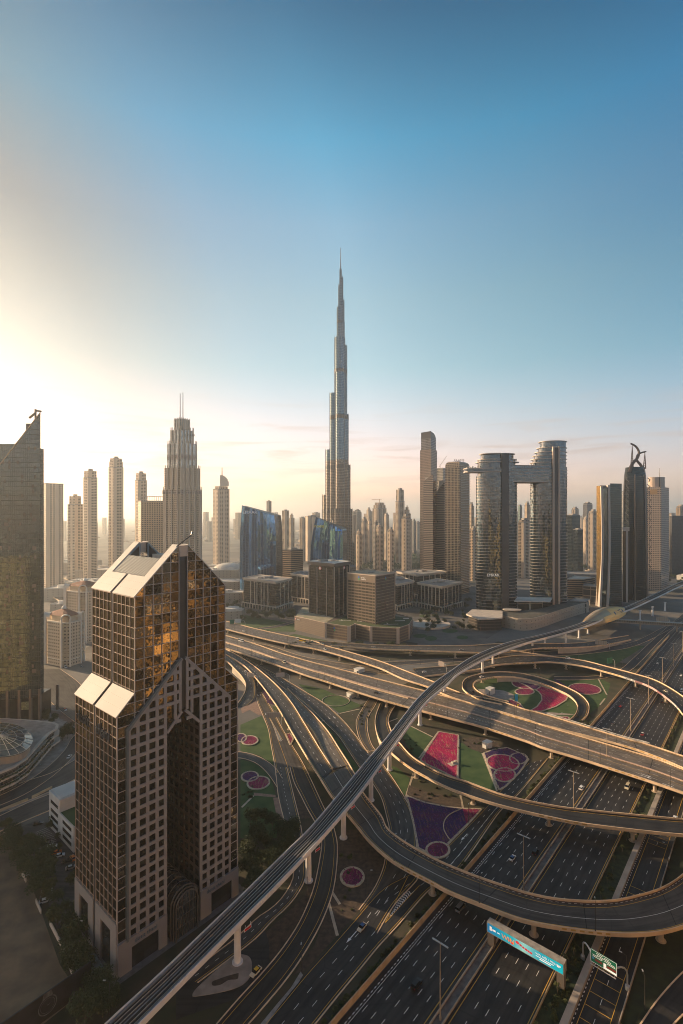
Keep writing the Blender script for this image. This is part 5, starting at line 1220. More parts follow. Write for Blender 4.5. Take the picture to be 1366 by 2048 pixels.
for fl in (0, 1):
    f = (lambda t: t) if not fl else (lambda t: 53 - t)
    for sa, sb in ((-.2, 17.1), (18.9, 36.2)):
        roofslab(f(-.25), 92.75, f(6.6), 99.6, sa, sb); roofslab(f(6.35), 134.75, f(12.9), 141.3, sa, sb)
    roofslab(f(12.9), 141.3, f(24.7), 153.1, -.2, 4.6); roofslab(f(12.9), 141.3, f(24.7), 153.1, 31.4, 36.2)
    m = MB()                                             # louvres over the plant deck
    for k in range(26):
        s = 5.0 + k * 1.02; l0, l1 = (f(13.2), 141.2), (f(19.5), 147.5)
        for (a, b, mi) in ((l0, ((l0[0] + l1[0]) / 2, 144.35), 0), (((l0[0] + l1[0]) / 2, 144.35), l1, 0)):
            m.loft([[DP(a[0], s, a[1]), DP(a[0], s + .35, a[1]), DP(a[0], s + .35, a[1] + .5), DP(a[0], s, a[1] + .5)], [DP(b[0], s, b[1]), DP(b[0], s + .35, b[1]), DP(b[0], s + .35, b[1] + .5), DP(b[0], s, b[1] + .5)]], 0)
    m.face([DP(f(13), 4.6, 140.6), DP(f(13), 31.4, 140.6), DP(f(19.4), 31.4, 147.0), DP(f(19.4), 4.6, 147.0)], 1)
    m.build('louvres', [plain('louvre_grey', (.34, .35, .34), .5, .2), plain('louvre_dark', (.07, .08, .09), .7)], root)
m = MB(); m.prism([DP(19.6, 4.6, 0)[:2], DP(33.4, 4.6, 0)[:2], DP(33.4, 31.4, 0)[:2], DP(19.6, 31.4, 0)[:2]], 141, 143)
m.prism([DP(27, 13, 0)[:2], DP(36, 13, 0)[:2], DP(36, 25, 0)[:2], DP(27, 25, 0)[:2]], 143, 148.3); m.build('plant_room', plain('plant_room_beige', (.40, .38, .34), .8, c2=(.30, .28, .25), scale=.3), root)
m = MB()
for s in (31.2, 4.8):
    for t0, t1 in ((14, 24.6), (28.4, 39)):
        hi = 24.6 if t1 == 24.6 else 28.4; lo = t0 if t1 == 24.6 else t1
        m.tube(DP(lo, s, 142.2), DP(hi, s, 152.4), .35, n=4); m.tube(DP(hi, s, 141.5), DP(hi, s, 152.4), .35, n=4)
m.build('gable_frame', plain('frame_blue_grey', (.16, .21, .24), .5), root)
m = MB(); m.tube(DP(23.5, 0, 152.6), DP(29.5, -1.0, 157.0), .22, n=5); m.tube(DP(29.5, -1, 157), DP(29.9, -1.2, 158.4), .35, n=5); m.build('cleaning_crane', STEEL, root)
# barrel vaulted entrance
m = MB(); gl = MB(); n_ = 12
arc = lambda r_, s: [DP(26.7 - r_ * math.cos(math.pi * j / n_), s, 12.5 + r_ * math.sin(math.pi * j / n_)) for j in range(n_ + 1)]
for k, s in enumerate((-2.5, -1.5, -.5)):
    r_ = 5.9 - .55 * (2 - k); pts = [DP(26.7 - r_, s, 0)] + arc(r_, s) + [DP(26.7 + r_, s, 0)]; m.path(pts, .28, 6)
a0, a1 = arc(5.6, -.6), arc(5.6, 26)
for j in range(n_):
    gl.face([a0[j], a0[j + 1], a1[j + 1], a1[j]], 0, [(0, j * 1.4), (0, j * 1.4 + 1.4), (26, j * 1.4 + 1.4), (26, j * 1.4)])
for sd in (-1, 1): gl.face([DP(26.7 + 5.6 * sd, -.6, 0), DP(26.7 + 5.6 * sd, 26, 0), DP(26.7 + 5.6 * sd, 26, 12.5), DP(26.7 + 5.6 * sd, -.6, 12.5)])
fr = arc(4.6, -1.6); gl.face([DP(22.1, -1.6, 0), DP(31.3, -1.6, 0)] + fr[::-1], 0)
for s in range(0, 26, 3): m.path(arc(5.7, s), .14, 5)
for t in (23.5, 25.1, 26.7, 28.3, 29.9): m.tube(DP(t, -1.7, 0), DP(t, -1.7, 12.5 + math.sqrt(max(0, 4.6 ** 2 - (t - 26.7) ** 2))), .12, n=4)
for z in (4, 8, 12): m.tube(DP(22.2, -1.7, z), DP(31.2, -1.7, z), .12, n=4)
e_ = m.build('entrance_arch', plain('arch_bronze', (.16, .13, .11), .4, .4), root); gl.build('vault_glass', glassy('vault_glass', (.12, .13, .14), (.30, .32, .33), rough=.05, metal=.8, tilt=.03, du=3, dv=1.4), e_)
SIGNB = plain('sign_navy', (.012, .02, .038), .4)
SIGNC = plain('sign_blue', (.02, .075, .13), .4)
dn = (-DA[0], -DA[1], 0); fx = (DA[0], DA[1], 0); lx_ = (-DB[0], -DB[1], 0)
text('sign_lettering', 'dusit', 6.0, SIGNB, DP(-.35, 33.8, 83.5), lx_, root, extrude=.2); text('sign_lettering', 'thani', 6.0, SIGNB, DP(-.35, 16.4, 83.0), lx_, root, extrude=.2)
text('sign_lettering', 'dusit thani', 2.1, SIGNC, DP(6.2, -.8, 9.3), fx, root, extrude=.08); text('sign_lettering', 'dusit thani', 2.1, SIGNC, DP(36.8, -.8, 9.3), fx, root, extrude=.08)
# ------------------------------------------------------------------ named towers of the middle distance
def corner(x0, Y0, xc, Yc, x1, Y1):
    a, c, b = (XA(x0, Y0), Y0), (XA(xc, Yc), Yc), (XA(x1, Y1), Y1)
    return [c, b, (a[0] + b[0] - c[0], a[1] + b[1] - c[1]), a]
def inset(poly, d):
    cx_, cy_ = sum(p[0] for p in poly) / len(poly), sum(p[1] for p in poly) / len(poly); out = []
    for p in poly:
        l = math.hypot(p[0] - cx_, p[1] - cy_); k = (l - d) / l; out.append((cx_ + (p[0] - cx_) * k, cy_ + (p[1] - cy_) * k))
    return out
def mid(poly): return (sum(p[0] for p in poly) / len(poly), sum(p[1] for p in poly) / len(poly))
def T(name, label, poly, cat='skyscraper', group=None): return empty(name, (*mid(poly), 0), label, cat, group)
def shaft(root, poly, z0, z1, mat, roof=ROOFG, para=1.3, name='shaft', rname='roof'):
    m = MB(); m.prism(poly, z0, z1, 0, 0); o = m.build(name, mat, root)
    zt = max(z1) if isinstance(z1, (list, tuple)) else z1
    if para and not isinstance(z1, (list, tuple)):
        m = MB(); n = len(poly)
        m.prism(inset(poly, .8), zt - .3, zt + .06); 
        for i in range(n):
            a, b = poly[i], poly[(i + 1) % n]; d = math.hypot(b[0] - a[0], b[1] - a[1])
            if d < .5: continue
            nx, ny = -(b[1] - a[1]) / d * .25, (b[0] - a[0]) / d * .25
            m.prism([(a[0] + nx, a[1] + ny), (b[0] + nx, b[1] + ny), (b[0] - nx, b[1] - ny), (a[0] - nx, a[1] - ny)], zt + .07 + .002 * i, zt + para)
        m.build(rname, roof, root)
    return o
def block(root, poly, z0, z1, mat, name='plant_room'):
    m = MB(); m.prism(poly, z0, z1); return m.build(name, mat, root)
# --- facade palette
F_BEIGE = facade('beige_tower', (.42, .31, .21), (.02, .018, .016), (.05, .045, .04), du=4.4, dv=3.7, fu=.42, fv=.42)
F_CREAM = facade('cream_tower', (.55, .43, .32), (.025, .022, .02), (.07, .06, .05), du=5.2, dv=3.8, fu=.35, fv=.40, bay=(17, .33))
F_GREYG = facade('grey_glass_tower', (.27, .25, .235), (.04, .045, .05), (.09, .10, .105), du=3.6, dv=3.8, fu=.18, fv=.25)
F_TEAL = facade('teal_glass_tower', (.05, .062, .066), (.028, .05, .056), (.07, .10, .108), du=1.6, dv=3.9, fu=.12, fv=.16, metal=.8, rough=.07)
F_DARKB = facade('dark_band_tower', (.19, .145, .12), (.020, .020, .022), (.05, .05, .055), du=60, dv=3.9, fu=.0, fv=.42, rough=.2, metal=.4)
F_PUNCH = facade('punched_stone', (.40, .31, .25), (.02, .025, .03), (.06, .07, .08), du=3.9, dv=4.1, fu=.48, fv=.46)
F_ROSE = facade('rose_bands', (.36, .25, .17), (.05, .045, .04), (.11, .09, .07), du=30, dv=4.2, fu=0, fv=.45)
F_BALC = facade('balcony_stack', (.50, .39, .29), (.02, .018, .016), (.05, .045, .04), du=6.5, dv=3.8, fu=.2, fv=.40, bay=(19.5, .34))
WSTONE = plain('white_stone', (.56, .48, .40), .8, c2=(.46, .39, .32), scale=.15)
DGLASS = glassy('dark_office_glass', (.035, .033, .032), (.085, .075, .065), rough=.07, metal=.6, du=2.0, dv=4.0, tilt=.012)
# --- tall tower on the left edge
L_ = empty('wedge_tower', (-270, 400, 0), 'tall glass tower with a steep slanting top at the left edge of the view', 'skyscraper')
xr, Yr = -239.0, 397.0
F_LT = facade('green_panel_glass', (.035, .035, .034), (.035, .058, .068), (.085, .122, .134), du=1.55, dv=3.75, fu=.13, fv=.10, metal=.75, rough=.06, tilt=.010, warp=.02)
dl = (-.985, -.17)                                        # front runs to the left and a little nearer
fpt = lambda d, off=0: (xr + dl[0] * d - dl[1] * off * -1 * 0 + (-dl[1]) * off * 0, Yr + dl[1] * d)
A_, B_, C_, E_ = (xr, Yr), fpt(25.5), fpt(62), fpt(95)
bk = (.12, .993)
def back(p, d): return (p[0] + bk[0] * d - 4 * 0, p[1] + bk[1] * d)
m = MB()
front = [(*A_, 20), (*A_, 246), (*B_, 209.5), (*C_, 157), (*E_, 110), (*E_, 20)]
rear = [(p[0] - 19.5, p[1] + 30, p[2]) for p in front]
u = [0, 0, 25.5, 62, 95, 95]
m.face(front[::-1], 0, [(u[i], front[i][2]) for i in range(6)][::-1])
m.face([front[0], rear[0], rear[1], front[1]], 0, [(0, 20), (30, 20), (30, 246), (0, 246)])
m.face([front[5], front[4], rear[4], rear[5]], 0, [(0, 20), (0, 110), (30, 110), (30, 20)]); m.face(rear, 0, [(u[i], rear[i][2]) for i in range(6)])
m.face([front[0], front[5], rear[5], rear[0]], 1)
m.build('shaft', [F_LT, STEEL], L_)
m = MB()
for i in (1, 2, 3):
    a, b, c, d = front[i], front[i + 1], rear[i + 1], rear[i]
    m.face([a, d, c, b]); m.tube((a[0], a[1] - .3, a[2] + .2), (b[0], b[1] - .3, b[2] + .2), .45, n=5)
m.build('slanting_roof', plain('roof_tan', (.46, .34, .22), .7, c2=(.32, .24, .17), scale=.3), L_)
q = random.Random(4); m = MB()                            # scattered brown infill panels
for d in range(1, 60, 1):
    for k in range(48):
        z = 40 + k * 3.75
        if z + 4 > 246 - d * 1.43 or q.random() > (.20 if d % 6 in (2, 3) else .02): continue
        p0, p1 = fpt(d * 1.55), fpt(d * 1.55 + 1.5); m.face([(p0[0], p0[1] - .06, z), (p1[0], p1[1] - .06, z), (p1[0], p1[1] - .06, z + 2.9), (p0[0], p0[1] - .06, z + 2.9)][::-1])
tag(m.build('brown_panels', plain('brown_panel', (.11, .08, .068), .5), L_), kind='stuff')
m = MB(); m.tube((-246, 402, 237), (-246, 402, 250), .8, n=6); m.tube((-246, 402, 247), (-251, 402, 243), .9, n=6); m.tube((-246, 402, 249), (-241, 401, 248), .8, n=6); m.prism([(-252, 399), (-244, 399), (-244, 405), (-252, 405)], 228, 238); m.build('cleaning_crane', STEEL, L_)
m = MB(); m.prism([(-262, 407), (-262, 440), (-345, 440), (-345, 405)], 0, 221.5); m.prism([(-262, 407), (-262, 440), (-345, 440), (-345, 405)], 221.6, 223); m.build('rear_block', [F_LT], L_)
m = MB()
for d in (.8, 7.5, 15.5, 24, 33, 42, 52, 62): p = fpt(d); m.prism([(p[0] - .9, p[1] - .5), (p[0] + .9, p[1] - .5), (p[0] + .9, p[1] + 1.3), (p[0] - .9, p[1] + 1.3)], 0, 27)
for p in ((xr - 2, 424), (xr - 30, 424)): m.prism([(p[0] - .9, p[1] - .5), (p[0] + .9, p[1] - .5), (p[0] + .9, p[1] + 1.3), (p[0] - .9, p[1] + 1.3)], 0, 21)
each(m, 'column', plain('column_brown', (.13, .10, .085), .5), L_)
m = MB(); p0, p1, p2 = fpt(4), fpt(58), fpt(58); m.prism([(p0[0], p0[1] + 6), (p0[0], p0[1] + 22), (p1[0], p1[1] + 24), (p1[0], p1[1] + 6)], 0, 20)
m.build('lobby', DGLASS, L_)
m = MB(); p0, p1 = fpt(11), fpt(18); m.face([(p1[0], p1[1] + 5.8, 9), (p0[0], p0[1] + 5.8, 9), (p0[0], p0[1] + 5.8, 15.5), (p1[0], p1[1] + 5.8, 15.5)], 0, [(0, 0), (7, 0), (7, 6.5), (0, 6.5)])
m.build('lit_window', facade('lit_lobby', (.10, .10, .08), (.3, .33, .2), du=1.0, dv=1.1, fu=.12, fv=.12), L_)
# --- terraced podium with the oval glass roof
PT = empty('terraced_podium', (-230, 330, 0), 'terraced podium building with planted ledges and an oval glass roof', 'building')
edge = [P(*p, 14) for p in ((-90, 1620), (-40, 1580), (0, 1545), (30, 1532), (55, 1515), (80, 1487), (100, 1465), (116, 1455), (117, 1448), (108, 1444), (70, 1440), (40, 1438), (0, 1436), (-90, 1436))]
edge = [p[:2] for p in edge]
for k, (z0, z1, out) in enumerate(((0, 3.6, -2.0), (4.8, 8.2, -1.0), (9.4, 12.8, -.4))):
    m = MB(); pg = inset(edge, 3.0 - 0 * k); m.prism(pg, z0, z1); m.build('storey', facade('podium_glass%d' % k, (.12, .10, .085), (.02, .02, .02), (.05, .05, .045), du=2.4, dv=3.6, fu=.2, fv=.2), PT)
    m = MB(); m.prism(inset(edge, -1.6 + .8 * k), z1, z1 + 1.2); m.build('ledge', WSTONE, PT)
m = MB(); m.prism(inset(edge, 2.2), 14.0, 14.1); m.build('roof_deck', PAVE, PT)
q = random.Random(3); m = MB()
for k in range(1400):
    i = q.randrange(0, 6); p = lerp(edge[i], edge[i + 1], q.random()); pz = q.choice((4.9, 9.5)); c = Vector((p[0] + q.uniform(0, 1.2), p[1] + q.uniform(-.2, 1), pz + q.uniform(0, .7))); s = .35; uu = Vector((q.gauss(0, 1), q.gauss(0, 1), q.gauss(0, 1))).normalized(); v = uu.orthogonal(); m.face([c - uu * s, c - v * s, c + uu * s, c + v * s])
m.build('ledge_planting', LEAF[1], PT)
ov = [P(0 + 66 * math.cos(2 * math.pi * k / 40), 1478 + 34 * math.sin(2 * math.pi * k / 40), 20) for k in range(40)]
m = MB(); m.prism([p[:2] for p in inset([o[:2] for o in ov], 2)], 14.1, 19.2); m.build('drum', plain('drum_stone', (.33, .26, .20), .8), PT)
m = MB(); cc = mid([o[:2] for o in ov])
rings = [[(cc[0] + (o[0] - cc[0]) * f, cc[1] + (o[1] - cc[1]) * f, 19.6 + (1 - f * f) * 2.2) for o in ov] for f in (1, .75, .5, .25, .02)]
m.loft([[(p[0], p[1], 19.2) for p in rings[0]]] + rings); dm = m.build('glass_roof', glassy('roof_glass', (.10, .14, .16), (.17, .22, .24), rough=.1, metal=.6, du=9, dv=9, tilt=.01), PT)
m = MB()
for k in range(0, 40, 2): m.path([tuple(Vector(r_[k]) + Vector((0, 0, .12))) for r_ in rings], .14, 4)
for r_ in rings[:4]: m.path([(p[0], p[1], p[2] + .12) for p in r_ + r_[:1]], .14, 4)
m.build('glazing_bars', plain('bar_pale', (.30, .30, .29), .5), dm)
# --- white low office between the car park and the tower
wb0 = corner(98, P(98, 1652)[1], 145, P(145, 1706)[1], 172, P(172, 1690)[1])
WB = T('white_office', 'small white stepped office building with a green roof beside the car park', wb0, 'building')
c0 = P(147, 1706); ax = Vector((P(98, 1652)[0] - c0[0], P(98, 1652)[1] - c0[1])); LW = ax.length; ax /= LW; ay = Vector((ax.y, -ax.x))
if ay.x < 0: ay = -ay
wp = lambda a, b: (c0[0] + ax.x * a + ay.x * b, c0[1] + ax.y * a + ay.y * b)
WHT = plain('white_render', (.60, .585, .56), .8, c2=(.50, .485, .46), scale=.2)
m = MB(); m.prism([wp(0, 0), wp(LW, 0), wp(LW, 24), wp(0, 24)], 0, 12.5); m.prism([wp(LW * .55, 0), wp(LW, 0), wp(LW, 24), wp(LW * .55, 24)], 12.6, 19); m.build('wall', WHT, WB)
m = MB(); m.prism([wp(.6, .6), wp(LW * .54, .6), wp(LW * .54, 23), wp(.6, 23)], 12.55, 12.8); m.build('green_roof', GRASS, WB)
m = MB(); m.prism([wp(LW * .58, 1), wp(LW - .5, 1), wp(LW - .5, 14), wp(LW * .58, 14)], 19.05, 19.4); m.prism([wp(LW * .6, 16), wp(LW - .5, 16), wp(LW - .5, 23), wp(LW * .6, 23)], 19.05, 21); each(m, 'roof', ROOFW, WB)
for a, b, zz in ((LW * .08, LW * .42, (2, 5.6, 9.2)), (LW * .62, LW * .92, (2, 5.6, 9.2, 13.6))):
    for z in zz:
        m = MB(); m.prism([wp(a, -.08), wp(b, -.08), wp(b, .3), wp(a, .3)], z, z + 1.7); m.build('window', DGLASS, WB)
for z in (2, 5.6, 9.2):
    m = MB(); m.prism([wp(-.08, 2), wp(-.08, 21), wp(.3, 21), wp(.3, 2)], z, z + 1.8); m.build('window', DGLASS, WB)
# --- cream hotels with red roofs and arched corner pavilions
TILE = plain('red_roof_tile', (.26, .10, .055), .8, c2=(.20, .08, .05), scale=.6)
CRM = plain('cream_render', (.58, .45, .31), .85, c2=(.50, .38, .26), scale=.1)
ARCHM = plain('cream_white', (.68, .60, .50), .8)
F_HOT = facade('hotel_wall', (.56, .43, .30), (.06, .05, .045), (.13, .11, .09), du=3.4, dv=3.6, fu=.6, fv=.56)
def hotel(label, px0, pxc, px1, Yc, d, zt, group='cream hotels with red tiled roofs'):
    poly = corner(px0, Yc + d * .45, pxc, Yc, px1, Yc + d * .55); r = T('hotel', label, poly, 'hotel', group)
    ce = mid(poly)
    ch = []                                              # chamfered plan
    for i in range(4):
        p, a, b = poly[i], poly[i - 1], poly[(i + 1) % 4]; ch += [lerp(p, a, .16), lerp(p, b, .16)]
    shaft(r, ch, 0, zt - 9, F_HOT, para=0)
    m = MB(); m.prism(inset(ch, -1.0), zt - 9, zt - 8); m.prism(inset(ch, -.5), 7, 7.7); m.build('cornice', ARCHM, r)
    m = MB(); m.prism(inset(ch, 4), zt - 8, zt - 1.5); m.build('attic', CRM, r)
    m = MB(); rg = [[(p[0], p[1], zt - 1.5) for p in inset(ch, 1.5)], [(p[0], p[1], zt + 1.2) for p in inset(ch, 7)], [(ce[0] + (p[0] - ce[0]) * .12, ce[1] + (p[1] - ce[1]) * .12, zt + 4.5) for p in ch]]
    m.loft(rg); rf = m.build('roof', TILE, r)
    m = MB(); k = 10; m.loft([[(ce[0] + 2.6 * math.cos(2 * math.pi * j / k) * f, ce[1] + 2.6 * math.sin(2 * math.pi * j / k) * f, zt + 4.2 + h_) for j in range(k)] for f, h_ in ((1, 0), (1, 1.2), (.85, 2.4), (.45, 3.3), (.05, 3.7))]); m.build('dome', plain('dome_white', (.62, .58, .52), .5), rf)
    for i in range(4):
        p = poly[i]; dx, dy = p[0] - ce[0], p[1] - ce[1]; l = math.hypot(dx, dy); dx, dy = dx / l, dy / l; tx, ty = -dy, dx; b0 = lerp((*p, 0), (*ce, 0), .10)
        m = MB()
        q = lambda a, o, z: (b0[0] + tx * a + dx * o, b0[1] + ty * a + dy * o, z)
        for a in (-4.2, 4.2): m.prism([q(a - .9, -2.5, 0)[:2], q(a + .9, -2.5, 0)[:2], q(a + .9, 1.2, 0)[:2], q(a - .9, 1.2, 0)[:2]], 0, zt - 4)
        pts = [q(4.6 * math.cos(math.pi * j / 10), .6, zt - 4 + 4.6 * math.sin(math.pi * j / 10)) for j in range(11)]; pts2 = [q(4.6 * math.cos(math.pi * j / 10), -6, zt - 4 + 4.6 * math.sin(math.pi * j / 10)) for j in range(11)]
        for j in range(10):
            m.face([pts[j], pts[j + 1], pts2[j + 1], pts2[j]])
        m.path(pts, .75, 6); m.build('corner_arch', ARCHM, r)
        m = MB()
        for z in range(9, int(zt - 10), 4): m.prism([q(-3.4, -2.2, 0)[:2], q(3.4, -2.2, 0)[:2], q(3.2, 1.0, 0)[:2], q(-3.2, 1.0, 0)[:2]], z, z + 1.1)
        each(m, 'balcony', CRM, r)
    return r
hotel('cream hotel with white arched corners and a red roof next to the wedge topped tower', 88, 132, 168, 540, 38, 56)
hotel('cream hotel with a red roof farther back in the sunlit haze, above the first hotel', 128, 165, 212, 640, 40, 74)
# --- Burj-like supertall needle
BK = empty('supertall_needle', (0, 1240, 0), 'immensely tall stepped silver tower tapering to a thin needle spire', 'skyscraper')
F_BK = facade('needle_glass', (.17, .20, .215), (.05, .12, .16), (.10, .19, .24), du=1.6, dv=3.9, fu=.22, fv=.18, metal=.85, rough=.10, tilt=.006, warp=.004, frough=.35)
F_BKL = facade('needle_glass_low', (.27, .225, .175), (.05, .05, .05), (.14, .12, .10), du=1.7, dv=3.8, fu=.30, fv=.34, metal=.7, rough=.12, tilt=.015, warp=.01, frough=.4)
MECH = plain('louvre_band', (.10, .085, .075), .6)
def tubeplan(x0, x1, Y, depth, n=7):
    """rounded wing: straight sides and a half-round nose towards the viewer"""
    a, b = XA(x0, Y), XA(x1, Y); r_ = (b - a) / 2; c = (a + b) / 2
    return [(c - r_ * math.cos(math.pi * k / n), Y - r_ * math.sin(math.pi * k / n)) for k in range(n + 1)] + [(b, Y + depth), (a, Y + depth)]
BW = [('wing', 644.5, 667, 990, 1262, 30), ('wing', 651, 671, 900, 1250, 34), ('wing', 659.5, 676, 787, 1240, 36), ('wing', 669, 690, 676, 1232, 30), ('wing', 674, 685, 615, 1238, 24), ('wing', 677, 685.4, 571, 1240, 20), ('wing', 679.4, 683, 540, 1243, 10),
      ('wing', 686, 708.6, 1083, 1264, 30), ('wing', 685, 704.7, 1018, 1252, 32), ('wing', 682, 700.6, 930, 1240, 34), ('wing', 679, 697, 829, 1234, 34), ('wing', 677, 694, 692, 1237, 30), ('wing', 678, 689, 645, 1240, 24), ('wing', 678.5, 688.4, 601, 1241, 22), ('wing', 680, 686, 555, 1242, 16),
      ('wing', 671, 689, 745, 1222, 30), ('wing', 668, 684, 1018, 1214, 30), ('wing', 663, 679, 1040, 1228, 20)]
for nm, x0, x1, yt, Y, dp in BW:
    zt = ZA(yt, Y); m = MB(); pl = tubeplan(x0, x1, Y, dp)
    lim = 300 if zt > 300 else zt
    m.prism(pl, 0, min(zt, 300), 1, 0)
    if zt > 300: m.prism(pl, 300.02, zt, 0, 0)
    w = m.build('wing', [F_BK, F_BKL], BK)
    m = MB()
    for yb, hb in ((1022, 10), (935, 9), (836, 10), (745, 11), (645, 7)):
        zb = ZA(yb, 1240)
        if zb + hb < zt + 6 and zb > 60:
            cx_, cy_ = mid(pl); m.prism([(cx_ + (p[0] - cx_) * 1.015, cy_ + (p[1] - cy_) * 1.015) for p in pl], zb - hb / 2, zb + hb / 2)
    if m.f: m.build('mechanical_band', MECH, w)
    m = MB(); n = len(pl)
    for k in range(0, 8):
        p = pl[k]; cx_, cy_ = mid(pl); l = math.hypot(p[0] - cx_, p[1] - cy_); e = ((p[0] - cx_) / l * .5, (p[1] - cy_) / l * .5)
        m.tube((p[0] + e[0], p[1] + e[1], 0), (p[0] + e[0], p[1] + e[1], zt + 2), .38, n=4)
    m.build('fins', plain('steel_fin', (.26, .27, .27), .35, .6), w)
m = MB(); xs_ = XA(681, 1243); m.tube((xs_, 1247, ZA(560, 1243)), (xs_, 1247, ZA(525, 1243)), 2.2, 1.4, 8); m.tube((xs_, 1247, ZA(525, 1243)), (xs_, 1247, ZA(494, 1243)), 1.0, .5, 6); m.build('spire', plain('spire_steel', (.25, .25, .26), .3, .8), BK)
pb = [(XA(655, 1190), 1190), (XA(712, 1190), 1190), (XA(712, 1190), 1260), (XA(655, 1190), 1260)]; shaft(BK, pb, 0, 40, F_BKL, name='podium')
# --- stepped hotel tower with twin masts
F_AB1 = facade('hotel_balconies', (.44, .34, .25), (.035, .03, .028), (.12, .10, .08), du=2.9, dv=3.7, fu=.25, fv=.42, bay=(13.2, .48), metal=.4)
F_AB2 = facade('hotel_smooth_glass', (.40, .36, .31), (.22, .25, .25), (.34, .37, .36), du=3.2, dv=7.5, fu=.10, fv=.08, metal=.7, rough=.12, bay=(9, .3))
AB = empty('stepped_tower', (XA(365, 850), 850, 0), 'stepped cream hotel tower with twin antenna masts behind the gabled tower', 'skyscraper')
FIN = plain('hotel_fin', (.50, .43, .36), .6)
for i, (x0, x1, yt, y0, mt) in enumerate(((327, 403.5, 979, 1200, F_AB1), (330.6, 400, 936, 979, F_AB1), (336, 393.5, 887, 936, F_AB2), (342, 387, 860, 887, F_AB2), (349.5, 379.5, 838, 860, F_AB2))):
    Yc = 838 + i * 2.2; xm = x0 + (x1 - x0) * .44; zz0, zz1 = (0 if i == 0 else ZA(y0, 850)), ZA(yt, 850)
    p3 = corner(x0, Yc + 16 - 2 * i, xm, Yc, x1, Yc + 22 - 2 * i)
    # zigzag of shallow bays on both visible sides
    a, c, b = p3[3], p3[0], p3[1]; pl = [p3[2]]
    def bays(p, q, n, d):
        l = math.hypot(q[0] - p[0], q[1] - p[1]); nx, ny = (q[1] - p[1]) / l * d, -(q[0] - p[0]) / l * d; out = []
        for k in range(n):
            s, e = lerp(p, q, k / n), lerp(p, q, (k + .62) / n); g = lerp(p, q, (k + 1) / n)
            out += [(s[0] + nx, s[1] + ny), (e[0] + nx, e[1] + ny), e, g]
        return out
    pl = [p3[2], a] + bays(a, c, 3, 2.0) + bays(c, b, 4, 2.0)
    pl2 = []
    for p in pl:
        if not pl2 or math.dist(p, pl2[-1]) > .05: pl2.append(p)
    m = MB(); m.prism(pl2, zz0, zz1); s_ = m.build('tier', mt, AB)
    m = MB()
    for k, p in enumerate(pl2[1:]):
        if k % 2 == 0: m.tube((p[0], p[1], zz0), (p[0], p[1], zz1 + (5 if i < 4 else 2)), .75, n=4)
    m.build('fins', FIN, s_)
    if i in (0, 2): m = MB(); cc = mid(pl2); m.prism([(cc[0] + (p[0] - cc[0]) * 1.012, cc[1] + (p[1] - cc[1]) * 1.012) for p in pl2], (zz1 - 8) if i == 0 else zz0 + 14, (zz1 - 2) if i == 0 else zz0 + 22); m.build('lattice_band', facade('lattice', (.30, .25, .22), (.06, .05, .05), du=3, dv=4, fu=.4, fv=.3), s_)
m = MB()
for x in (360.3, 368.5): m.tube((XA(x, 850), 850 if x < 365 else 843, ZA(862, 850)), (XA(x, 850), 850 if x < 365 else 843, ZA(787, 850)), .95, .55, 6)
each(m, 'antenna_mast', STEEL, AB)
text('sign_lettering', 'EMAAR', 5.2, plain('sign_dark', (.05, .05, .05), .5), (XA(371.0, 842), 839.5, ZA(872.5, 842)), (1, .30, 0), AB, extrude=.2)
# --- two blue glass sail towers
F_BLUE = facade('blue_glass', (.06, .12, .19), (.06, .22, .50), (.12, .34, .72), du=2.6, dv=4.0, fu=.16, fv=.03, metal=.92, rough=.03, tilt=.003, warp=.004, frough=.25)
F_BLUED = facade('dark_blue_glass', (.035, .038, .042), (.10, .11, .12), (.2, .21, .22), du=2.6, dv=4.0, fu=.10, fv=.12, metal=.8, rough=.06)
GOLDT = plain('sign_yellow', (.85, .62, .02), .5); WHT2 = plain('sign_white', (.8, .8, .8), .5)
def sail(name, label, Y, prof, ysplit, xr0, depth, tilt, right):
    """prof: list of (y, x_left, x_right) from the foot up; the top edge slopes down to the right"""
    r = empty(name, (XA(prof[0][1], Y), Y, 0), label, 'office tower')
    rows_ = []
    for y, a, b in prof: rows_.append((ZA(y, Y), XA(a, Y), XA(b, Y)))
    m = MB(); n = 12
    rings = []
    for z, a, b in rows_:
        ring = []
        for k in range(n + 1):
            f = k / n; bul = math.sin(math.pi * f) * 5.0; ring.append((a + (b - a) * f, Y - bul + tilt * f, z))
        ring += [(b + right * 1.0, Y + depth + tilt, z), (a + 2, Y + depth * .8, z)]
        rings.append(ring)
    # slanted top: lift the left side
    zl, zr = ZA(ysplit[0], Y), ZA(ysplit[1], Y); top_ = []
    for k, p in enumerate(rings[-1]):
        f = min(1, max(0, (p[0] - rings[-1][0][0]) / (rings[-1][n][0] - rings[-1][0][0]))); top_.append((p[0], p[1], zl + (zr - zl) * f))
    rings[-1] = top_
    for a, b in zip(rings, rings[1:]):
        for k in range(len(a)):
            j = (k + 1) % len(a); dk = 1 if k >= n else 0
            u0, u1 = (a[k][0], a[j][0]) if k < n else (0, math.dist(a[k], a[j]))
            m.face([a[k], a[j], b[j], b[k]], dk, [(u0, a[k][2]), (u1, a[j][2]), (u1, b[j][2]), (u0, b[k][2])])
    m.face(rings[-1], 2); m.build('shaft', [F_BLUE, F_BLUED, STEEL], r)
    m = MB()
    for k in range(n + 1): m.path([(g_[k][0], g_[k][1] - .25, g_[k][2]) for g_ in rings], .28, 4)
    m.path([(p[0], p[1] - .3, p[2] + .3) for p in rings[-1]], .45, 4); m.build('fins', plain('sail_fin', (.20, .24, .27), .4, .4), r)
    return r, rings
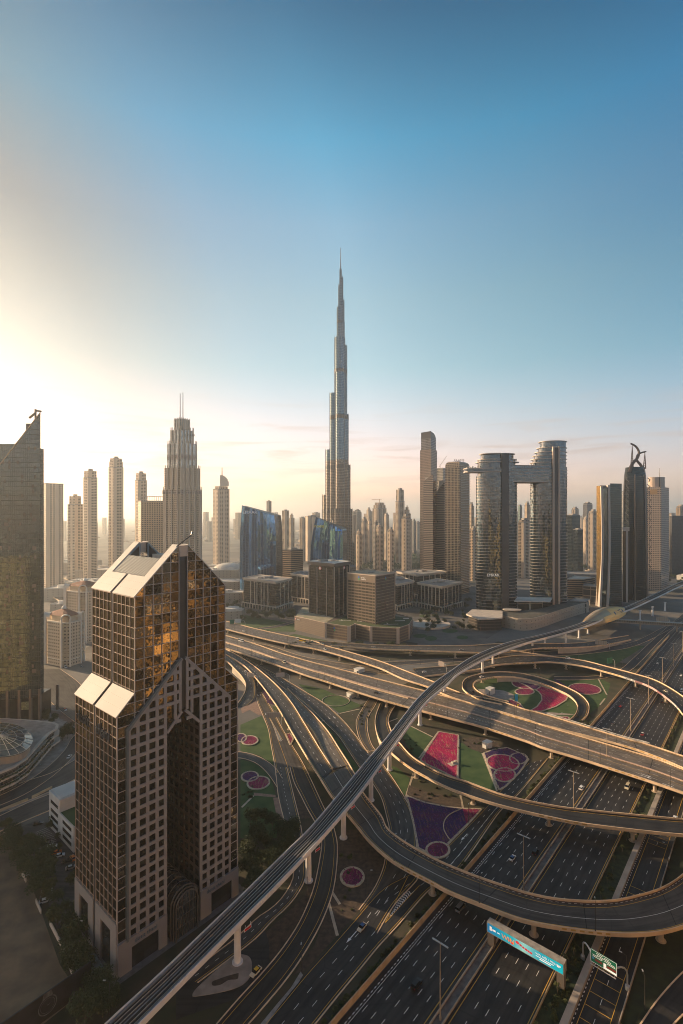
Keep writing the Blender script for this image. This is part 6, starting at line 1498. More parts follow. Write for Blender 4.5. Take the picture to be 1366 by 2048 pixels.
SA, rg = sail('sail_tower', 'tall blue mirrored sail shaped office tower carrying white letters', 1010, [(1195, 479.5, 551), (1130, 479.3, 552), (1080, 480, 551.5), (1045, 481.5, 550), (1018, 484, 548)], (1011, 1031), 0, 34, 4, 9)
text('sign_lettering', 'EMAAR', 9.0, WHT2, (XA(485.5, 1003), 1003, ZA(1027.5, 1003)), (1, -.03, 0), SA, extrude=.3)
SB, rg = sail('sail_tower', 'shorter dark blue sail shaped office tower carrying yellow letters', 1040, [(1195, 620, 683), (1125, 620.5, 685), (1090, 622, 686), (1062, 626, 685), (1046, 632, 682)], (1034, 1058), 0, 30, 8, 10)
text('sign_lettering', 'noon', 9.5, GOLDT, (XA(628.5, 1031), 1031, ZA(1055, 1031)), (1, .02, 0), SB, extrude=.3)
# --- dark office pair on the podium
DB_ = facade('dark_office', (.050, .043, .038), (.030, .028, .027), (.075, .066, .058), du=1.55, dv=4.1, fu=.14, fv=.12, metal=.65, rough=.10, tilt=.012, warp=.01)
DB2 = facade('brown_louvre', (.20, .145, .105), (.035, .03, .028), (.09, .075, .06), du=1.2, dv=4.1, fu=.34, fv=.20, metal=.4, rough=.2)
DB3 = facade('brown_panel_front', (.155, .115, .085), (.055, .05, .045), (.14, .115, .09), du=6.4, dv=4.1, fu=.08, fv=.40, metal=.5, rough=.12)
PINKC = plain('pink_stone', (.46, .36, .29), .8)
RED = plain('sign_red', (.55, .02, .02), .5)
hs_ = corner(618, 750, 668.5, 713, 699, 752); HB = T('dark_office_tower', 'black glass office tower with pale vertical fins and red hexagon signs', hs_, 'office tower')
zt = ZA(1134, 716); shaft(HB, hs_, 12, zt, DB_, para=0)
m = MB()
for a, b, ks in ((hs_[3], hs_[0], (0, .33, .70, 1.0)), (hs_[0], hs_[1], (.30, .58, .83, 1.0))):
    for k in ks: p = lerp(a, b, k); m.prism([(p[0] - .6, p[1] - .9), (p[0] + .6, p[1] - .9), (p[0] + .6, p[1] + .7), (p[0] - .6, p[1] + .7)], 12, zt - (0 if k in (0, 1.0) else 2))
each(m, 'fin', PINKC, HB)
cpt = inset(hs_, -2.2); m = MB(); m.prism(inset(hs_, 2), zt, zt + 1.5, 0); m.prism(cpt, zt + 1.5, zt + 5.2, 0, 1); m.build('roof', [plain('cap_dark', (.09, .08, .075), .6), ROOFW], HB)
ce = mid(hs_); m = MB(); m.obox((ce[0] - 9, ce[1] - 4), .6, 12, 8, zt + 5.2, zt + 8.2); m.obox((ce[0] + 6, ce[1] + 2), .6, 6, 5, zt + 5.2, zt + 6.6); m.obox((ce[0] + 12, ce[1] - 3), .6, 4, 4, zt + 5.2, zt + 6.4); each(m, 'plant_room', CONC_D, HB)
def hexsign(root, a, b, f, z, sz):
    p = lerp(a, b, f); l = math.hypot(b[0] - a[0], b[1] - a[1]); tx, ty = (b[0] - a[0]) / l, (b[1] - a[1]) / l; nx, ny = ty, -tx
    q = lambda u, v, o=.5: (p[0] + tx * u + nx * o, p[1] + ty * u + ny * o, z + v)
    m = MB(); s = sz / 2
    m.face([q(-s * 1.5, 0), q(-s * .75, -s), q(s * .75, -s), q(s * 1.5, 0), q(s * .75, s), q(-s * .75, s)], 0)
    m.face([q(-s * .75, -s, .55), q(0, 0, .55), q(-s * .75, s, .55)], 1); m.face([q(s * .75, -s, .55), q(s * .75, s, .55), q(0, 0, .55)], 1)
    m.face([q(-s * 1.0, -s * .12, .57), q(s * 1.0, -s * .12, .57), q(s * 1.0, s * .12, .57), q(-s * 1.0, s * .12, .57)], 1)
    m.build('hexagon_sign', [RED, WHT2], root)
hexsign(HB, hs_[3], hs_[0], .46, zt - 3.4, 4.6); hexsign(HB, hs_[0], hs_[1], .62, zt - 3.2, 4.4)
sc_ = corner(695.5, 703, 751, 669, 789.5, 704); SC = T('brown_office_tower', 'brown panelled office block with a sandy roof and a small blue green sign', sc_, 'office tower')
zt = ZA(1152, 672); m = MB()
a, c, b = sc_[3], sc_[0], sc_[1]
m.prism(sc_, 10, zt, 1); la = math.dist(a, c); m.face([(a[0] - .05, a[1] - .12, 10), (c[0] - .05, c[1] - .12, 10), (c[0] - .05, c[1] - .12, zt - 9), (a[0] - .05, a[1] - .12, zt - 9)], 0, [(0, 10), (la, 10), (la, zt - 9), (0, zt - 9)])
m.face([(a[0] - .05, a[1] - .12, zt - 9), (c[0] - .05, c[1] - .12, zt - 9), (c[0] - .05, c[1] - .12, zt - .2), (a[0] - .05, a[1] - .12, zt - .2)], 2); m.build('shaft', [DB3, DB2, plain('brown_band', (.15, .11, .08), .6)], SC)
m = MB()
for p in sc_[:2] + sc_[3:]: m.prism([(p[0] - .8, p[1] - .8), (p[0] + .8, p[1] - .8), (p[0] + .8, p[1] + .8), (p[0] - .8, p[1] + .8)], 10, zt + .5)
each(m, 'corner_post', plain('tan_post', (.27, .205, .15), .7), SC)
m = MB(); m.prism(inset(sc_, -1.2), zt, zt + 1.2, 0, 1); m.build('roof', [PINKC, plain('sand_roof', (.36, .29, .20), .9, c2=(.28, .22, .15), scale=.3)], SC)
m = MB(); ce = mid(sc_); m.obox(ce, .5, 9, 3, zt + 1.2, zt + 2.2); m.build('hatch', CONC_D, SC)
BLU, GRN = plain('logo_blue', (.02, .12, .45), .5), plain('logo_green', (.03, .30, .12), .5)
def swirl(root, p, tx, ty, z, s, nm='swirl_sign'):
    nx, ny = ty, -tx; q = lambda u, v: (p[0] + tx * u * s + nx * .5, p[1] + ty * u * s + ny * .5, z + v * s); m = MB()
    m.face([q(-.1, -1), q(.5, -.6), q(.5, .1), q(0, .0), q(-.4, -.4)], 1); m.face([q(.1, 1), q(-.5, .6), q(-.5, -.1), q(0, .02), q(.4, .4)], 0)
    m.build(nm, [BLU, GRN], root)
l = math.dist(a, c); t_ = ((c[0] - a[0]) / l, (c[1] - a[1]) / l); swirl(SC, lerp(a, c, .42), *t_, zt - 5, 3.2)
p = lerp(a, c, .48); text('sign_lettering', 'Standard\nChartered', 2.2, WHT2, (p[0], p[1] - .5, zt - 4.6), (*t_, 0), SC, extrude=.1)
l = math.dist(c, b); t2_ = ((b[0] - c[0]) / l, (b[1] - c[1]) / l); swirl(SC, lerp(c, b, .5), *t2_, zt - 5, 2.6)
# podium of the pair
PD = empty('office_podium', (XA(700, 700), 700, 0), 'low brown podium block with pale piers and a lawn roof below the two office towers', 'building')
pf = [P(589, 1262), P(653, 1283), P(700, 1285), P(712, 1277), P(745, 1288), P(797, 1288), P(819, 1279)]
top_z = 19.5
pf = [(XA(589, 720), 720), (XA(652, 672), 672), (XA(698, 652), 652), (XA(710, 668), 668), (XA(742, 650), 650), (XA(796, 642), 642), (XA(818, 664), 664), (XA(826, 706), 706), (XA(770, 762), 762), (XA(603, 795), 795)]
F_POD1 = facade('podium_scale', (.15, .11, .085), (.06, .05, .045), (.11, .09, .075), du=1.3, dv=2.4, fu=.5, fv=.5, metal=.2, rough=.4)
F_POD2 = facade('podium_louvre', (.22, .155, .11), (.05, .042, .036), (.10, .08, .065), du=1.25, dv=3.6, fu=.28, fv=.42, metal=.3, rough=.3)
m = MB(); n = len(pf)
for i in range(n):
    p, q_ = pf[i], pf[(i + 1) % n]; d = math.dist(p, q_); m.face([(p[0], p[1], 0), (q_[0], q_[1], 0), (q_[0], q_[1], top_z), (p[0], p[1], top_z)], 0 if i == 0 else 1, [(0, 0), (d, 0), (d, top_z), (0, top_z)])
m.face([(p[0], p[1], top_z - .8) for p in pf]); m.build('wall', [F_POD1, F_POD2], PD)
m = MB()
for i, w in ((1, 1.6), (2, 2.4), (3, 1.4), (4, 1.8), (5, 2.0), (6, 1.2)):
    p = pf[i]; m.prism([(p[0] - w, p[1] - .9), (p[0] + w, p[1] - .9), (p[0] + w, p[1] + 1.2), (p[0] - w, p[1] + 1.2)], 0, top_z + .7)
each(m, 'pier', PINKC, PD)
m = MB()
for i in range(8):
    p, q_ = pf[i], pf[(i + 1) % n]; m.tube((p[0], p[1], top_z + .2), (q_[0], q_[1], top_z + .2), .45, n=4)
m.build('coping', PINKC, PD)
m = MB(); m.face([(p[0], p[1], top_z - .6) for p in inset([pf[1], pf[2], pf[3], pf[4], pf[5], pf[6], pf[7], (XA(715, 760), 760)], 1)]); m.build('roof_lawn', plain('roof_lawn', (.055, .085, .022), .95, c2=(.04, .062, .02), scale=.3), PD)
m = MB(); m.face([(p[0], p[1], top_z - .5) for p in ((XA(592, 723), 723), (XA(651, 676), 676), (XA(690, 760), 760), (XA(605, 792), 792))]); m.build('roof_terrace', plain('terrace', (.40, .34, .27), .9, c2=(.26, .25, .14), scale=.15), PD)
m = MB()
for x, Y, lx, ly in ((690, 690, 16, 1.2), (684, 693, 1.2, 8), (782, 668, 20, 1.4), (775, 672, 1.4, 9), (800, 690, 14, 3), (812, 705, 8, 4)): m.obox((XA(x, Y), Y), .12, lx, ly, top_z - .55, top_z - .3)
for k in range(12): m.obox((XA(715 + k * 2.6, 690), 690 - k * .9), .1, 1.0, 7, top_z - .55, top_z - .35)
each(m, 'roof_path', ROOFW, PD)
swirl(PD, lerp(pf[1], pf[2], .38), .92, -.39, 13.5, 3.0); text('sign_lettering', 'HSBC', 2.4, WHT2, (XA(594, 716), 714, 15.2), (.79, -.6, 0), PD, extrude=.1)
hexsign(PD, pf[0], pf[1], .04, 16, 2.0)
# --- white colonnade offices
F_COL = facade('colonnade_glass', (.085, .065, .05), (.026, .024, .023), (.06, .052, .045), du=1.6, dv=3.9, fu=.1, fv=.18, metal=.5, rough=.12)
def colonnade(label, x0, Y0, xc, Yc, x1, Y1, zt, stripes=(0, 0), group='white colonnade offices', signs=None):
    poly = corner(x0, Y0, xc, Yc, x1, Y1); r = T('colonnade_office', label, poly, 'office building', group)
    shaft(r, poly, 0, zt - 3, F_COL, para=0)
    m = MB()
    big = inset(poly, -3.2)
    n = 4
    for i in range(4):                                   # ground arcade
        a, b = big[i], big[(i + 1) % 4]; d = math.dist(a, b); k = max(3, int(d / 7))
        for j in range(k + 1):
            p = lerp(a, b, j / k); m.obox(p, math.atan2(b[1] - a[1], b[0] - a[0]), 1.3, 1.3, 0, 7.5)
    each(m, 'arcade_post', WSTONE, r)
    m = MB(); m.prism(inset(poly, -3.9), 7.5, 9.0); m.build('arcade_beam', WSTONE, r)
    m = MB(); m.prism(inset(poly, -2.6), zt - 1.2, zt, 0, 1); m.prism(inset(poly, -.9), zt - 3.2, zt - 1.2, 0); m.build('roof', [WSTONE, ROOFG], r)
    m = MB(); rr = inset(poly, .5)
    for i in range(4):
        a, b = inset(poly, -2.2)[i], inset(poly, -2.2)[(i + 1) % 4]; m.tube((a[0], a[1], zt + .5), (b[0], b[1], zt + .5), .8, n=4)
    m.build('parapet', WSTONE, r)
    m = MB(); c_ = mid(poly); an = math.atan2(poly[1][1] - poly[0][1], poly[1][0] - poly[0][0]); m.obox((c_[0] + 3, c_[1] + 4), an, 14, 9, zt, zt + 3.6); m.obox((c_[0] - 12, c_[1]), an, 7, 6, zt, zt + 2.2); each(m, 'plant_room', ROOFG, r)
    m = MB()
    for (a, b, ks) in ((poly[3], poly[0], stripes[0]), (poly[0], poly[1], stripes[1])):
        d = math.dist(a, b); tx, ty = (b[0] - a[0]) / d, (b[1] - a[1]) / d; nx, ny = ty, -tx
        for k in ks:
            p = lerp(a, b, k); m.prism([(p[0] - tx * .8 + nx * .6, p[1] - ty * .8 + ny * .6), (p[0] + tx * .8 + nx * .6, p[1] + ty * .8 + ny * .6), (p[0] + tx * .8 - nx * .3, p[1] + ty * .8 - ny * .3), (p[0] - tx * .8 - nx * .3, p[1] - ty * .8 - ny * .3)], 9, zt - 3.2)
    each(m, 'stone_strip', WSTONE, r)
    return r, poly
r, po = colonnade('white colonnade office with slab roof in front of the tall blue sail tower', 487, 900, 551, 850, 582, 900, 51, ((.24, .37, .44, .57, .66, .78), (.30, .55, .82)))
text('sign_lettering', 'ACWA', 2.6, SIGNB, (*lerp(po[3], po[0], .44), 46.5), (po[0][0] - po[3][0], po[0][1] - po[3][1], 0), r, extrude=.9)
colonnade('white colonnade office partly hidden behind the black glass office tower', 583, 960, 622, 925, 640, 970, 52, ((.3, .55, .7), (.5,)))
colonnade('white colonnade office just right of the brown panelled office block', 770, 935, 795, 865, 827, 905, 45, ((.4,), (.25, .42, .58, .74, .9)))
colonnade('striped colonnade office with grey roof plant in front of the beige curved tower', 836, 900, 884, 850, 923, 905, 43, ((.15, .3, .45, .6, .75, .9), (.12, .28, .5, .68, .84)))
colonnade('colonnade office set back behind the striped one, near the dark pair of towers', 795, 1040, 835, 985, 892, 1040, 47, ((.4, .6, .8), (.2, .4, .6, .8)))
# round garden court between them
m = MB(); rc = [P(859 + 42 * math.cos(2 * math.pi * k / 24), 1252 + 8 * math.sin(2 * math.pi * k / 24)) for k in range(24)]; m.prism([p[:2] for p in rc], 0, 3.2); GC = tag(m.build('planted_terrace', WSTONE), 'low round planted terrace in front of the striped colonnade office', 'terrace')
# --- curved beige tower and the dark pair behind
F_FV = facade('beige_grid', (.43, .33, .23), (.03, .03, .026), (.10, .09, .07), du=3.0, dv=3.5, fu=.24, fv=.20, metal=.7, rough=.1, tilt=.02)
F_FVB = facade('balcony_grid', (.42, .32, .22), (.05, .048, .042), (.12, .10, .075), du=3.6, dv=3.5, fu=.16, fv=.34)
pv_ = corner(890.5, 1050, 919, 1035, 939, 1068); FV = T('beige_curved_tower', 'tall beige gridded tower with a curved crown carrying letters, left of the bridged towers', pv_)
zt = ZA(935, 1040); m = MB(); m.prism(pv_, 0, zt, 0); m.build('shaft', F_FV, FV)
c_, b_ = pv_[0], pv_[1]; l = math.dist(c_, b_); m = MB(); tx, ty = (b_[0] - c_[0]) / l, (b_[1] - c_[1]) / l
for k in range(74):
    z = 12 + k * 3.5; p, q_ = lerp(c_, b_, .12), lerp(c_, b_, 1.0); m.prism([(p[0] + ty * 1.2, p[1] - tx * 1.2), (q_[0] + ty * 1.6 + tx * 1.2, q_[1] - tx * 1.6 + ty * 1.2), (q_[0] + tx * .8, q_[1] + ty), (p[0], p[1])], z, z + .9)
m.build('balcony_edges', FIN, FV)
m = MB(); rg_ = []
for f, h_ in ((1, 0), (1, 4), (.97, 8), (.88, 11), (.7, 13)): ce = mid(pv_); rg_.append([(ce[0] + (p[0] - ce[0]) * f, ce[1] + (p[1] - ce[1]) * f, zt + h_) for p in pv_])
m.loft(rg_); m.build('crown', F_BEIGE, FV)
text('sign_lettering', 'EMAAR', 7, plain('sign_brown', (.09, .07, .06), .6), (XA(931, 1030), 1040, zt + 12.5), (-1, 0, 0), FV, extrude=.3)
IP = corner(840, 1175, 862, 1150, 874, 1180); IR = T('rounded_top_tower', 'very tall slim tower with a rounded dark crown, beside the dark pair of towers', IP)
shaft(IR, IP, 0, ZA(899, 1160), facade('slim_stone', (.36, .26, .19), (.06, .055, .05), (.15, .13, .11), du=2.6, dv=3.7, fu=.5, fv=.25, metal=.6, rough=.15), para=0)
ip2 = inset(IP, 2.5); shaft(IR, ip2, ZA(899, 1160), ZA(877, 1160), F_GREYG, para=0, name='upper_shaft')
m = MB(); zb = ZA(877, 1160); rg_ = []
for k in range(7):
    f = k / 6; a, c, b, d = ip2[3], ip2[0], ip2[1], ip2[2]; sh = f
    rg_.append([(*lerp(b, c, 0 + 0), zb), ] if 0 else [(p[0] + (0), p[1], zb + f * 16) for p in (lerp(c, lerp(c, b, .0), 0), lerp(b, c, 1 - math.sqrt(max(0, 1 - f * f)) * .999), lerp(d, a, 1 - math.sqrt(max(0, 1 - f * f)) * .999), a)])
m.loft(rg_); m.build('crown', plain('dark_crown', (.06, .06, .065), .4, .3), IR)
OG1 = corner(847, 1085, 866, 1070, 873, 1090); OG = T('dark_twin_tower', 'dark brown banded tower with a slanting top in front of the rounded top tower', OG1, group='dark banded pair of towers')
shaft(OG, OG1, 0, [ZA(948, 1070), ZA(962, 1080), ZA(975, 1090), ZA(962, 1075)], F_DARKB, para=0)
OG2 = corner(873, 1092, 889, 1075, 893, 1090); OG_ = T('dark_twin_tower', 'dark brown banded tower just left of the beige curved tower', OG2, group='dark banded pair of towers')
shaft(OG_, OG2, 0, [ZA(964, 1075), ZA(962, 1090), ZA(970, 1100), ZA(985, 1090)], F_DARKB, para=0); block(OG_, inset(OG2, 4), ZA(985, 1090), ZA(962, 1090), ROOFG); block(OG, inset(OG1, 4), ZA(975, 1090), ZA(955, 1085), ROOFG)
p = corner(873, 1230, 886, 1215, 893, 1235); CT = T('unfinished_tower', 'grey tower under construction with a crane, behind the dark banded pair', p); shaft(CT, p, 0, ZA(936, 1220), F_GREYG, para=0)
m = MB(); xa = XA(881, 1220); m.tube((xa, 1225, ZA(940, 1220)), (xa, 1225, ZA(929, 1220)), .8, n=4); m.tube((xa - 3, 1225, ZA(934, 1220)), (XA(894, 1220), 1225, ZA(912, 1220)), .5, n=4); m.build('crane', plain('crane_tan', (.40, .26, .16), .6), CT)
# --- bridged elliptical towers
SKG = [glassy('bridged_glass', (.05, .072, .09), (.12, .155, .18), rough=.05, metal=.85, tilt=.02, warp=.015, du=1.8, dv=3.75, wscale=.3), plain('floor_edge', (.40, .345, .30), .5)]
def ell(cx_, cy_, a, b, n=44): return [(cx_ + a * math.cos(2 * math.pi * k / n), cy_ + b * math.sin(2 * math.pi * k / n)) for k in range(n)]
def ellt(label, xc, Y, a, b, zt, steps=None):
    r = empty('bridged_tower', (XA(xc, Y), Y, 0), label, 'skyscraper', 'bridged elliptical towers'); cx_ = XA(xc, Y)
    m = MB(); m.prism(ell(cx_, Y, a, b), 0, zt, 0); m.build('glass_body', SKG[0], r)
    m = MB(); z = 10
    while z < zt - 1: m.prism(ell(cx_, Y, a + .7, b + .7), z, z + .42); z += 5.0
    m.build('floor_edges', SKG[1], r)
    return r, cx_
t1, c1 = ellt('left elliptical tower of the bridged pair, with a dark slab through its middle', 993, 832, 33.5, 19, ZA(953, 832))
DSL = plain('slab_dark', (.05, .052, .058), .45, c2=(.035, .037, .042), scale=.1)
m = MB(); m.prism([(XA(1003.5, 812), 810), (XA(1017.5, 812), 810), (XA(1017.5, 812), 850), (XA(1003.5, 812), 850)], 0, ZA(907, 812)); m.build('dark_slab', DSL, t1)
m = MB(); z0, z1 = ZA(953, 832), ZA(909, 832); m.prism(ell(c1, 832, 31, 17.5), z0, ZA(921, 832), 0); m.prism(ell(c1 + 1, 832, 27, 15.5), ZA(921, 832), ZA(911, 832), 0); each(m, 'upper_storey', SKG[0], t1)
m = MB()
for y, w in ((909.5, 29.5), (921, 33), (926, 36), (945, 35)): m.prism(ell(c1 + 1, 832, w, w * .56), ZA(y, 832), ZA(y, 832) + 1.2)
each(m, 'roof_slab', SKG[1], t1)
text('sign_lettering', 'EMAAR', 6.2, WHT2, (XA(973, 808), 806, ZA(1152.5, 808)), (1, -.10, 0), t1, extrude=.6)
t2, c2 = ellt('right taller elliptical tower of the bridged pair, with a stepped spiral top', 1097, 850, 30.5, 19, ZA(935, 850))
m = MB(); ms = MB()
for k, (x0, y0, y1) in enumerate(((1061, 935, 926), (1063.5, 926, 919), (1067, 919, 912), (1071, 912, 905), (1075, 905, 896.5), (1079, 896.5, 884))):
    a0 = XA(x0, 850); a1 = XA(1132.5, 850); cx_ = (a0 + a1) / 2; w = (a1 - a0) / 2; m.prism(ell(cx_, 850, w - 1.5, 18.0), ZA(y0, 850), ZA(y1, 850) - .02); ms.prism(ell(cx_ - .6, 850, w + .4, 19.3), ZA(y1, 850) - .9, ZA(y1, 850) + .02)
each(m, 'spiral_storey', SKG[0], t2); each(ms, 'spiral_slab', SKG[1], t2)
m = MB()
for x in (1107.5, 1118.5): m.prism([(XA(x - 1.6, 828), 827.5), (XA(x + 1.6, 828), 827.5), (XA(x + 1.6, 828), 846), (XA(x - 1.6, 828), 846)], 0, ZA(893, 828))
each(m, 'vertical_fin', plain('fin_taupe', (.38, .31, .26), .6), t2)
m = MB(); m.prism([(XA(1110, 830), 829), (XA(1116, 830), 829), (XA(1116, 830), 840), (XA(1110, 830), 840)], 0, ZA(893, 828) - 2); m.build('dark_slot', DSL, t2)
SB_ = empty('sky_bridge', (XA(1020, 840), 840, ZA(950, 840)), 'horizontal sky bridge with a cantilevered end joining the two elliptical towers', 'bridge')
m = MB(); e = MB()
x0, x1 = XA(1000, 838), XA(1090, 842)
for k, (ya, yb) in enumerate(((963, 957), (956.5, 951), (950.5, 945), (944.5, 938.5), (938, 933))):
    m.prism([(x0, 818), (x1, 826), (x1, 862), (x0, 856)], ZA(ya, 838), ZA(yb, 838), 0)
    e.prism([(x0, 816.6), (x1, 824.6), (x1, 863), (x0, 857)], ZA(yb, 838) - .05, ZA(yb, 838) + .75)
e.prism([(x0, 816.4), (x1, 824.4), (x1, 863), (x0, 857)], ZA(965.5, 838), ZA(963, 838))
m.build('glass_storeys', SKG[0], SB_); e.build('floor_edges', SKG[1], SB_)
m = MB(); xl = XA(928, 836); pg = [(xl + 3, 822), (XA(1003, 836), 813), (XA(1003, 836), 850), (xl + 3, 842), (xl, 838), (xl, 826)]
m.prism(pg, ZA(943.5, 836), ZA(939.5, 836), 0); m.prism(inset(pg, -1.2), ZA(939.4, 836), ZA(937.6, 836), 1); m.prism(inset(pg, -.6), ZA(946, 836), ZA(943.6, 836), 1); m.build('cantilever', SKG, SB_)
m = MB()
for k in range(14): x = XA(930 + k * 5.2, 836); m.prism([(x, 824), (x + 2.2, 824), (x + 2.2, 827), (x, 827)], ZA(937.6, 836), ZA(937.6, 836) + rnd.uniform(1, 4))
each(m, 'deck_shelter', FIN, SB_)
# --- towers on the right
g_ = corner(1193, 925, 1204, 905, 1226, 915); GT = T('leaning_slab_tower', 'slab tower with a golden edge and two pale bent ribs, right of the bridged towers', g_)
F_GOLD = facade('gold_tile', (.15, .095, .03), (.20, .12, .035), (.30, .19, .06), du=1.4, dv=1.7, fu=.12, fv=.2, metal=.8, rough=.18, tilt=.05, warp=.03)
zt = ZA(972, 905)
m = MB(); X_ = lambda x, Y: (XA(x, Y), Y)
m.prism([X_(1193, 906), X_(1203, 898), X_(1203, 925), X_(1193, 932)], 0, zt, 0); m.build('gold_edge', F_GOLD, GT)
def bent(x, w, Y, mat, name, zt_, parent, dep=14):
    """slab that kinks inwards in its lower third"""
    m = MB(); rg_ = []
    for y, s in ((1218, -3.0), (1150, 0), (1115, 1.2), (1060, 1.4), (967, 0)):
        z = ZA(y, Y) if y > 967 else zt_
        rg_.append([(XA(x + s, Y), Y, max(z, 0)), (XA(x + s + w, Y), Y, max(z, 0)), (XA(x + s + w, Y), Y + dep, max(z, 0)), (XA(x + s, Y), Y + dep, max(z, 0))])
    m.loft(rg_); return m.build(name, mat, parent)
RIB = plain('pale_rib', (.42, .36, .32), .6)
bent(1202, 4.0, 897, RIB, 'bent_rib', zt - 1, GT); bent(1216, 4.2, 897, RIB, 'bent_rib', zt + 1, GT)
bent(1206, 10, 899, glassy('slot_glass', (.05, .07, .075), (.12, .15, .15), rough=.06, metal=.8), 'glass_slot', zt - 4, GT)
m = MB(); m.prism([X_(1220.3, 897), X_(1243.5, 905), X_(1243.5, 935), X_(1220.3, 930)], 0, ZA(967, 900)); m.build('grey_slab', F_TEAL, GT)
m = MB(); m.prism([X_(1200, 905), X_(1228, 905), X_(1228, 930), X_(1200, 930)], zt - 3, zt + 1.2); m.build('roof', ROOFG, GT)
m = MB(); m.prism([X_(1246, 950), X_(1258, 945), X_(1258, 975), X_(1246, 975)], 0, ZA(1062, 950)); m.build('annex', DGLASS, GT); m = MB(); m.prism([X_(1252, 942.5), X_(1256, 942.5), X_(1256, 946), X_(1252, 946)], 0, ZA(1058, 945)); m.prism([X_(1245, 944), X_(1259, 941), X_(1259, 975), X_(1245, 975)], ZA(1062, 945), ZA(1055, 945)); m.build('annex_frame', RIB, GT)
HT = empty('horned_tower', (XA(1270, 975), 975, 0), 'dark curved tower crowned by two open curved horns', 'skyscraper')
F_HT = facade('horned_glass', (.035, .032, .032), (.018, .025, .026), (.05, .06, .06), du=2.0, dv=3.8, fu=.14, fv=.10, metal=.8, rough=.07)
cx_ = XA(1270, 985); wid = lambda y: {935: 17.5, 953: 20, 1000: 22, 1080: 22.5, 1130: 22.5, 1210: 22.5}[y]
m = MB(); m.loft([[(cx_ + wid(y) * math.cos(2 * math.pi * k / 20), 985 + wid(y) * .8 * math.sin(2 * math.pi * k / 20), max(0, ZA(y, 985))) for k in range(20)] for y in (1210, 1130, 1080, 1000, 953, 935)]); m.build('shaft', F_HT, HT)
m = MB()
for s in (-1, 1):
    for a in (.55, 1.0): m.tube((cx_ + s * wid(1000) * a, 985 - (20 if a < .9 else 6), 0), (cx_ + s * 17 * a, 985 - (16 if a < .9 else 6), ZA(950, 985)), 1.3, 1.1, 6)
    for k in range(15):
        z = ZA(1150, 985) + k * 13; x = cx_ + s * (22.5 if z < 200 else 21); m.path([(x - s * 2, 972, z), (x + s * 1.6, 974, z + 5), (x - s * 1, 978, z + 9)], .8, 5)
m.build('ribs', plain('rib_brown', (.20, .15, .12), .5, .3), HT)
m = MB(); HX = lambda x, y, d=0: (XA(x, 985), 975 + d, ZA(y, 985))
def horn(pts, r0, r1):
    n = len(pts)
    for i in range(n - 1): m.tube(pts[i], pts[i + 1], r0 + (r1 - r0) * i / n, r0 + (r1 - r0) * (i + 1) / n, 6)
horn(cr([HX(1253, 945), HX(1258, 930), HX(1268, 918), HX(1272, 908), HX(1270, 900), HX(1264, 893), HX(1255.5, 888.5)], 4), 3.2, 1.5)
horn(cr([HX(1281, 945), HX(1276, 932), HX(1268, 922), HX(1269, 912), HX(1276, 907), HX(1286, 904.5)], 4), 3.0, 1.3)
for x, y0, y1 in ((1259, 936, 892), (1284, 938, 906)):
    w = 2.4; a, b, c = HX(x - w, y0, 2), HX(x + w, y0, 2), HX(x + .8, y1, 2)
    m.tube(a, c, 1.1, .5, 5); m.tube(b, c, 1.2, .5, 5)
    for k in range(10): f = k / 10; m.tube(lerp(a, c, f), lerp(b, c, f), .6, n=4)
m.build('horns', plain('horn_bronze', (.16, .10, .07), .4, .4), HT)
c_ = corner(1293, 1100, 1322, 1085, 1338, 1125); CT2 = T('punched_stone_tower', 'pale stone tower with a grid of small square windows and a drum on top', c_)
zt = ZA(975, 1090); shaft(CT2, c_, 0, zt, F_PUNCH, roof=PINKC)
m = MB(); p = lerp(c_[3], c_[0], .25), lerp(c_[3], c_[0], .75); m.prism([(p[0][0], p[0][1] - .4), (p[1][0], p[1][1] - .4), (p[1][0], p[1][1] + .3), (p[0][0], p[0][1] + .3)], zt - 15, zt - 4); m.build('louvre_panel', plain('louvre_tan', (.34, .21, .10), .7), CT2)
m = MB(); ce = mid(c_); m.prism([(ce[0] - 3 + 17 * math.cos(2 * math.pi * k / 20), ce[1] + 12 * math.sin(2 * math.pi * k / 20)) for k in range(20)], zt, ZA(954, 1100)); m.build('drum', PINKC, CT2)
m = MB(); m.tube((ce[0] - 4, ce[1] - 12, zt + 2), (ce[0] - 4, ce[1] - 12, ZA(936, 1100)), 1.4, .3, 6); m.build('spire', STEEL, CT2)
p = corner(1339, 1330, 1344, 1320, 1392, 1350); r = T('dark_square_block', 'dark square office block at the right edge behind the stone tower', p, 'office building'); shaft(r, p, 0, ZA(1032, 1330), facade('dark_square', (.045, .045, .047), (.04, .042, .045), (.07, .072, .075), du=3, dv=3.8, fu=.1, fv=.1))
# --- low buildings at the foot of the bridged towers
def low(name, label, pts, z, mat, roof=ROOFG, cat='building', z0=0):
    poly = [X_(x, Y) for x, Y in pts]; r = T(name, label, poly, cat); shaft(r, poly, z0, z, mat, roof); return r, poly
F_MALL = facade('mall_stone', (.40, .33, .26), (.12, .10, .085), (.18, .15, .13), du=9, dv=4.5, fu=.82, fv=.62, metal=.1, rough=.5)
MALLR = plain('mall_stone_plain', (.42, .345, .275), .8, c2=(.36, .29, .23), scale=.15)
MP = empty('curved_mall', (XA(1080, 740), 740, 0), 'long curved sandstone retail podium beside the metro viaduct', 'building')
st_ = cr([X_(1000, 742), X_(1035, 716), X_(1062, 716), X_(1090, 740), X_(1125, 785), X_(1160, 830), X_(1178, 850)], 5); bk_ = cr([X_(1000, 765), X_(1035, 770), X_(1062, 780), X_(1090, 800), X_(1120, 840), X_(1150, 880), X_(1165, 900)], 5)
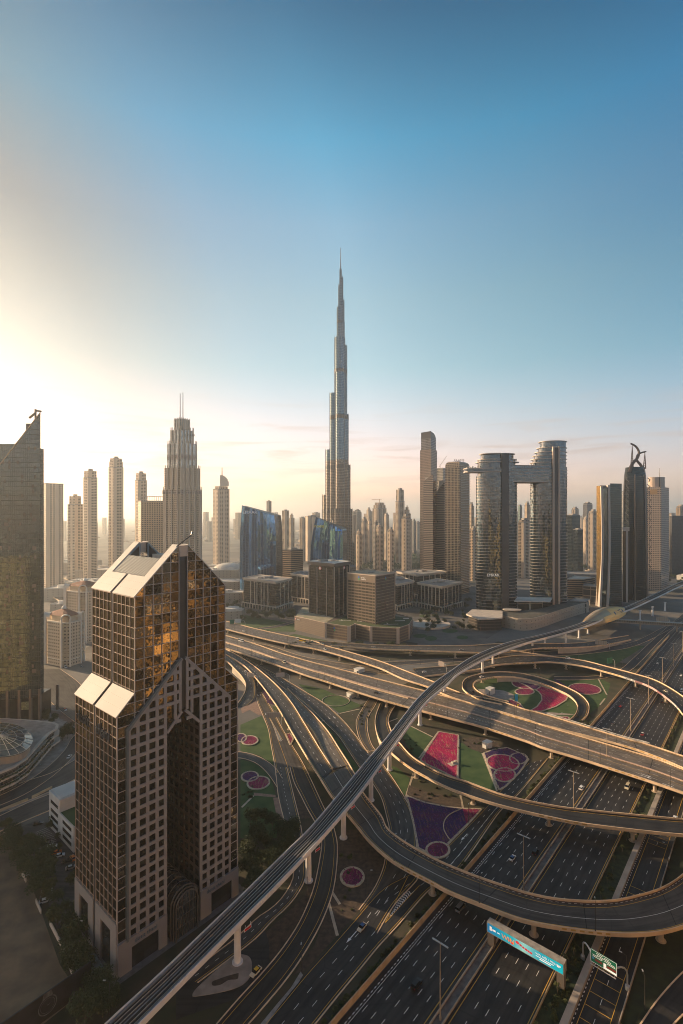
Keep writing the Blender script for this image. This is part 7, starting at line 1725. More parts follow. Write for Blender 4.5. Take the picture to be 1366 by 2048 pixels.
for z0, z1, o, mt in ((0, 8, 0, F_MALL), (8, 10.5, -.8, MALLR), (10.5, 15, .5, F_MALL), (15, 17, -.6, MALLR)):
    m = MB(); m.prism([(p[0], p[1] + o) for p in st_] + bk_[::-1], z0, z1); m.build('storey', mt, MP)
m = MB(); m.prism([(p[0], p[1] + 2) for p in st_] + bk_[::-1], 17, 17.3); m.build('roof_terrace', plain('terrace_dark', (.10, .09, .075), .9, c2=(.06, .06, .045), scale=.2), MP)
RP, po = low('glazed_pavilion', 'dark glazed corner pavilion with an oversailing cream roof', ((937, 735), (960, 712), (1003, 716), (1003, 760), (945, 770)), 17, facade('pavilion_glass', (.10, .08, .065), (.03, .028, .026), (.06, .05, .045), du=1.2, dv=4.2, fu=.2, fv=.2))
m = MB(); m.prism([X_(932, 738), X_(957, 703), X_(985, 706), X_(1005, 712), X_(1005, 762), X_(944, 775)], 17.2, 19); m.build('oversailing_roof', WSTONE, RP)
low('terrace_block', 'dark low restaurant block on the terrace between the bridged towers', ((1035, 800), (1085, 800), (1085, 840), (1035, 840)), 23, DGLASS)
m = MB(); m.prism([X_(x, Y) for x, Y in ((1028, 795), (1100, 790), (1105, 830), (1034, 838))], 27, 28); m.tube((XA(1060, 800), 800, 0), (XA(1060, 800), 800, 27), .8); m.tube((XA(1085, 815), 815, 0), (XA(1085, 815), 815, 27), .8); tag(m.build('entrance_canopy', ROOFW), 'white canopy roof between the feet of the bridged towers', 'canopy')
m = MB(); q = ell(XA(1024, 770), 770, 14, 11, 24); m.prism(q, 19, 20); m.prism(ell(XA(1024, 770), 770, 3, 3, 12), 0, 19); tag(m.build('round_canopy', CONC), 'round disc canopy at the foot of the left elliptical tower', 'canopy')
low('station_annex', 'small glazed block joining the retail podium to the metro station', ((1140, 850), (1172, 842), (1180, 870), (1150, 885)), 18, F_TEAL)
low('striped_block', 'cream banded office block behind the right elliptical tower', ((1132, 985), (1165, 980), (1190, 1010), (1150, 1040)), 38, F_ROSE, ROOFW)
low('arched_hall', 'long low grey hall between the bridged towers and the golden slab tower', ((1132, 1150), (1195, 1140), (1195, 1200), (1132, 1215)), 28, CONC_D)
low('car_park_block', 'low car park block with a truss bridge at the foot of the slab tower', ((1165, 950), (1197, 930), (1197, 960), (1170, 985)), 30, facade('truss_front', (.24, .18, .14), (.05, .05, .05), du=14, dv=12, fu=.1, fv=.15))
# --- metro station and footbridge
SHC = plain('station_shell', (.46, .33, .18), .35, .5, c2=(.38, .27, .15), scale=.1)
MS = empty('metro_station', (XA(1215, 760), 760, 0), 'golden shell shaped metro station with a printed banner over the viaduct', 'station')
a_, b_ = Vector((XA(1170, 690), 690)), Vector((XA(1248, 790), 790)); ax = (b_ - a_); LS = ax.length; ax /= LS; nr = Vector((ax.y, -ax.x)); rg_ = []
for k in range(13):
    f = k / 12; w = 4 + 11 * math.sin(math.pi * min(1, f * 1.05)) ** .7; h = 3.5 + 12 * math.sin(math.pi * min(1, .04 + f * .93)) ** .8; c = a_ + ax * (LS * f)
    rg_.append([(c.x + nr.x * w * math.cos(math.pi * j / 10 + .0), c.y + nr.y * w * math.cos(math.pi * j / 10), 12.5 + h * math.sin(math.pi * j / 10)) for j in range(11)] + [(c.x - nr.x * w * .55, c.y - nr.y * w * .55, 7.5), (c.x + nr.x * w * .55, c.y + nr.y * w * .55, 7.5)])
m = MB(); m.loft(rg_); m.build('shell', SHC, MS, smooth=False)
m = MB(); off = lambda p, k=.35: (p[0] + nr.x * k, p[1] + nr.y * k, p[2] + .2)
for i in range(3, 11):
    for j in (0, 1, 2, 3):
        if i < 5 and j > 1 or (i > 9 and j < 2 - 0 and False): continue
        m.face([off(rg_[i][j]), off(rg_[i + 1][j]), off(rg_[i + 1][j + 1]), off(rg_[i][j + 1])])
bn = m.build('banner', plain('banner_yellow', (.62, .46, .17), .6), MS)
m = MB()
for i in range(4, 11): m.face([off(rg_[i][12]), off(rg_[i + 1][12]), off(rg_[i + 1][0]), off(rg_[i][0])])
m.build('lower_band', plain('banner_blue', (.02, .07, .14), .6, c2=(.30, .32, .33), scale=.35, lo=.52, hi=.62), MS)
for i, sz in ((6, 2.6), (9, 2.4)):
    p = Vector(rg_[i][1]).lerp(Vector(rg_[i][3]), .5); m = MB(); up = (Vector(rg_[i][3]) - Vector(rg_[i][1])).normalized(); axx = Vector((ax.x, ax.y, 0)); o = Vector((nr.x, nr.y, .5)) * 1.0
    m.face([tuple(p + o + axx * (sz * math.cos(2 * math.pi * k / 20)) + up * (sz * math.sin(2 * math.pi * k / 20))) for k in range(20)]); m.build('banner_disc', plain('disc_navy', (.01, .05, .12), .5), MS)
m = MB(); p = Vector(rg_[7][2]); up = (Vector(rg_[7][3]) - Vector(rg_[7][1])).normalized(); axx = Vector((ax.x, ax.y, 0)); o = Vector((nr.x, nr.y, .4)) * 1.3
for u0, u1, v, h_ in ((0, 11, 1.6, 1.3), (4, 14, -.6, .5), (4.5, 13, -1.6, .5), (6, 12, -2.6, .5)): m.face([tuple(p + o + axx * a + up * b) for a, b in ((u0, v), (u1, v), (u1, v + h_), (u0, v + h_))])
m.build('banner_script', plain('letter_ink', (.05, .05, .05), .6), MS)
FBR = empty('footbridge', (XA(1300, 770), 770, 9), 'long glazed footbridge crossing the highway from the metro station', 'footbridge')
a_, b_ = Vector((XA(1222, 733), 733)), Vector((XA(1440, 690), 690)); d_ = (b_ - a_); l = d_.length; d_ /= l; n_v = Vector((-d_.y, d_.x)); q = [tuple(a_ - n_v * 3), tuple(b_ - n_v * 3), tuple(b_ + n_v * 3), tuple(a_ + n_v * 3)]
m = MB(); m.prism(q, 8.2, 9.4, 1); m.prism(q, 9.4, 12.2, 0); m.build('tube', [facade('bridge_glass', (.14, .16, .165), (.05, .06, .065), (.10, .12, .125), du=2.2, dv=5, fu=.22, fv=.1), CONC_D], FBR)
m = MB(); m.prism([tuple(a_ - n_v * 3.4), tuple(b_ - n_v * 3.4), tuple(b_ + n_v * 3.4), tuple(a_ + n_v * 3.4)], 12.2, 12.9); m.build('roof', plain('bridge_roof', (.26, .30, .31), .5, .3), FBR)
m = MB()
for f in (.28, .62): c = a_ + d_ * (l * f); m.tube((c.x, c.y, 0), (c.x, c.y, 8.2), 1.0, 1.4, 10)
each(m, 'pier', CONC, FBR)
# ------------------------------------------------------------------ hazy skyline
FAC = [F_BEIGE, F_CREAM, F_GREYG, F_BALC, F_ROSE, F_TEAL, F_PUNCH]
def hazy(name, label, x0, xc, x1, Y, yt, mat, steps=(), group=None, mech=True, roof=ROOFG, cat='tower'):
    dY = max(12, (XA(x1, Y) - XA(x0, Y)) * .45); p = corner(x0, Y + dY * .6, xc, Y, x1, Y + dY); r = T(name, label, p, cat, group)
    z = ZA(yt, Y); z1 = z - sum(s[0] for s in steps); shaft(r, p, 0, z1, mat, roof, para=2.0); q = p
    for h, ins in steps: q = inset(q, ins); m = MB(); m.prism(q, z1, z1 + h); m.build('upper_tier', mat, r); z1 += h
    if mech: c = mid(q); w = math.dist(q[0], q[1]); m = MB(); m.obox(c, math.atan2(q[1][1] - q[0][1], q[1][0] - q[0][0]), w * .5, w * .4, z1, z1 + 5); m.build('plant_room', roof, r)
    return r, p, z
hazy('banded_slab', 'broad pale slab tower in the haze just right of the wedge topped tower', 83, 92, 127, 1000, 968, F_CREAM, mech=False)
hazy('stepped_haze_tower', 'stepped pair of hazy towers beside the broad pale slab', 135, 150, 166, 1250, 992, F_BALC, ((22, 4),))
hazy('slim_haze_tower', 'slim hazy tower with small letters on its flat crown, third from the left edge', 166.5, 176, 195, 1200, 941, F_BALC, ((18, 2),))
hazy('octagon_haze_tower', 'tallest slim hazy tower standing alone left of the stepped hotel tower', 217, 227, 247, 1250, 916, F_BALC, ((16, 1.6), (8, 2)))
hazy('lettered_haze_tower', 'hazy tower with letters on its stepped crown, beside the beige hotel slab', 270, 276, 294, 1300, 946, F_BALC, ((20, 2.5),))
r, p, z = hazy('beige_hotel_slab', 'wide beige gridded hotel slab with a framed roof against the stepped hotel tower', 276, 282, 330, 950, 1003, F_BEIGE, mech=False)
m = MB()
for k in range(12):
    a = lerp(p[0], p[1], k / 11); m.tube((a[0], a[1], z), (a[0], a[1], z + 10), .5, n=4)
m.tube((*p[0], z + 10), (*p[1], z + 10), .7, n=4); m.build('roof_frame', FIN, r)
r, p, z = hazy('fin_topped_tower', 'slim pale tower with a quarter round fin right of the stepped hotel tower', 426, 436, 459, 1440, 972, F_CREAM, ((10, 5),), mech=False)
m = MB(); Yf = 1452; rg_ = []
for k in range(9):
    a = math.pi / 2 * k / 8; rg_.append((XA(441 + 15.5 * math.sin(a), Yf), ZA(968 - 18 * math.cos(a), Yf)))
pg = [(XA(441, Yf), ZA(972, Yf))] + [(x, zz) for x, zz in rg_][::1] + [(XA(456.5, Yf), ZA(972, Yf))]
m.loft([[(x, Yf - 6, zz) for x, zz in pg], [(x, Yf + 8, zz) for x, zz in pg]]); m.build('fin', FIN, r)
m = MB()
for x in (442.5, 445): m.tube((XA(x, Yf), Yf, ZA(952, Yf)), (XA(x, Yf), Yf, ZA(935, Yf)), .9, .5, 5)
each(m, 'mast', STEEL, r)
hazy('flared_tower', 'narrow flared tower peeping over the tall blue sail tower', 533, 538, 543, 1900, 1003, F_GREYG)
hazy('haze_twin', 'hazy beige tower, left of the pair beside the tall blue sail tower', 564, 570, 578, 1700, 1022, F_BALC); hazy('haze_twin', 'hazy beige tower, right and lower of the pair beside the tall blue sail tower', 577.5, 582, 589, 1720, 1030, F_BALC, ((12, 4),))
hazy('haze_block', 'hazy slab behind the small banded block, left one', 599, 605, 611, 1750, 1036, F_BALC); hazy('haze_block', 'wide hazy slab touching the needle tower', 610, 616, 640, 1780, 1033, F_CREAM); hazy('haze_block', 'faint far tower behind the wide hazy slab', 624, 630, 640, 2600, 1026, F_CREAM)
r, p, z = hazy('banded_drum_block', 'small round cornered banded office between the two blue sail towers', 563, 582, 606, 1080, 1101, F_ROSE, mech=True)
# right of the needle
SK = [(703, 712, 1900, 1024, 2), (709, 722, 2300, 1020, 2), (712, 724, 1500, 1062, 3), (722, 735, 1650, 1037, 3), (734, 745, 1700, 1042, 1), (733, 742, 2100, 1017, 1), (746, 757, 1500, 1044, 2), (752, 766, 1480, 1050, 3), (757, 770, 2200, 1030, 0), (768, 778, 1750, 1028, 1), (775, 788, 1450, 1058, 3), (786, 793, 2000, 1045, 0), (806, 815, 1500, 1058, 2), (824, 832, 2100, 1040, 2), (830, 841, 2400, 1044, 1)]
for n_k, (x0, x1, Y, y, f) in enumerate(sorted(SK)): hazy('haze_tower', nth(n_k + 1) + ' pale apartment tower from the needle in the cluster before the rounded top tower', x0, x0 + (x1 - x0) * .4, x1, Y, y, FAC[f], ((rnd.uniform(4, 12), 2.5),) if rnd.random() < .6 else (), 'apartment towers right of the needle')
r, p, z = hazy('craned_tower', 'hazy tower under construction topped by a tall crane, right of the needle', 745, 755, 773, 1900, 1005, F_BALC, ((14, 4), (10, 5)), mech=False)
m = MB(); c = mid(p); m.tube((*c, z - 10), (*c, z + 14), 1.2, n=4); m.tube((c[0] - 30, c[1], z + 12), (c[0] + 8, c[1], z + 13), .9, n=4); m.build('crane', plain('crane_rust', (.36, .22, .14), .7), r)
hazy('dark_topped_tower', 'tall slim tower with a dark square top, left of the stepped apartment tower', 791, 797, 809, 1650, 979, F_BALC, ((40, 2),))
hazy('tiered_apartment_tower', 'cream apartment tower with a tiered pointed crown near the rounded top tower', 804, 812, 824, 1500, 1014, F_BALC, ((18, 4), (12, 4), (8, 3)))
hazy('sunlit_apartment_tower', 'brightly sunlit cream apartment tower in front of the tiered one', 803, 811, 821, 1380, 1032, F_CREAM, ((8, 3),))
# between and right of the bridged towers
for lb, x0, x1, Y, y, f in (('blue edged tower seen through the gap below the sky bridge, left one', 1036, 1044, 1700, 1012, 5), ('brown tower seen through the gap below the sky bridge, right one', 1049, 1060, 1600, 1006, 0), ('beige block low in the gap below the sky bridge', 1036, 1061, 1300, 1040, 3), ('narrow brown tower between the beige curved tower and the bridged towers', 938, 948, 1400, 1008, 0), ('grey apartment block behind the sky bridge cantilever', 939, 955, 1250, 1056, 3),
    ('green banded office block right of the bridged towers', 1131, 1160, 1400, 1031, 5), ('lower blue grey banded block beside the green banded office', 1147, 1166, 1350, 1060, 5), ('white topped tower above the green banded office', 1143, 1158, 1800, 1016, 1), ('dark flat topped tower left of the golden edged slab tower', 1166, 1185, 2000, 1006, 2), ('white and glass apartment tower next to the golden edged slab tower', 1177, 1196, 1500, 1022, 1), ('pale low tower in front of the white and glass apartment tower', 1166, 1179, 1600, 1035, 1), ('stepped beige tower at the right edge above the dark square block', 1352, 1372, 1700, 1012, 0), ('hazy tower between the golden slab tower and the horned tower', 1243, 1249, 1500, 985, 2)):
    hazy('background_tower', lb, x0, x0 + (x1 - x0) * .45, x1, Y, y, FAC[f], ((7, 2.5),) if f != 5 else ())
# faint far rows along the horizon
for k in range(70):
    x = rnd.uniform(85, 1340); Y = rnd.uniform(2400, 4800); w = rnd.uniform(6, 15) * 1.0; y = 1030 - rnd.uniform(-14, 10) * (3000 / Y)
    if 640 < x < 712: continue
    hazy('distant_tower', 'faint far tower on the hazy horizon', x, x + w * .4, x + w, Y, y, FAC[rnd.choice((0, 1, 3))], (), 'faint towers along the horizon', mech=False)
# low-rise town: villas and blocks
for k in range(230):
    reg = rnd.choice((0, 0, 1, 1, 2))
    if reg == 0: x, y = rnd.uniform(540, 840), rnd.uniform(1052, 1106)
    elif reg == 1: x, y = rnd.uniform(1110, 1366), rnd.uniform(1065, 1160)
    else: x, y = rnd.uniform(86, 480), rnd.uniform(1050, 1085)
    Y = 165000 / (y - 1030); xx = XA(x, Y)
    if 640 < x < 712 and Y < 1400: continue
    s = rnd.uniform(9, 24) * (1 + Y / 4000); h = rnd.uniform(5, 14); m = MB(); an = rnd.choice((.7, .72, .2)); m.obox((xx, Y), an, s, s * rnd.uniform(.5, 1.1), 0, h); m.obox((xx + s * .1, Y), an, s * .35, s * .3, h, h + 3)
    tag(m.build('low_building', rnd.choice((F_BEIGE, CRM, WSTONE, ROOFW, F_CREAM))), 'low pale building in the town below the skyline', 'building', 'low buildings below the skyline')
# the great shopping mall's flat roofs behind the gabled tower
MALL = [((86, 150), 950, 60, 24), ((120, 230), 1050, 90, 22), ((150, 300), 1250, 120, 26), ((230, 330), 900, 60, 20), ((300, 470), 1250, 110, 24), ((330, 480), 1050, 70, 22), ((400, 482), 920, 40, 20), ((410, 520), 1400, 110, 22), ((440, 482), 780, 25, 14), ((100, 200), 820, 40, 18), ((90, 170), 1400, 100, 30), ((540, 622), 1010, 40, 22), ((545, 640), 1120, 45, 16), ((700, 735), 1020, 40, 26)]
for k, ((x0, x1), Y, d, h) in enumerate(MALL):
    a, b = XA(x0, Y), XA(x1, Y); r = empty('mall_block', ((a + b) / 2, Y, 0), 'flat roofed mall block in the haze, ' + nth(1 + sorted(MALL).index(MALL[k])) + ' from the left behind the gabled tower', 'mall', 'flat roofed mall blocks'); p = [(a, Y), (b, Y + d * .25), (b, Y + d), (a, Y + d * .8)]
    shaft(r, p, 0, h, F_MALL, ROOFW); m = MB()
    for j in range(9):
        c = (rnd.uniform(a + 8, b - 8), Y + d * rnd.uniform(.3, .7)); s = rnd.uniform(4, 16)
        if rnd.random() < .35: m.prism(ell(c[0], c[1], s, s * .7, 16), h + .1, h + rnd.uniform(2, 6))
        else: m.obox(c, rnd.uniform(0, .4), s, s * .6, h + .1, h + rnd.uniform(2, 5))
    each(m, 'roof_plant', ROOFW, r)
m = MB(); Y = 1330; m.loft([[(XA(455 + 26 * math.cos(2 * math.pi * k / 24) * f, Y), Y + 40 * math.sin(2 * math.pi * k / 24) * f, 24 + h_) for k in range(24)] for f, h_ in ((1, 0), (.95, 5), (.7, 10), (.35, 13), (.05, 14))]); tag(m.build('mall_dome', ROOFW), 'pale shallow dome on the shopping mall near the tall blue sail tower', 'dome')
# the hazy flyover to the left of the gabled tower
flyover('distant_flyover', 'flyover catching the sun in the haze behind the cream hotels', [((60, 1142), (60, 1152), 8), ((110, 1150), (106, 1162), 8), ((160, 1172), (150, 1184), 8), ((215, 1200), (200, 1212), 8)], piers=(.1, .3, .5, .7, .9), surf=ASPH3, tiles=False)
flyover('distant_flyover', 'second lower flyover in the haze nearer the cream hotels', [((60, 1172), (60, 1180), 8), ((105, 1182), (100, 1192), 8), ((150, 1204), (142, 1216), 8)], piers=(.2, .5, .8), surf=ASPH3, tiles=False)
# ------------------------------------------------------------------ the row of towers across the highway, beside and behind the viewer: they stand in the sun, show in the mirror glass and throw light back; heights, gaps and gold facades are shaped for that
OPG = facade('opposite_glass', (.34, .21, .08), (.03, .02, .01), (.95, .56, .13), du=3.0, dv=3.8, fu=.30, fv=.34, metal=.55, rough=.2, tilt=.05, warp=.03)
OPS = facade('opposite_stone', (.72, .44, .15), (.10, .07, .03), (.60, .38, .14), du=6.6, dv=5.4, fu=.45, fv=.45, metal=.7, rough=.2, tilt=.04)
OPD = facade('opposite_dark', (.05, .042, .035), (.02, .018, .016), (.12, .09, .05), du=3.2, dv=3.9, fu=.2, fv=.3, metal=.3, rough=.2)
OPW = [(128, 172, -30, 30, 190), (132, 176, 52, 84, 150), (150, 190, 128, 176, 165), (128, 168, 192, 236, 125), (130, 168, 262, 286, 118), (134, 172, 289, 300, 140), (133, 172, 303, 322, 84), (130, 170, 328, 340, 112), (136, 168, 342, 350, 128), (132, 170, 352, 362, 86), (131, 170, 364, 386, 104), (140, 175, 396, 440, 150), (130, 170, 500, 548, 110), (130, 168, 600, 640, 150), (136, 170, 664, 700, 190), (132, 170, 740, 790, 120), (130, 165, 820, 860, 160), (130, 170, -130, -80, 130), (132, 175, -250, -200, 120), (150, 190, -190, -150, 100), (130, 175, -470, -420, 50), (130, 180, -560, -510, 75), (130, 175, -660, -600, 60), (130, 175, -760, -700, 70)]
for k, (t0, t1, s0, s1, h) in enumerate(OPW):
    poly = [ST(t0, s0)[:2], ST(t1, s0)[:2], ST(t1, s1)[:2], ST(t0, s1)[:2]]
    r = T('offscreen_tower', 'sunlit tower across the highway, mirrored in the gabled tower', poly, 'tower', 'towers across the highway')
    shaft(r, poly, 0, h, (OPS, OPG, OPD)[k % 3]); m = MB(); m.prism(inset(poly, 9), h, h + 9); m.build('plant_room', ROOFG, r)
# unseen block added to shade the dry plot and the gabled tower's foot
poly = [(-262, 250), (-262, 330), (-330, 330), (-330, 250)]
r = T('offscreen_tower', 'broad stone office block west of the avenue, out to the left of the view', poly, 'tower'); shaft(r, poly, 0, 128, facade('shade_block_gold', (.90, .58, .22), (.03, .025, .02), (.10, .07, .04), du=7.5, dv=4.2, fu=.5, fv=.5))  # gold walls put here to reflect in the wedge tower
# ------------------------------------------------------------------ vehicles, lamps, signs
def paint(name, c, metal=.3): return plain(name, c, .3, metal)
PAINTS = dict(white=paint('car_white', (.72, .72, .70), 0), silver=paint('car_silver', (.40, .40, .40), .6), black=paint('car_black', (.015, .015, .016)), grey=paint('car_grey', (.10, .105, .11)), red=paint('car_red', (.40, .02, .02)), orange=paint('car_orange', (.65, .16, .01)), cream=paint('car_cream', (.62, .55, .40), 0), yellow=paint('car_yellow', (.72, .42, .01), 0), blue=paint('car_blue', (.03, .08, .2)))
CGLASS = plain('car_glass', (.012, .014, .018), .08, .2); TYRE = plain('tyre', (.02, .02, .02), .9); LAMPM = plain('headlamp', (.7, .7, .65), .2); TAIL = plain('tail_lamp', (.4, .01, .01), .3)
def vehicle(name, L_, w, prof, cab, wheel_x, wr=.33):
    """x forward; prof: (x, z) outline of the body side; cab: (x, z) outline of the glazed part"""
    r = empty(name, (0, 0, 0))
    def hull(pts, hw, hw2, z_in):
        m = MB(); mid_ = [(x, z) for x, z in pts]
        def ring(y_, k): return [(x, y_ * (hw2 / hw if z > z_in else 1), z) for x, z in mid_]
        m.loft([ring(hw, 0), ring(hw * .96, 0), ring(-hw * .96, 0), ring(-hw, 0)]); return m
    hull(prof, w / 2, w / 2, 9).build('body', PAINTS['white'], r)
    hull(cab, w / 2 * .93, w / 2 * .80, (cab[0][1] + .12)).build('windows', CGLASS, r)
    xs_ = [x for x, z in cab]; zt = max(z for x, z in cab); tops = [x for x, z in cab if z > zt - .02]
    m = MB(); m.box(min(tops) + .02, max(tops) - .02, -w / 2 * .77, w / 2 * .77, zt - .02, zt + .05); m.build('roof', PAINTS['white'], r)
    for x in wheel_x:
        for sd in (-1, 1):
            m = MB(); m.tube((x, sd * (w / 2 - .22), wr), (x, sd * (w / 2 + .01), wr), wr, n=10); m.build('wheel', TYRE, r)
    for sd in (-1, 1):
        m = MB(); m.box(L_ / 2 - .1, L_ / 2 + .02, sd * w * .36 - .17, sd * w * .36 + .17, .62, .78); m.build('headlight', LAMPM, r)
        m = MB(); m.box(-L_ / 2 - .02, -L_ / 2 + .1, sd * w * .36 - .17, sd * w * .36 + .17, .72, .88); m.build('tail_light', TAIL, r)
    return freeze(r)
CARS = dict(
    car=vehicle('car', 4.6, 1.85, [(-2.3, .3), (2.3, .3), (2.3, .7), (1.2, .92), (-1.9, .98), (-2.3, .85)], [(-1.9, .95), (1.15, .92), (.45, 1.42), (-1.15, 1.42)], (-1.4, 1.4)),
    suv=vehicle('car', 4.9, 2.0, [(-2.45, .35), (2.45, .35), (2.45, .9), (1.3, 1.1), (-2.4, 1.12), (-2.45, .9)], [(-2.35, 1.08), (1.2, 1.08), (.7, 1.75), (-2.1, 1.75)], (-1.5, 1.5), .4),
    van=vehicle('van', 5.8, 2.1, [(-2.9, .35), (2.9, .35), (2.9, 1.0), (2.2, 1.3), (-2.9, 1.3)], [(-2.88, 1.28), (2.15, 1.28), (1.5, 2.25), (-2.88, 2.25)], (-1.9, 1.9), .38),
    bus=vehicle('bus', 9.5, 2.45, [(-4.75, .4), (4.75, .4), (4.75, 1.5), (-4.75, 1.5)], [(-4.72, 1.48), (4.72, 1.48), (4.5, 2.7), (-4.72, 2.7)], (-3, 3), .5))
CUSED = set()
ALLROADS.append(type('S', (), dict(L=[ST(14.9, s) for s in range(60, 1500, 20)], R=[ST(14.9, s) for s in range(60, 1500, 20)]))())
def tangent(x, y, z):
    best = (1e9, 1, 0)
    for r_ in ALLROADS:
        for i in range(0, len(r_.L) - 1):
            c = lerp(r_.L[i], r_.R[i], .5); d = math.hypot(c[0] - x, c[1] - y) + abs(c[2] - z) * 6
            if d < best[0]: e = lerp(r_.L[i + 1], r_.R[i + 1], .5); best = (d, e[0] - c[0], e[1] - c[1])
    return math.atan2(best[2], best[1])
def drive(kind, col, x, y, z, label, ang=None, rev=False, group=None, roof=None):
    p = P(x, y, z + .3)
    if ang is None:
        ang = tangent(p[0], p[1], z)
        t_ = (p[0] - P0[0]) * NV[0] + (p[1] - P0[1]) * NV[1]
        if z < .5 and 0 < t_ < 70 and p[1] < 1200: ang = math.atan2(DV[1], DV[0])
    if rev: ang += math.pi
    pr = CARS[kind]; o = pr if kind not in CUSED else copy_tree(pr); CUSED.add(kind)
    put(o, (p[0], p[1], z + .09), ang); tag(o, label, {'suv': 'car'}.get(kind, kind), group)
    for ch in o.children:
        if ch.name.startswith(('body', 'roof')):
            ch.material_slots[0].link = 'OBJECT'; ch.material_slots[0].material = PAINTS[roof if (roof and ch.name.startswith('roof')) else col]
    return o
CAR_LIST = [
 ('suv', 'white', 1163, 1577, 0, 'white car on the near carriageway between the elevated highway and the middle ramp'), ('van', 'cream', 1255, 1575, 0, 'cream van on the highway just below the elevated highway deck', True), ('car', 'white', 1350, 1637, 0, 'pale car on the hatched side road by the right edge'),
 ('car', 'white', 1025, 1717, 0, 'white car with a dark roof below the middle ramp', False, 'blue'), ('suv', 'black', 1071, 1705, 0, 'black car beside the white one below the middle ramp'), ('van', 'silver', 921, 1817, 0, 'silver van emerging below the sweeping loop flyover'), ('car', 'cream', 724, 1856, 0, 'cream car with dark roof on the road under the chevrons', False, 'blue'), ('suv', 'black', 833, 1970, 0, 'black car on the highway at the bottom of the view'),
 ('car', 'cream', 511.6, 1945, 0, 'cream taxi with a yellow roof in the turning pocket', False, 'yellow'), ('car', 'grey', 1227, 1447, 0, 'dark grey car on the highway above the elevated deck'), ('car', 'red', 1285, 1469, 0, 'red and white car near the railing of the elevated highway', True, 'white'), ('car', 'red', 1241, 1413, 0, 'small red car right of the oval loop garden'), ('car', 'black', 1324, 1404, 0, 'black car below the mural overpass'), ('car', 'white', 1315, 1327, 0, 'white car on the highway just beyond the mural overpass'), ('car', 'silver', 1275, 1318, 0, 'silver car on the slip road beyond the mural overpass'), ('car', 'white', 1362, 1351, 0, 'white car at the right edge beyond the mural overpass', True), ('van', 'white', 1363, 1383, 0, 'white van at the right edge below the mural overpass', True),
 ('car', 'cream', 1332, 1383, 7, 'cream car on the mural overpass'), ('van', 'white', 1137, 1318, 7, 'white van on the curved overpass near the merging branch'), ('car', 'white', 963.5, 1354, 5.5, 'white car at the top of the oval loop ramp'), ('car', 'black', 945, 1384, 7, 'small black car at the left end of the oval loop ramp'), ('car', 'black', 962, 1397, 7, 'black car leaving the oval loop ramp for the slip flyover'),
 ('car', 'white', 487, 1262.5, 7, 'white car at the left end of the slip flyover'), ('van', 'white', 596, 1279, 7, 'white van behind the yellow bus on the slip flyover'), ('bus', 'yellow', 605, 1282.5, 7, 'yellow bus on the slip flyover'), ('car', 'white', 607, 1285, 7, 'white car beside the yellow bus'), ('car', 'grey', 612.5, 1286, 7, 'grey car ahead of the yellow bus'), ('car', 'cream', 624, 1283.5, 7, 'cream car on the far lane where the flyovers split'), ('car', 'white', 644, 1288, 7, 'white car at the split of the flyovers'), ('car', 'white', 650, 1298.5, 7, 'white car on the slip flyover past the split'),
 ('bus', 'white', 482, 1282.5, 7, 'white bus at the left end of the elevated highway'), ('van', 'cream', 568.5, 1325, 7, 'cream minibus on the near lanes of the elevated highway'), ('car', 'black', 753.5, 1386, 7, 'black car on the elevated highway left of the viaduct'), ('car', 'white', 747, 1294.5, 7, 'white car on the branch flyover below the brown podium'), ('car', 'silver', 923, 1300, 7, 'silver car on the branch flyover left of the viaduct'), ('bus', 'cream', 766, 1344, 0, 'cream bus on the ground road under the slip flyover'), ('car', 'white', 848.5, 1344.5, 1, 'white car on the walled ramp under the road sign'),
 ('car', 'white', 491, 1344, 4.5, 'white car under the first sign board on the descending ramp'), ('car', 'black', 510.5, 1370.5, 1, 'black car past the first sign board'), ('van', 'white', 131, 1335, 0, 'white van at the junction in front of the cream hotel'), ('car', 'silver', 163, 1334, 0, 'silver car at the junction beside the cream hotel'), ('car', 'white', 130, 1420, 0, 'white car with a red roof on the avenue by the striped plaza', False, 'red'), ('car', 'white', 138.6, 1514, 0, 'white car on the narrow lane beside the terraced podium')]
for c in CAR_LIST: drive(c[0], c[1], c[2], c[3], c[4], c[5], rev=len(c) > 6 and c[6] is True, roof=c[7] if len(c) > 7 else None)
pk = math.atan2(.45, .9)
for x, y, col, lb in ((92, 1684, 'black', 'black parked car at the head of the row beside the white office'), (97, 1689, 'grey', 'grey parked car second in the row beside the white office'), (104, 1694, 'white', 'white parked car third in the row beside the white office'), (108, 1700, 'black', 'black parked car fourth in the row beside the white office'), (113, 1706, 'orange', 'dull orange parked car in the row beside the white office'), (119, 1712, 'white', 'white parked car at the near end of the row by the white office'), (134, 1723, 'black', 'black parked car between the planted island and the white office'), (146, 1717, 'orange', 'bright orange parked car close to the gabled tower'), (142, 1736, 'silver', 'silver parked car nearest the small trees by the gabled tower'), (152, 1752, 'white', 'white parked car against the side of the gabled tower'), (76, 1648, 'black', 'dark parked car alone at the far end of the car park'), (64, 1747, 'silver', 'silver parked car under the trees of the dry plot'), (94, 1784, 'silver', 'first silver car parked by the low boundary wall'), (92, 1794, 'grey', 'grey car parked by the low boundary wall'), (90, 1803, 'white', 'white car parked by the end of the low boundary wall')):
    drive('car', col, x, y, 0, lb, ang=pk if x != 146 else pk + 1.9)
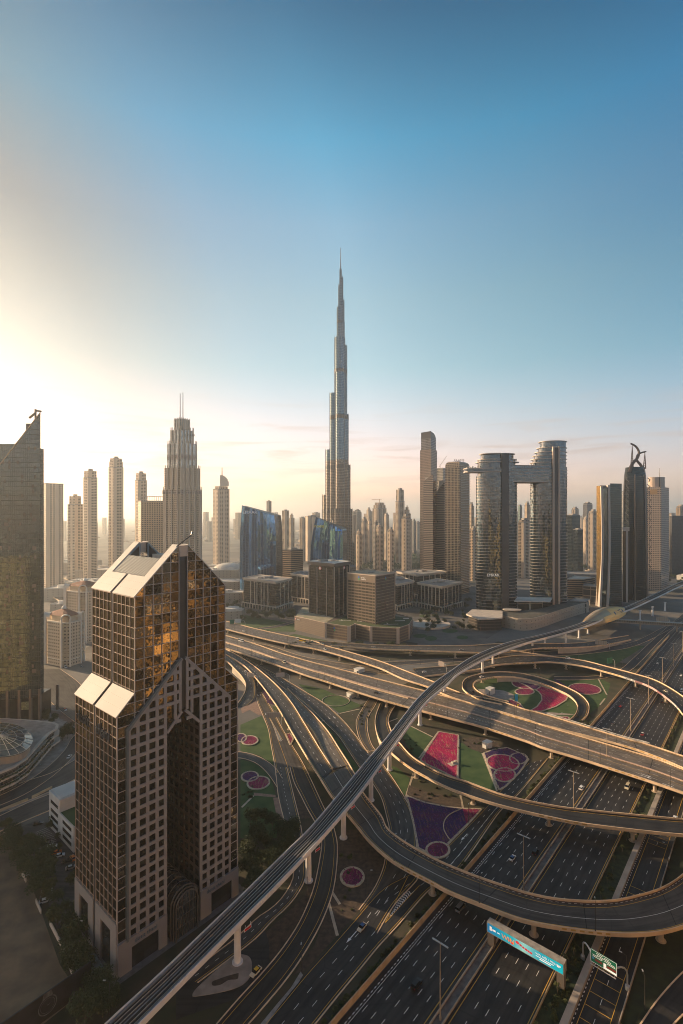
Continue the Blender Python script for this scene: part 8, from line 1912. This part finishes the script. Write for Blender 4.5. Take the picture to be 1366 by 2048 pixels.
# --- street lamps
def lamp_single(h=11):
    r = empty('street_lamp', (0, 0, 0)); m = MB(); m.tube((0, 0, 0), (0, 0, h), .13, .07, 6); m.tube((0, 0, 0), (0, 0, .5), .25, .2, 6); m.build('pole', plain('lamp_pole_dark', (.05, .045, .04), .5, .4), r)
    m = MB(); m.tube((0, 0, h), (0, 1.6, h + .35), .06, n=5); m.build('arm', bpy.data.materials['lamp_pole_dark'], r); m = MB(); m.box(-.17, .17, 1.4, 2.3, h + .28, h + .44); m.build('lamp_head', PALE_STEEL, r); return freeze(r)
def lamp_double(h=25):
    r = empty('highway_mast', (0, 0, 0)); m = MB(); m.tube((0, 0, 0), (0, 0, h), .26, .13, 8); m.tube((0, 0, 0), (0, 0, 1.2), .5, .4, 8); m.build('pole', plain('mast_tan', (.36, .29, .22), .5, .3), r)
    for s in (-1, 1): m = MB(); m.box(s * .1, s * 2.9, -.22, .22, h - .15, h + .15); m.build('lamp_head', PALE_STEEL, r)
    return freeze(r)
LS, LD = lamp_single(), lamp_double(); LUSED = []
def lamp(proto, p, rz, label, group, cat='street lamp'):
    o = proto if proto.name not in LUSED else copy_tree(proto); LUSED.append(proto.name); put(o, p, rz); tag(o, label, cat, group)
def lamps_along(r_, left, stepm, label, group, i0=0, i1=None):
    acc = 0; cnt = 0
    for i in range(1, len(r_.L) - 1):
        acc += math.dist(r_.L[i][:2], r_.L[i - 1][:2])
        if acc > stepm:
            acc = 0; p = r_.at(i, -.2, left, 1.0); q = r_.frac(i, .5)
            sx_ = p[0] / p[1] * FP + CX
            if p[1] > 120 and -30 < sx_ < 1400: cnt += 1; lamp(LS, p, math.atan2(q[1] - p[1], q[0] - p[0]) - math.pi / 2, label + ', ' + nth(cnt) + ' from its far end', group)
lamps_along(LOOP, True, 40, 'thin dark lamp on the sweeping loop', 'lamps on the sweeping loop')
lamps_along(HWY, False, 42, 'thin dark lamp on the elevated highway', 'lamps on the elevated highway')
lamps_along(MR, False, 44, 'thin dark lamp on the middle ramp', 'lamps on the middle ramp')
lamps_along(E4, True, 45, 'thin dark lamp on the curved overpass', 'lamps on the curved overpass'); lamps_along(NRT, False, 42, 'thin dark lamp on the slip flyover', 'lamps on the slip flyover'); lamps_along(ROADS[[k for k in ROADS if k.startswith('pale_flyover')][0]], True, 40, 'thin dark lamp on the pale ramp flyover', 'lamps on the pale ramp flyover')
for k in range(-1, 15): q = ST(24.8, 237.5 + 72 * k, .1); lamp(LD, q, math.atan2(NV[1], NV[0]), 'tall two headed mast on the highway median, ' + nth(k + 2) + ' from the bottom of the view', 'highway median masts', 'lamp mast')
for c, x, y in (('D', 790, 475), ('D', 383, 935), ('C', 430, 450), ('C', 656, 205), ('C', 1300, 700), ('E', 1062, 740), ('E', 1160, 860), ('R3', 735, 355), ('R3', 908, 505), ('R3', 1018, 590), ('R3', 1262, 395), ('R3', 1212, 600), ('R6', 940, 440), ('R6', 725, 120), ('U', 1150, 1300), ('R2', 785, 405), ('R2', 930, 435), ('R2', 1190, 455), ('R8', 1005, 275), ('V', 90, 230), ('LL', 655, 1420), ('LL', 920, 1975), ('LL', 643, 1050), ('LM', 430, 1470), ('LM', 95, 1600)):
    q = PC(c, x, y); lamp(LS, q, rnd.uniform(0, 6.28), 'slim lamp post standing in the gardens and verges', 'garden lamp posts')
# --- banner beam across the highway
bl = ST(24.9, 0)
def st_of(x, y): dx, dy = x - P0[0], y - P0[1]; return dx * NV[0] + dy * NV[1], dx * DV[0] + dy * DV[1]
pa, pb = PC('E', 322, 512), PC('E', 726, 752); sA, sB = st_of(*pa[:2])[1], st_of(*pb[:2])[1]; sM = (sA + sB) / 2
BB = empty('banner_bridge', ST(38, sM, 0), 'long horizontal banner beam with a bright blue advertisement across the right carriageway', 'billboard'); z0, z1 = 5.6, 9.4; tA, tB = 24.2, 52.4
m = MB(); stbox(m, tA, tB, sM - 1.2, sM + 1.6, z0 + .01, z1); m.build('beam', plain('beam_grey', (.34, .31, .27), .8, c2=(.22, .20, .18), scale=.5), BB)
m = MB(); stbox(m, tA + .1, tA + 2.6, sM - .8, sM + 1.3, 0, z0); stbox(m, tB - 2.6, tB - .1, sM - .8, sM + 1.3, 0, z0); each(m, 'pier', plain('pier_dark', (.12, .10, .085), .7), BB)
m = MB(); pn = lambda u, v, o=0: ST(tA + .3 + u, sM - 1.26 - o, z0 + .25 + v)
LP = tB - tA - .6; HP = z1 - z0 - .5
m.face([pn(0, 0), pn(LP, 0), pn(LP, HP), pn(0, HP)], 0, [(0, 0), (1, 0), (1, 1), (0, 1)])
def glow_banner():
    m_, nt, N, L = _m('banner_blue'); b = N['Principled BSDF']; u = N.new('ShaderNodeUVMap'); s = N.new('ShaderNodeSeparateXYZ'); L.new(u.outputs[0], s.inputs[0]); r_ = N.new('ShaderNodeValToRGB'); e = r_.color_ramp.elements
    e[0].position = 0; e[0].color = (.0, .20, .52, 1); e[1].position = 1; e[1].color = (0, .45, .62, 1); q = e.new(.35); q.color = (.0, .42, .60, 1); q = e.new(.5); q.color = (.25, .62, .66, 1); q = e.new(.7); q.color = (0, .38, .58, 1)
    L.new(s.outputs[0], r_.inputs[0]); L.new(r_.outputs[0], b.inputs['Base Color']); L.new(r_.outputs[0], b.inputs['Emission Color']); b.inputs['Emission Strength'].default_value = .12; return m_  # faint glow added to the print, no lamp behind it
adv = m.build('advert_panel', glow_banner(), BB)
fx_ = (NV[0], NV[1], 0)
WL = plain('advert_glow_white', (.85, .85, .85), .5, emit=(.8, .8, .8, .12)); RL = plain('advert_glow_red', (.62, .03, .04), .5, emit=(.6, .03, .04, .2)); OL = plain('advert_glow_orange', (.8, .28, .03), .5, emit=(.8, .25, .03, .2))  # printed colours with a small added glow
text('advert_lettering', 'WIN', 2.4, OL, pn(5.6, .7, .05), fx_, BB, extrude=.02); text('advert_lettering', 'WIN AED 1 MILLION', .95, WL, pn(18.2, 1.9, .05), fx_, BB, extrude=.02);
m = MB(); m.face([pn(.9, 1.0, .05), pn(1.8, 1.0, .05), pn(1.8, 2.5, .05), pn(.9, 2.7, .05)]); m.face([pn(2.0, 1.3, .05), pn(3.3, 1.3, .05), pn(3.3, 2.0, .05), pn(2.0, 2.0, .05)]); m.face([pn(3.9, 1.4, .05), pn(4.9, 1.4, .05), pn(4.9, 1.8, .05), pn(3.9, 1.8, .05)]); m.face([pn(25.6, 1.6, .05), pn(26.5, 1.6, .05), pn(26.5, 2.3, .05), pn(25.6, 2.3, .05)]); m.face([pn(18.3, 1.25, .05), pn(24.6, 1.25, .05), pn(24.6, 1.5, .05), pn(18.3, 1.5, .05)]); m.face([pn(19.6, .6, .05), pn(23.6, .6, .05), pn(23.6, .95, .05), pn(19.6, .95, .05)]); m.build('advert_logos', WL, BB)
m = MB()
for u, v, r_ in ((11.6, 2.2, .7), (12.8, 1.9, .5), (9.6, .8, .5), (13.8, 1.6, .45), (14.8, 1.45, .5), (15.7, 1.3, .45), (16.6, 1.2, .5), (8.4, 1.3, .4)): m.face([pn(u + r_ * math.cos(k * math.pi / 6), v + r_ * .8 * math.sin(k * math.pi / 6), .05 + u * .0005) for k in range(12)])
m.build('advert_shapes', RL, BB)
# --- green direction sign
GS = empty('direction_sign', ST(62, 262, 0), 'green direction sign with white and red panels on curved arms over the side road', 'road sign')
a, b = Vector((89.2, 179.0)), Vector((95.1, 172.8)); d_ = (b - a).normalized(); n_v = Vector((d_.y, -d_.x))
if n_v.y > 0: n_v = -n_v
gp = lambda u, v, o=0.0: (a.x + d_.x * u + n_v.x * o, a.y + d_.y * u + n_v.y * o, 5.5 + v)
SGR = plain('sign_glow_green', (.004, .12, .07), .4, emit=(.004, .12, .07, .02)); m = MB(); m.prism([gp(0, 0)[:2], gp(8.6, 0)[:2], gp(8.6, 0, -.3)[:2], gp(0, 0, -.3)[:2]], 5.5, 9.9); m.build('panel', SGR, GS)  # green carries a very faint added glow
m = MB()
for (u0, u1, v0, v1) in ((0, 8.6, 0, .1), (0, 8.6, 4.3, 4.4), (0, .1, 0, 4.4), (8.5, 8.6, 0, 4.4)): m.face([gp(u0, v0, .03), gp(u1, v0, .03), gp(u1, v1, .03), gp(u0, v1, .03)])
m.face([gp(4.3, .15, .03), gp(8.45, .15, .03), gp(8.45, .75, .03), gp(4.3, .75, .03)]); m.face([gp(4.3, .8, .03), gp(5.2, .8, .03), gp(5.2, 2.0, .03), gp(4.3, 2.0, .03)]); m.build('white_panel', WL, GS)
m = MB(); m.face([gp(1.5, 1.0, .03), gp(3.9, 1.0, .03), gp(3.9, 1.7, .03), gp(1.5, 1.7, .03)]); m.face([gp(5.5, 1.0, .03), gp(8.3, 1.0, .03), gp(8.3, 1.7, .03), gp(5.5, 1.7, .03)]); m.build('red_panel', plain('sign_maroon', (.20, .02, .02), .5), GS)
m = MB(); m.face([gp(.5, 1.2, .03), gp(1.2, 1.2, .03), gp(1.2, 1.9, .03), gp(.5, 1.9, .03)]); m.build('blue_panel', plain('sign_sky', (.05, .25, .5), .5), GS)
m = MB()                                                   # rows of small script, unreadable at this distance
for u0, u1, v in ((1.8, 4.0, 3.75), (4.6, 6.2, 3.7), (2.0, 6.8, 3.2), (.6, 2.6, 2.75), (3.0, 4.1, 2.7), (4.6, 8.0, 2.7), (.7, 3.8, 2.25), (5.4, 8.2, 2.25)): m.face([gp(u0, v, .04), gp(u1, v, .04), gp(u1, v + .16, .04), gp(u0, v + .16, .04)])
m.build('sign_script', WL, GS)
m = MB(); lb_, rb_ = P(1165.7, 1918), P(1254.8, 1979)
for base, end in ((lb_, gp(0, 3.2, -.4)), (rb_, gp(8.6, 2.0, -.4))):
    dx, dy = end[0] - base[0], end[1] - base[1]; m.path([(base[0], base[1], 0), (base[0], base[1], 5.2), (base[0] + dx * .08, base[1] + dy * .08, 6.6), (base[0] + dx * .3, base[1] + dy * .3, 7.7), (base[0] + dx * .65, base[1] + dy * .65, 8.3), (end[0], end[1], 8.3)], .28, 8); m.prism([(base[0] + .8 * math.cos(k), base[1] + .8 * math.sin(k)) for k in range(6)], 0, 1.4)
for u in (.5, 2.5, 4.5, 6.5, 8): m.tube(gp(u, -.3, .1), gp(u, -.3, 1.1), .06, n=4)
m.tube(gp(0, -.35, .8), gp(8.6, -.35, .8), .15, n=4); m.build('arms', PALE_STEEL, GS)
# --- sign boards seen from behind
def board(label, c, x, y, z, w, h, ang, armx, mat, label2=None, ribs=True, lean=0):
    p = PC(c, x, y, z); r = empty('road_sign', (p[0], p[1], 0), label, 'road sign'); ca, sa = math.cos(ang), math.sin(ang)
    q = lambda u, o, zz: (p[0] + ca * u - sa * o, p[1] + sa * u + ca * o, zz)
    m = MB(); m.prism([q(-w / 2, 0, 0)[:2], q(w / 2, 0, 0)[:2], q(w / 2, .2, 0)[:2], q(-w / 2, .2, 0)[:2]], z, z + h); m.build('panel', mat, r)
    if ribs:
        m = MB()
        for k in range(7): u = -w / 2 + w * (k + .5) / 7; m.tube(q(u, -.12, z), q(u, -.12, z + h), .1, n=4)
        m.build('stiffeners', PALE_STEEL, r)
    m = MB(); e = w / 2 + armx; m.path([q(w / 2, .1, z + h * .6), q(w / 2 + armx * .5, .1, z + h * .62), q(e - .6, .1, z + h * .35), q(e, .1, z - 1.0), q(e, .1, 0)], .24, 7); m.build('arm', PALE_STEEL, r); return r
PNK = plain('sign_back', (.52, .42, .36), .6); 
board('pale ribbed back of a road sign over the descending ramp, nearest the gabled tower', 'R1', 292, 705, 7.5, 9, 4.2, -.55, 4.5, PNK)
board('pale ribbed back of a road sign over the ground road under the elevated highway', 'R1', 628, 705, 6, 8.5, 4.2, .18, 5, PNK)
board('grey ribbed back of a road sign over the hatched road by the gardens', 'R3', 385, 480, 6.5, 10.5, 4.0, .12, 1.5, plain('sign_back_grey', (.34, .30, .27), .6))
board('pale road sign standing by the walled ramp left of the viaduct', 'R2', 1135, 450, 6, 7.5, 5.0, -.9, 3, PNK)
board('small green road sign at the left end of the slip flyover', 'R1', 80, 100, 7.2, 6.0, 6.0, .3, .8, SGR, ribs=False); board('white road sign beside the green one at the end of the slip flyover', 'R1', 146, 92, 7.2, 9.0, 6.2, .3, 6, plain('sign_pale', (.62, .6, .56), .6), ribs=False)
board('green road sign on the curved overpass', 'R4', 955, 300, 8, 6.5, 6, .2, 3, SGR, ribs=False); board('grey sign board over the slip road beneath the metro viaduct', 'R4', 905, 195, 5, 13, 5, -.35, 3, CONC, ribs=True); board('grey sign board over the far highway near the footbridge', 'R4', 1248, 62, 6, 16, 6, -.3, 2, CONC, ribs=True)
# small red signs hung under the viaduct
for n_k, (c, x, y) in enumerate((('R8', 490, 505), ('D', 480, 190), ('D', 45, 680), ('R5', 385, 705), ('R5', 122, 1055), ('R5', 562, 448), ('R5', 838, 58))):
    p = PC(c, x, y, 14.6); m = MB(); ux, uy = DV
    f = lambda u, v: (p[0] + ux * u + NV[0] * .3, p[1] + uy * u + NV[1] * .3, p[2] + v)
    m.face([f(-1.6, 0), f(1.6, 0), f(1.6, 1.2), f(-1.6, 1.2)], 0); m.face([f(-1.4, .15), f(1.4, .15), f(1.4, 1.05), f(-1.4, 1.05)][::1], 1)
    for i in range(4): m.v[-4 + i] = (m.v[-4 + i][0] + NV[0] * .05, m.v[-4 + i][1] + NV[1] * .05, m.v[-4 + i][2])
    m.tube(f(-1.2, 1.2), f(-1.2, 2.4), .05, n=4); m.tube(f(1.2, 1.2), f(1.2, 2.4), .05, n=4)
    tag(m.build('clearance_sign', [WHT2, RED]), nth(n_k + 1) + ' small red height sign along the underside of the metro viaduct', 'road sign', 'red height signs under the viaduct')
# --- huts, flags, hoarding, walls
def hut(label, c, x, y, s, h, mat=WHT):
    p = PC(c, x, y); r = empty('kiosk', p, label, 'kiosk'); m = MB(); m.obox(p[:2], .7, s, s * .8, 0, h); m.build('wall', mat, r); m = MB(); m.obox(p[:2], .7, s + .6, s * .8 + .6, h, h + .35); m.build('roof', ROOFW, r)
    m = MB(); m.obox((p[0] - s * .2, p[1] - s * .52), .7, s * .3, .1, .2, h * .7); m.build('door', CONC_D, r)
hut('small white kiosk on the sandy circle inside the oval loop ramp', 'R6', 322, 230, 7, 5); hut('white kiosk under the elevated highway beside the violet flower corner', 'C', 512, 120, 5.5, 4); hut('white box kiosk under the near edge of the elevated highway', 'R2', 265, 745, 8, 3.6); hut('white kiosk on the ground road beside the slip flyover', 'R2', 335, 505, 9, 3.4)
p = PC('R5', 1100, 630); m = MB(); m.obox(p[:2], .5, 5.5, 4, .35, .6); m.obox((p[0] + .5, p[1] + .8), .5, 2.2, 1.8, .6, 1.6); m.obox((p[0] + 2.2, p[1] + 1.2), .5, 1.6, 1.2, .6, 2.2); tag(m.build('stone_plinth', WSTONE), 'pale stone plinth set in the magenta striped flower field', 'plinth')
p = PC('R6', 532, 415, 7); r = empty('flag_mast', (p[0], p[1], 7), 'tall mast with a hanging blue and yellow banner beside the slip flyover', 'flag'); m = MB(); m.tube((p[0], p[1], 8), (p[0], p[1], 24), .15, n=6); m.tube((p[0] - 1.2, p[1], 8), (p[0] - 1.2, p[1], 21), .12, n=6); m.build('pole', STEEL, r); m = MB(); m.prism([(p[0] - 1, p[1] - .05), (p[0] + 1.2, p[1] - .3), (p[0] + 1.2, p[1] - .2), (p[0] - 1, p[1] + .05)], 19, 24.5); m.build('banner', plain('flag_blue', (.02, .30, .5), .7), r); m = MB(); m.prism([(p[0] + .9, p[1] - .05), (p[0] + 2.2, p[1] - .3), (p[0] + 2.2, p[1] - .2), (p[0] + .9, p[1] + .05)], 15.5, 17); m.build('pennant', plain('flag_yellow', (.7, .55, .02), .7), r)
m = MB(); qa, qb = P(182, 1975), P(-30, 2130); ux, uy = qb[0] - qa[0], qb[1] - qa[1]; l = math.hypot(ux, uy); ux, uy = ux / l, uy / l; nx, ny = -uy, ux
if ny > 0: nx, ny = -nx, -ny
HO = empty('hoarding', (qa[0], qa[1], 0), 'tall dark advertising hoarding with a picture of a wristwatch along the dry plot', 'billboard')
hp = lambda u, v, o=0.0: (qa[0] + ux * u + nx * o, qa[1] + uy * u + ny * o, v)
m.prism([hp(0, 0)[:2], hp(l, 0)[:2], hp(l, 0, -.4)[:2], hp(0, 0, -.4)[:2]], .2, 9); m.build('panel', plain('hoarding_black', (.012, .012, .014), .5, c2=(.03, .03, .034), scale=.2), HO)
m = MB()
for r0, r1 in ((2.9, 2.6), (2.2, 2.1)):
    for k in range(28):
        a0, a1 = 2 * math.pi * k / 28, 2 * math.pi * (k + 1) / 28; m.face([hp(14 + r0 * math.cos(a0), 4.6 + r0 * math.sin(a0), .06), hp(14 + r0 * math.cos(a1), 4.6 + r0 * math.sin(a1), .06), hp(14 + r1 * math.cos(a1), 4.6 + r1 * math.sin(a1), .06), hp(14 + r1 * math.cos(a0), 4.6 + r1 * math.sin(a0), .06)])
for a0, rr_ in ((1.2, 1.9), (2.8, 1.4)): m.face([hp(14, 4.5, .07), hp(14 + rr_ * math.cos(a0), 4.6 + rr_ * math.sin(a0), .07), hp(14, 4.7, .07)])
m.face([hp(12.4, 7.2, .05), hp(15.6, 7.2, .05), hp(15.2, 8.9, .05), hp(12.8, 8.9, .05)]); m.build('watch_picture', plain('watch_silver', (.16, .165, .17), .4, c2=(.07, .07, .075), scale=.8), HO)
m = MB()
for a, b in (((72, 1806), (82, 1828)), ((100, 1850), (128, 1905)), ((128, 1905), (152, 1972)), ((44, 1750), (52, 1765)), ((8, 1672), (14, 1690))):
    p, q = P(*a), P(*b); d = math.hypot(q[0] - p[0], q[1] - p[1]); nx_, ny_ = -(q[1] - p[1]) / d * .2, (q[0] - p[0]) / d * .2
    m = MB(); m.prism([(p[0] - nx_, p[1] - ny_), (q[0] - nx_, q[1] - ny_), (q[0] + nx_, q[1] + ny_), (p[0] + nx_, p[1] + ny_)], 0, 1.9); tag(m.build('boundary_wall', WSTONE), 'short stretch of pale wall between the dry plot and the car park', 'wall', 'pale walls beside the dry plot')
for k in range(3):
    m = MB(); a = P(168 + k * 9, 1925 + k * 14); m.obox(a[:2], .75, 6.2, 5.2, .1, 2.4 + .0 * k); tag(m.build('skylight', plain('skylight_blue', (.20, .25, .26), .3, .3)), ('far', 'middle', 'near')[k] + ' pale square skylight on the pavement beside the gabled tower', 'skylight')
m = MB(); a, b = P(-40, 1672), P(110, 1598); 
for (a, b) in (((-40, 1640), (56, 1601)), ((64, 1597), (104, 1577))):
    p, q = P(*a), P(*b); d = math.hypot(q[0] - p[0], q[1] - p[1]); nx_, ny_ = -(q[1] - p[1]) / d * .3, (q[0] - p[0]) / d * .3; m = MB(); m.prism([(p[0] - nx_, p[1] - ny_), (q[0] - nx_, q[1] - ny_), (q[0] + nx_, q[1] + ny_), (p[0] + nx_, p[1] + ny_)], 0, 1.5); tag(m.build('median_barrier', GOLDWALL), 'sand coloured median barrier on the avenue beside the white office', 'wall', 'sand coloured avenue barriers')
for k in range(10):
    y = 1668 + k * 2.6; p, q = P(72 + k * 1.2, 1665 + k * 3), P(96 + k * 2.0, 1655 + k * 3)
    m = MB(); d = math.hypot(q[0] - p[0], q[1] - p[1]); nx_, ny_ = -(q[1] - p[1]) / d * .06, (q[0] - p[0]) / d * .06; m.face([(p[0] - nx_, p[1] - ny_, .10), (q[0] - nx_, q[1] - ny_, .10), (q[0] + nx_, q[1] + ny_, .10), (p[0] + nx_, p[1] + ny_, .10)]); tag(m.build('parking_line', WHITE), kind='structure')
# ------------------------------------------------------------------ haze
m, nt, N, L = _m('haze_air'); N.remove(N['Principled BSDF'])
pv = N.new('ShaderNodeVolumePrincipled'); pv.inputs['Color'].default_value = (.78, .83, .84, 1); pv.inputs['Density'].default_value = .00011; pv.inputs['Anisotropy'].default_value = .65
L.new(pv.outputs[0], N['Material Output'].inputs['Volume'])
b = MB(); b.box(-26500, 26500, -3500, 30500, -1.0, 838); tag(b.build('haze', m), kind='stuff')
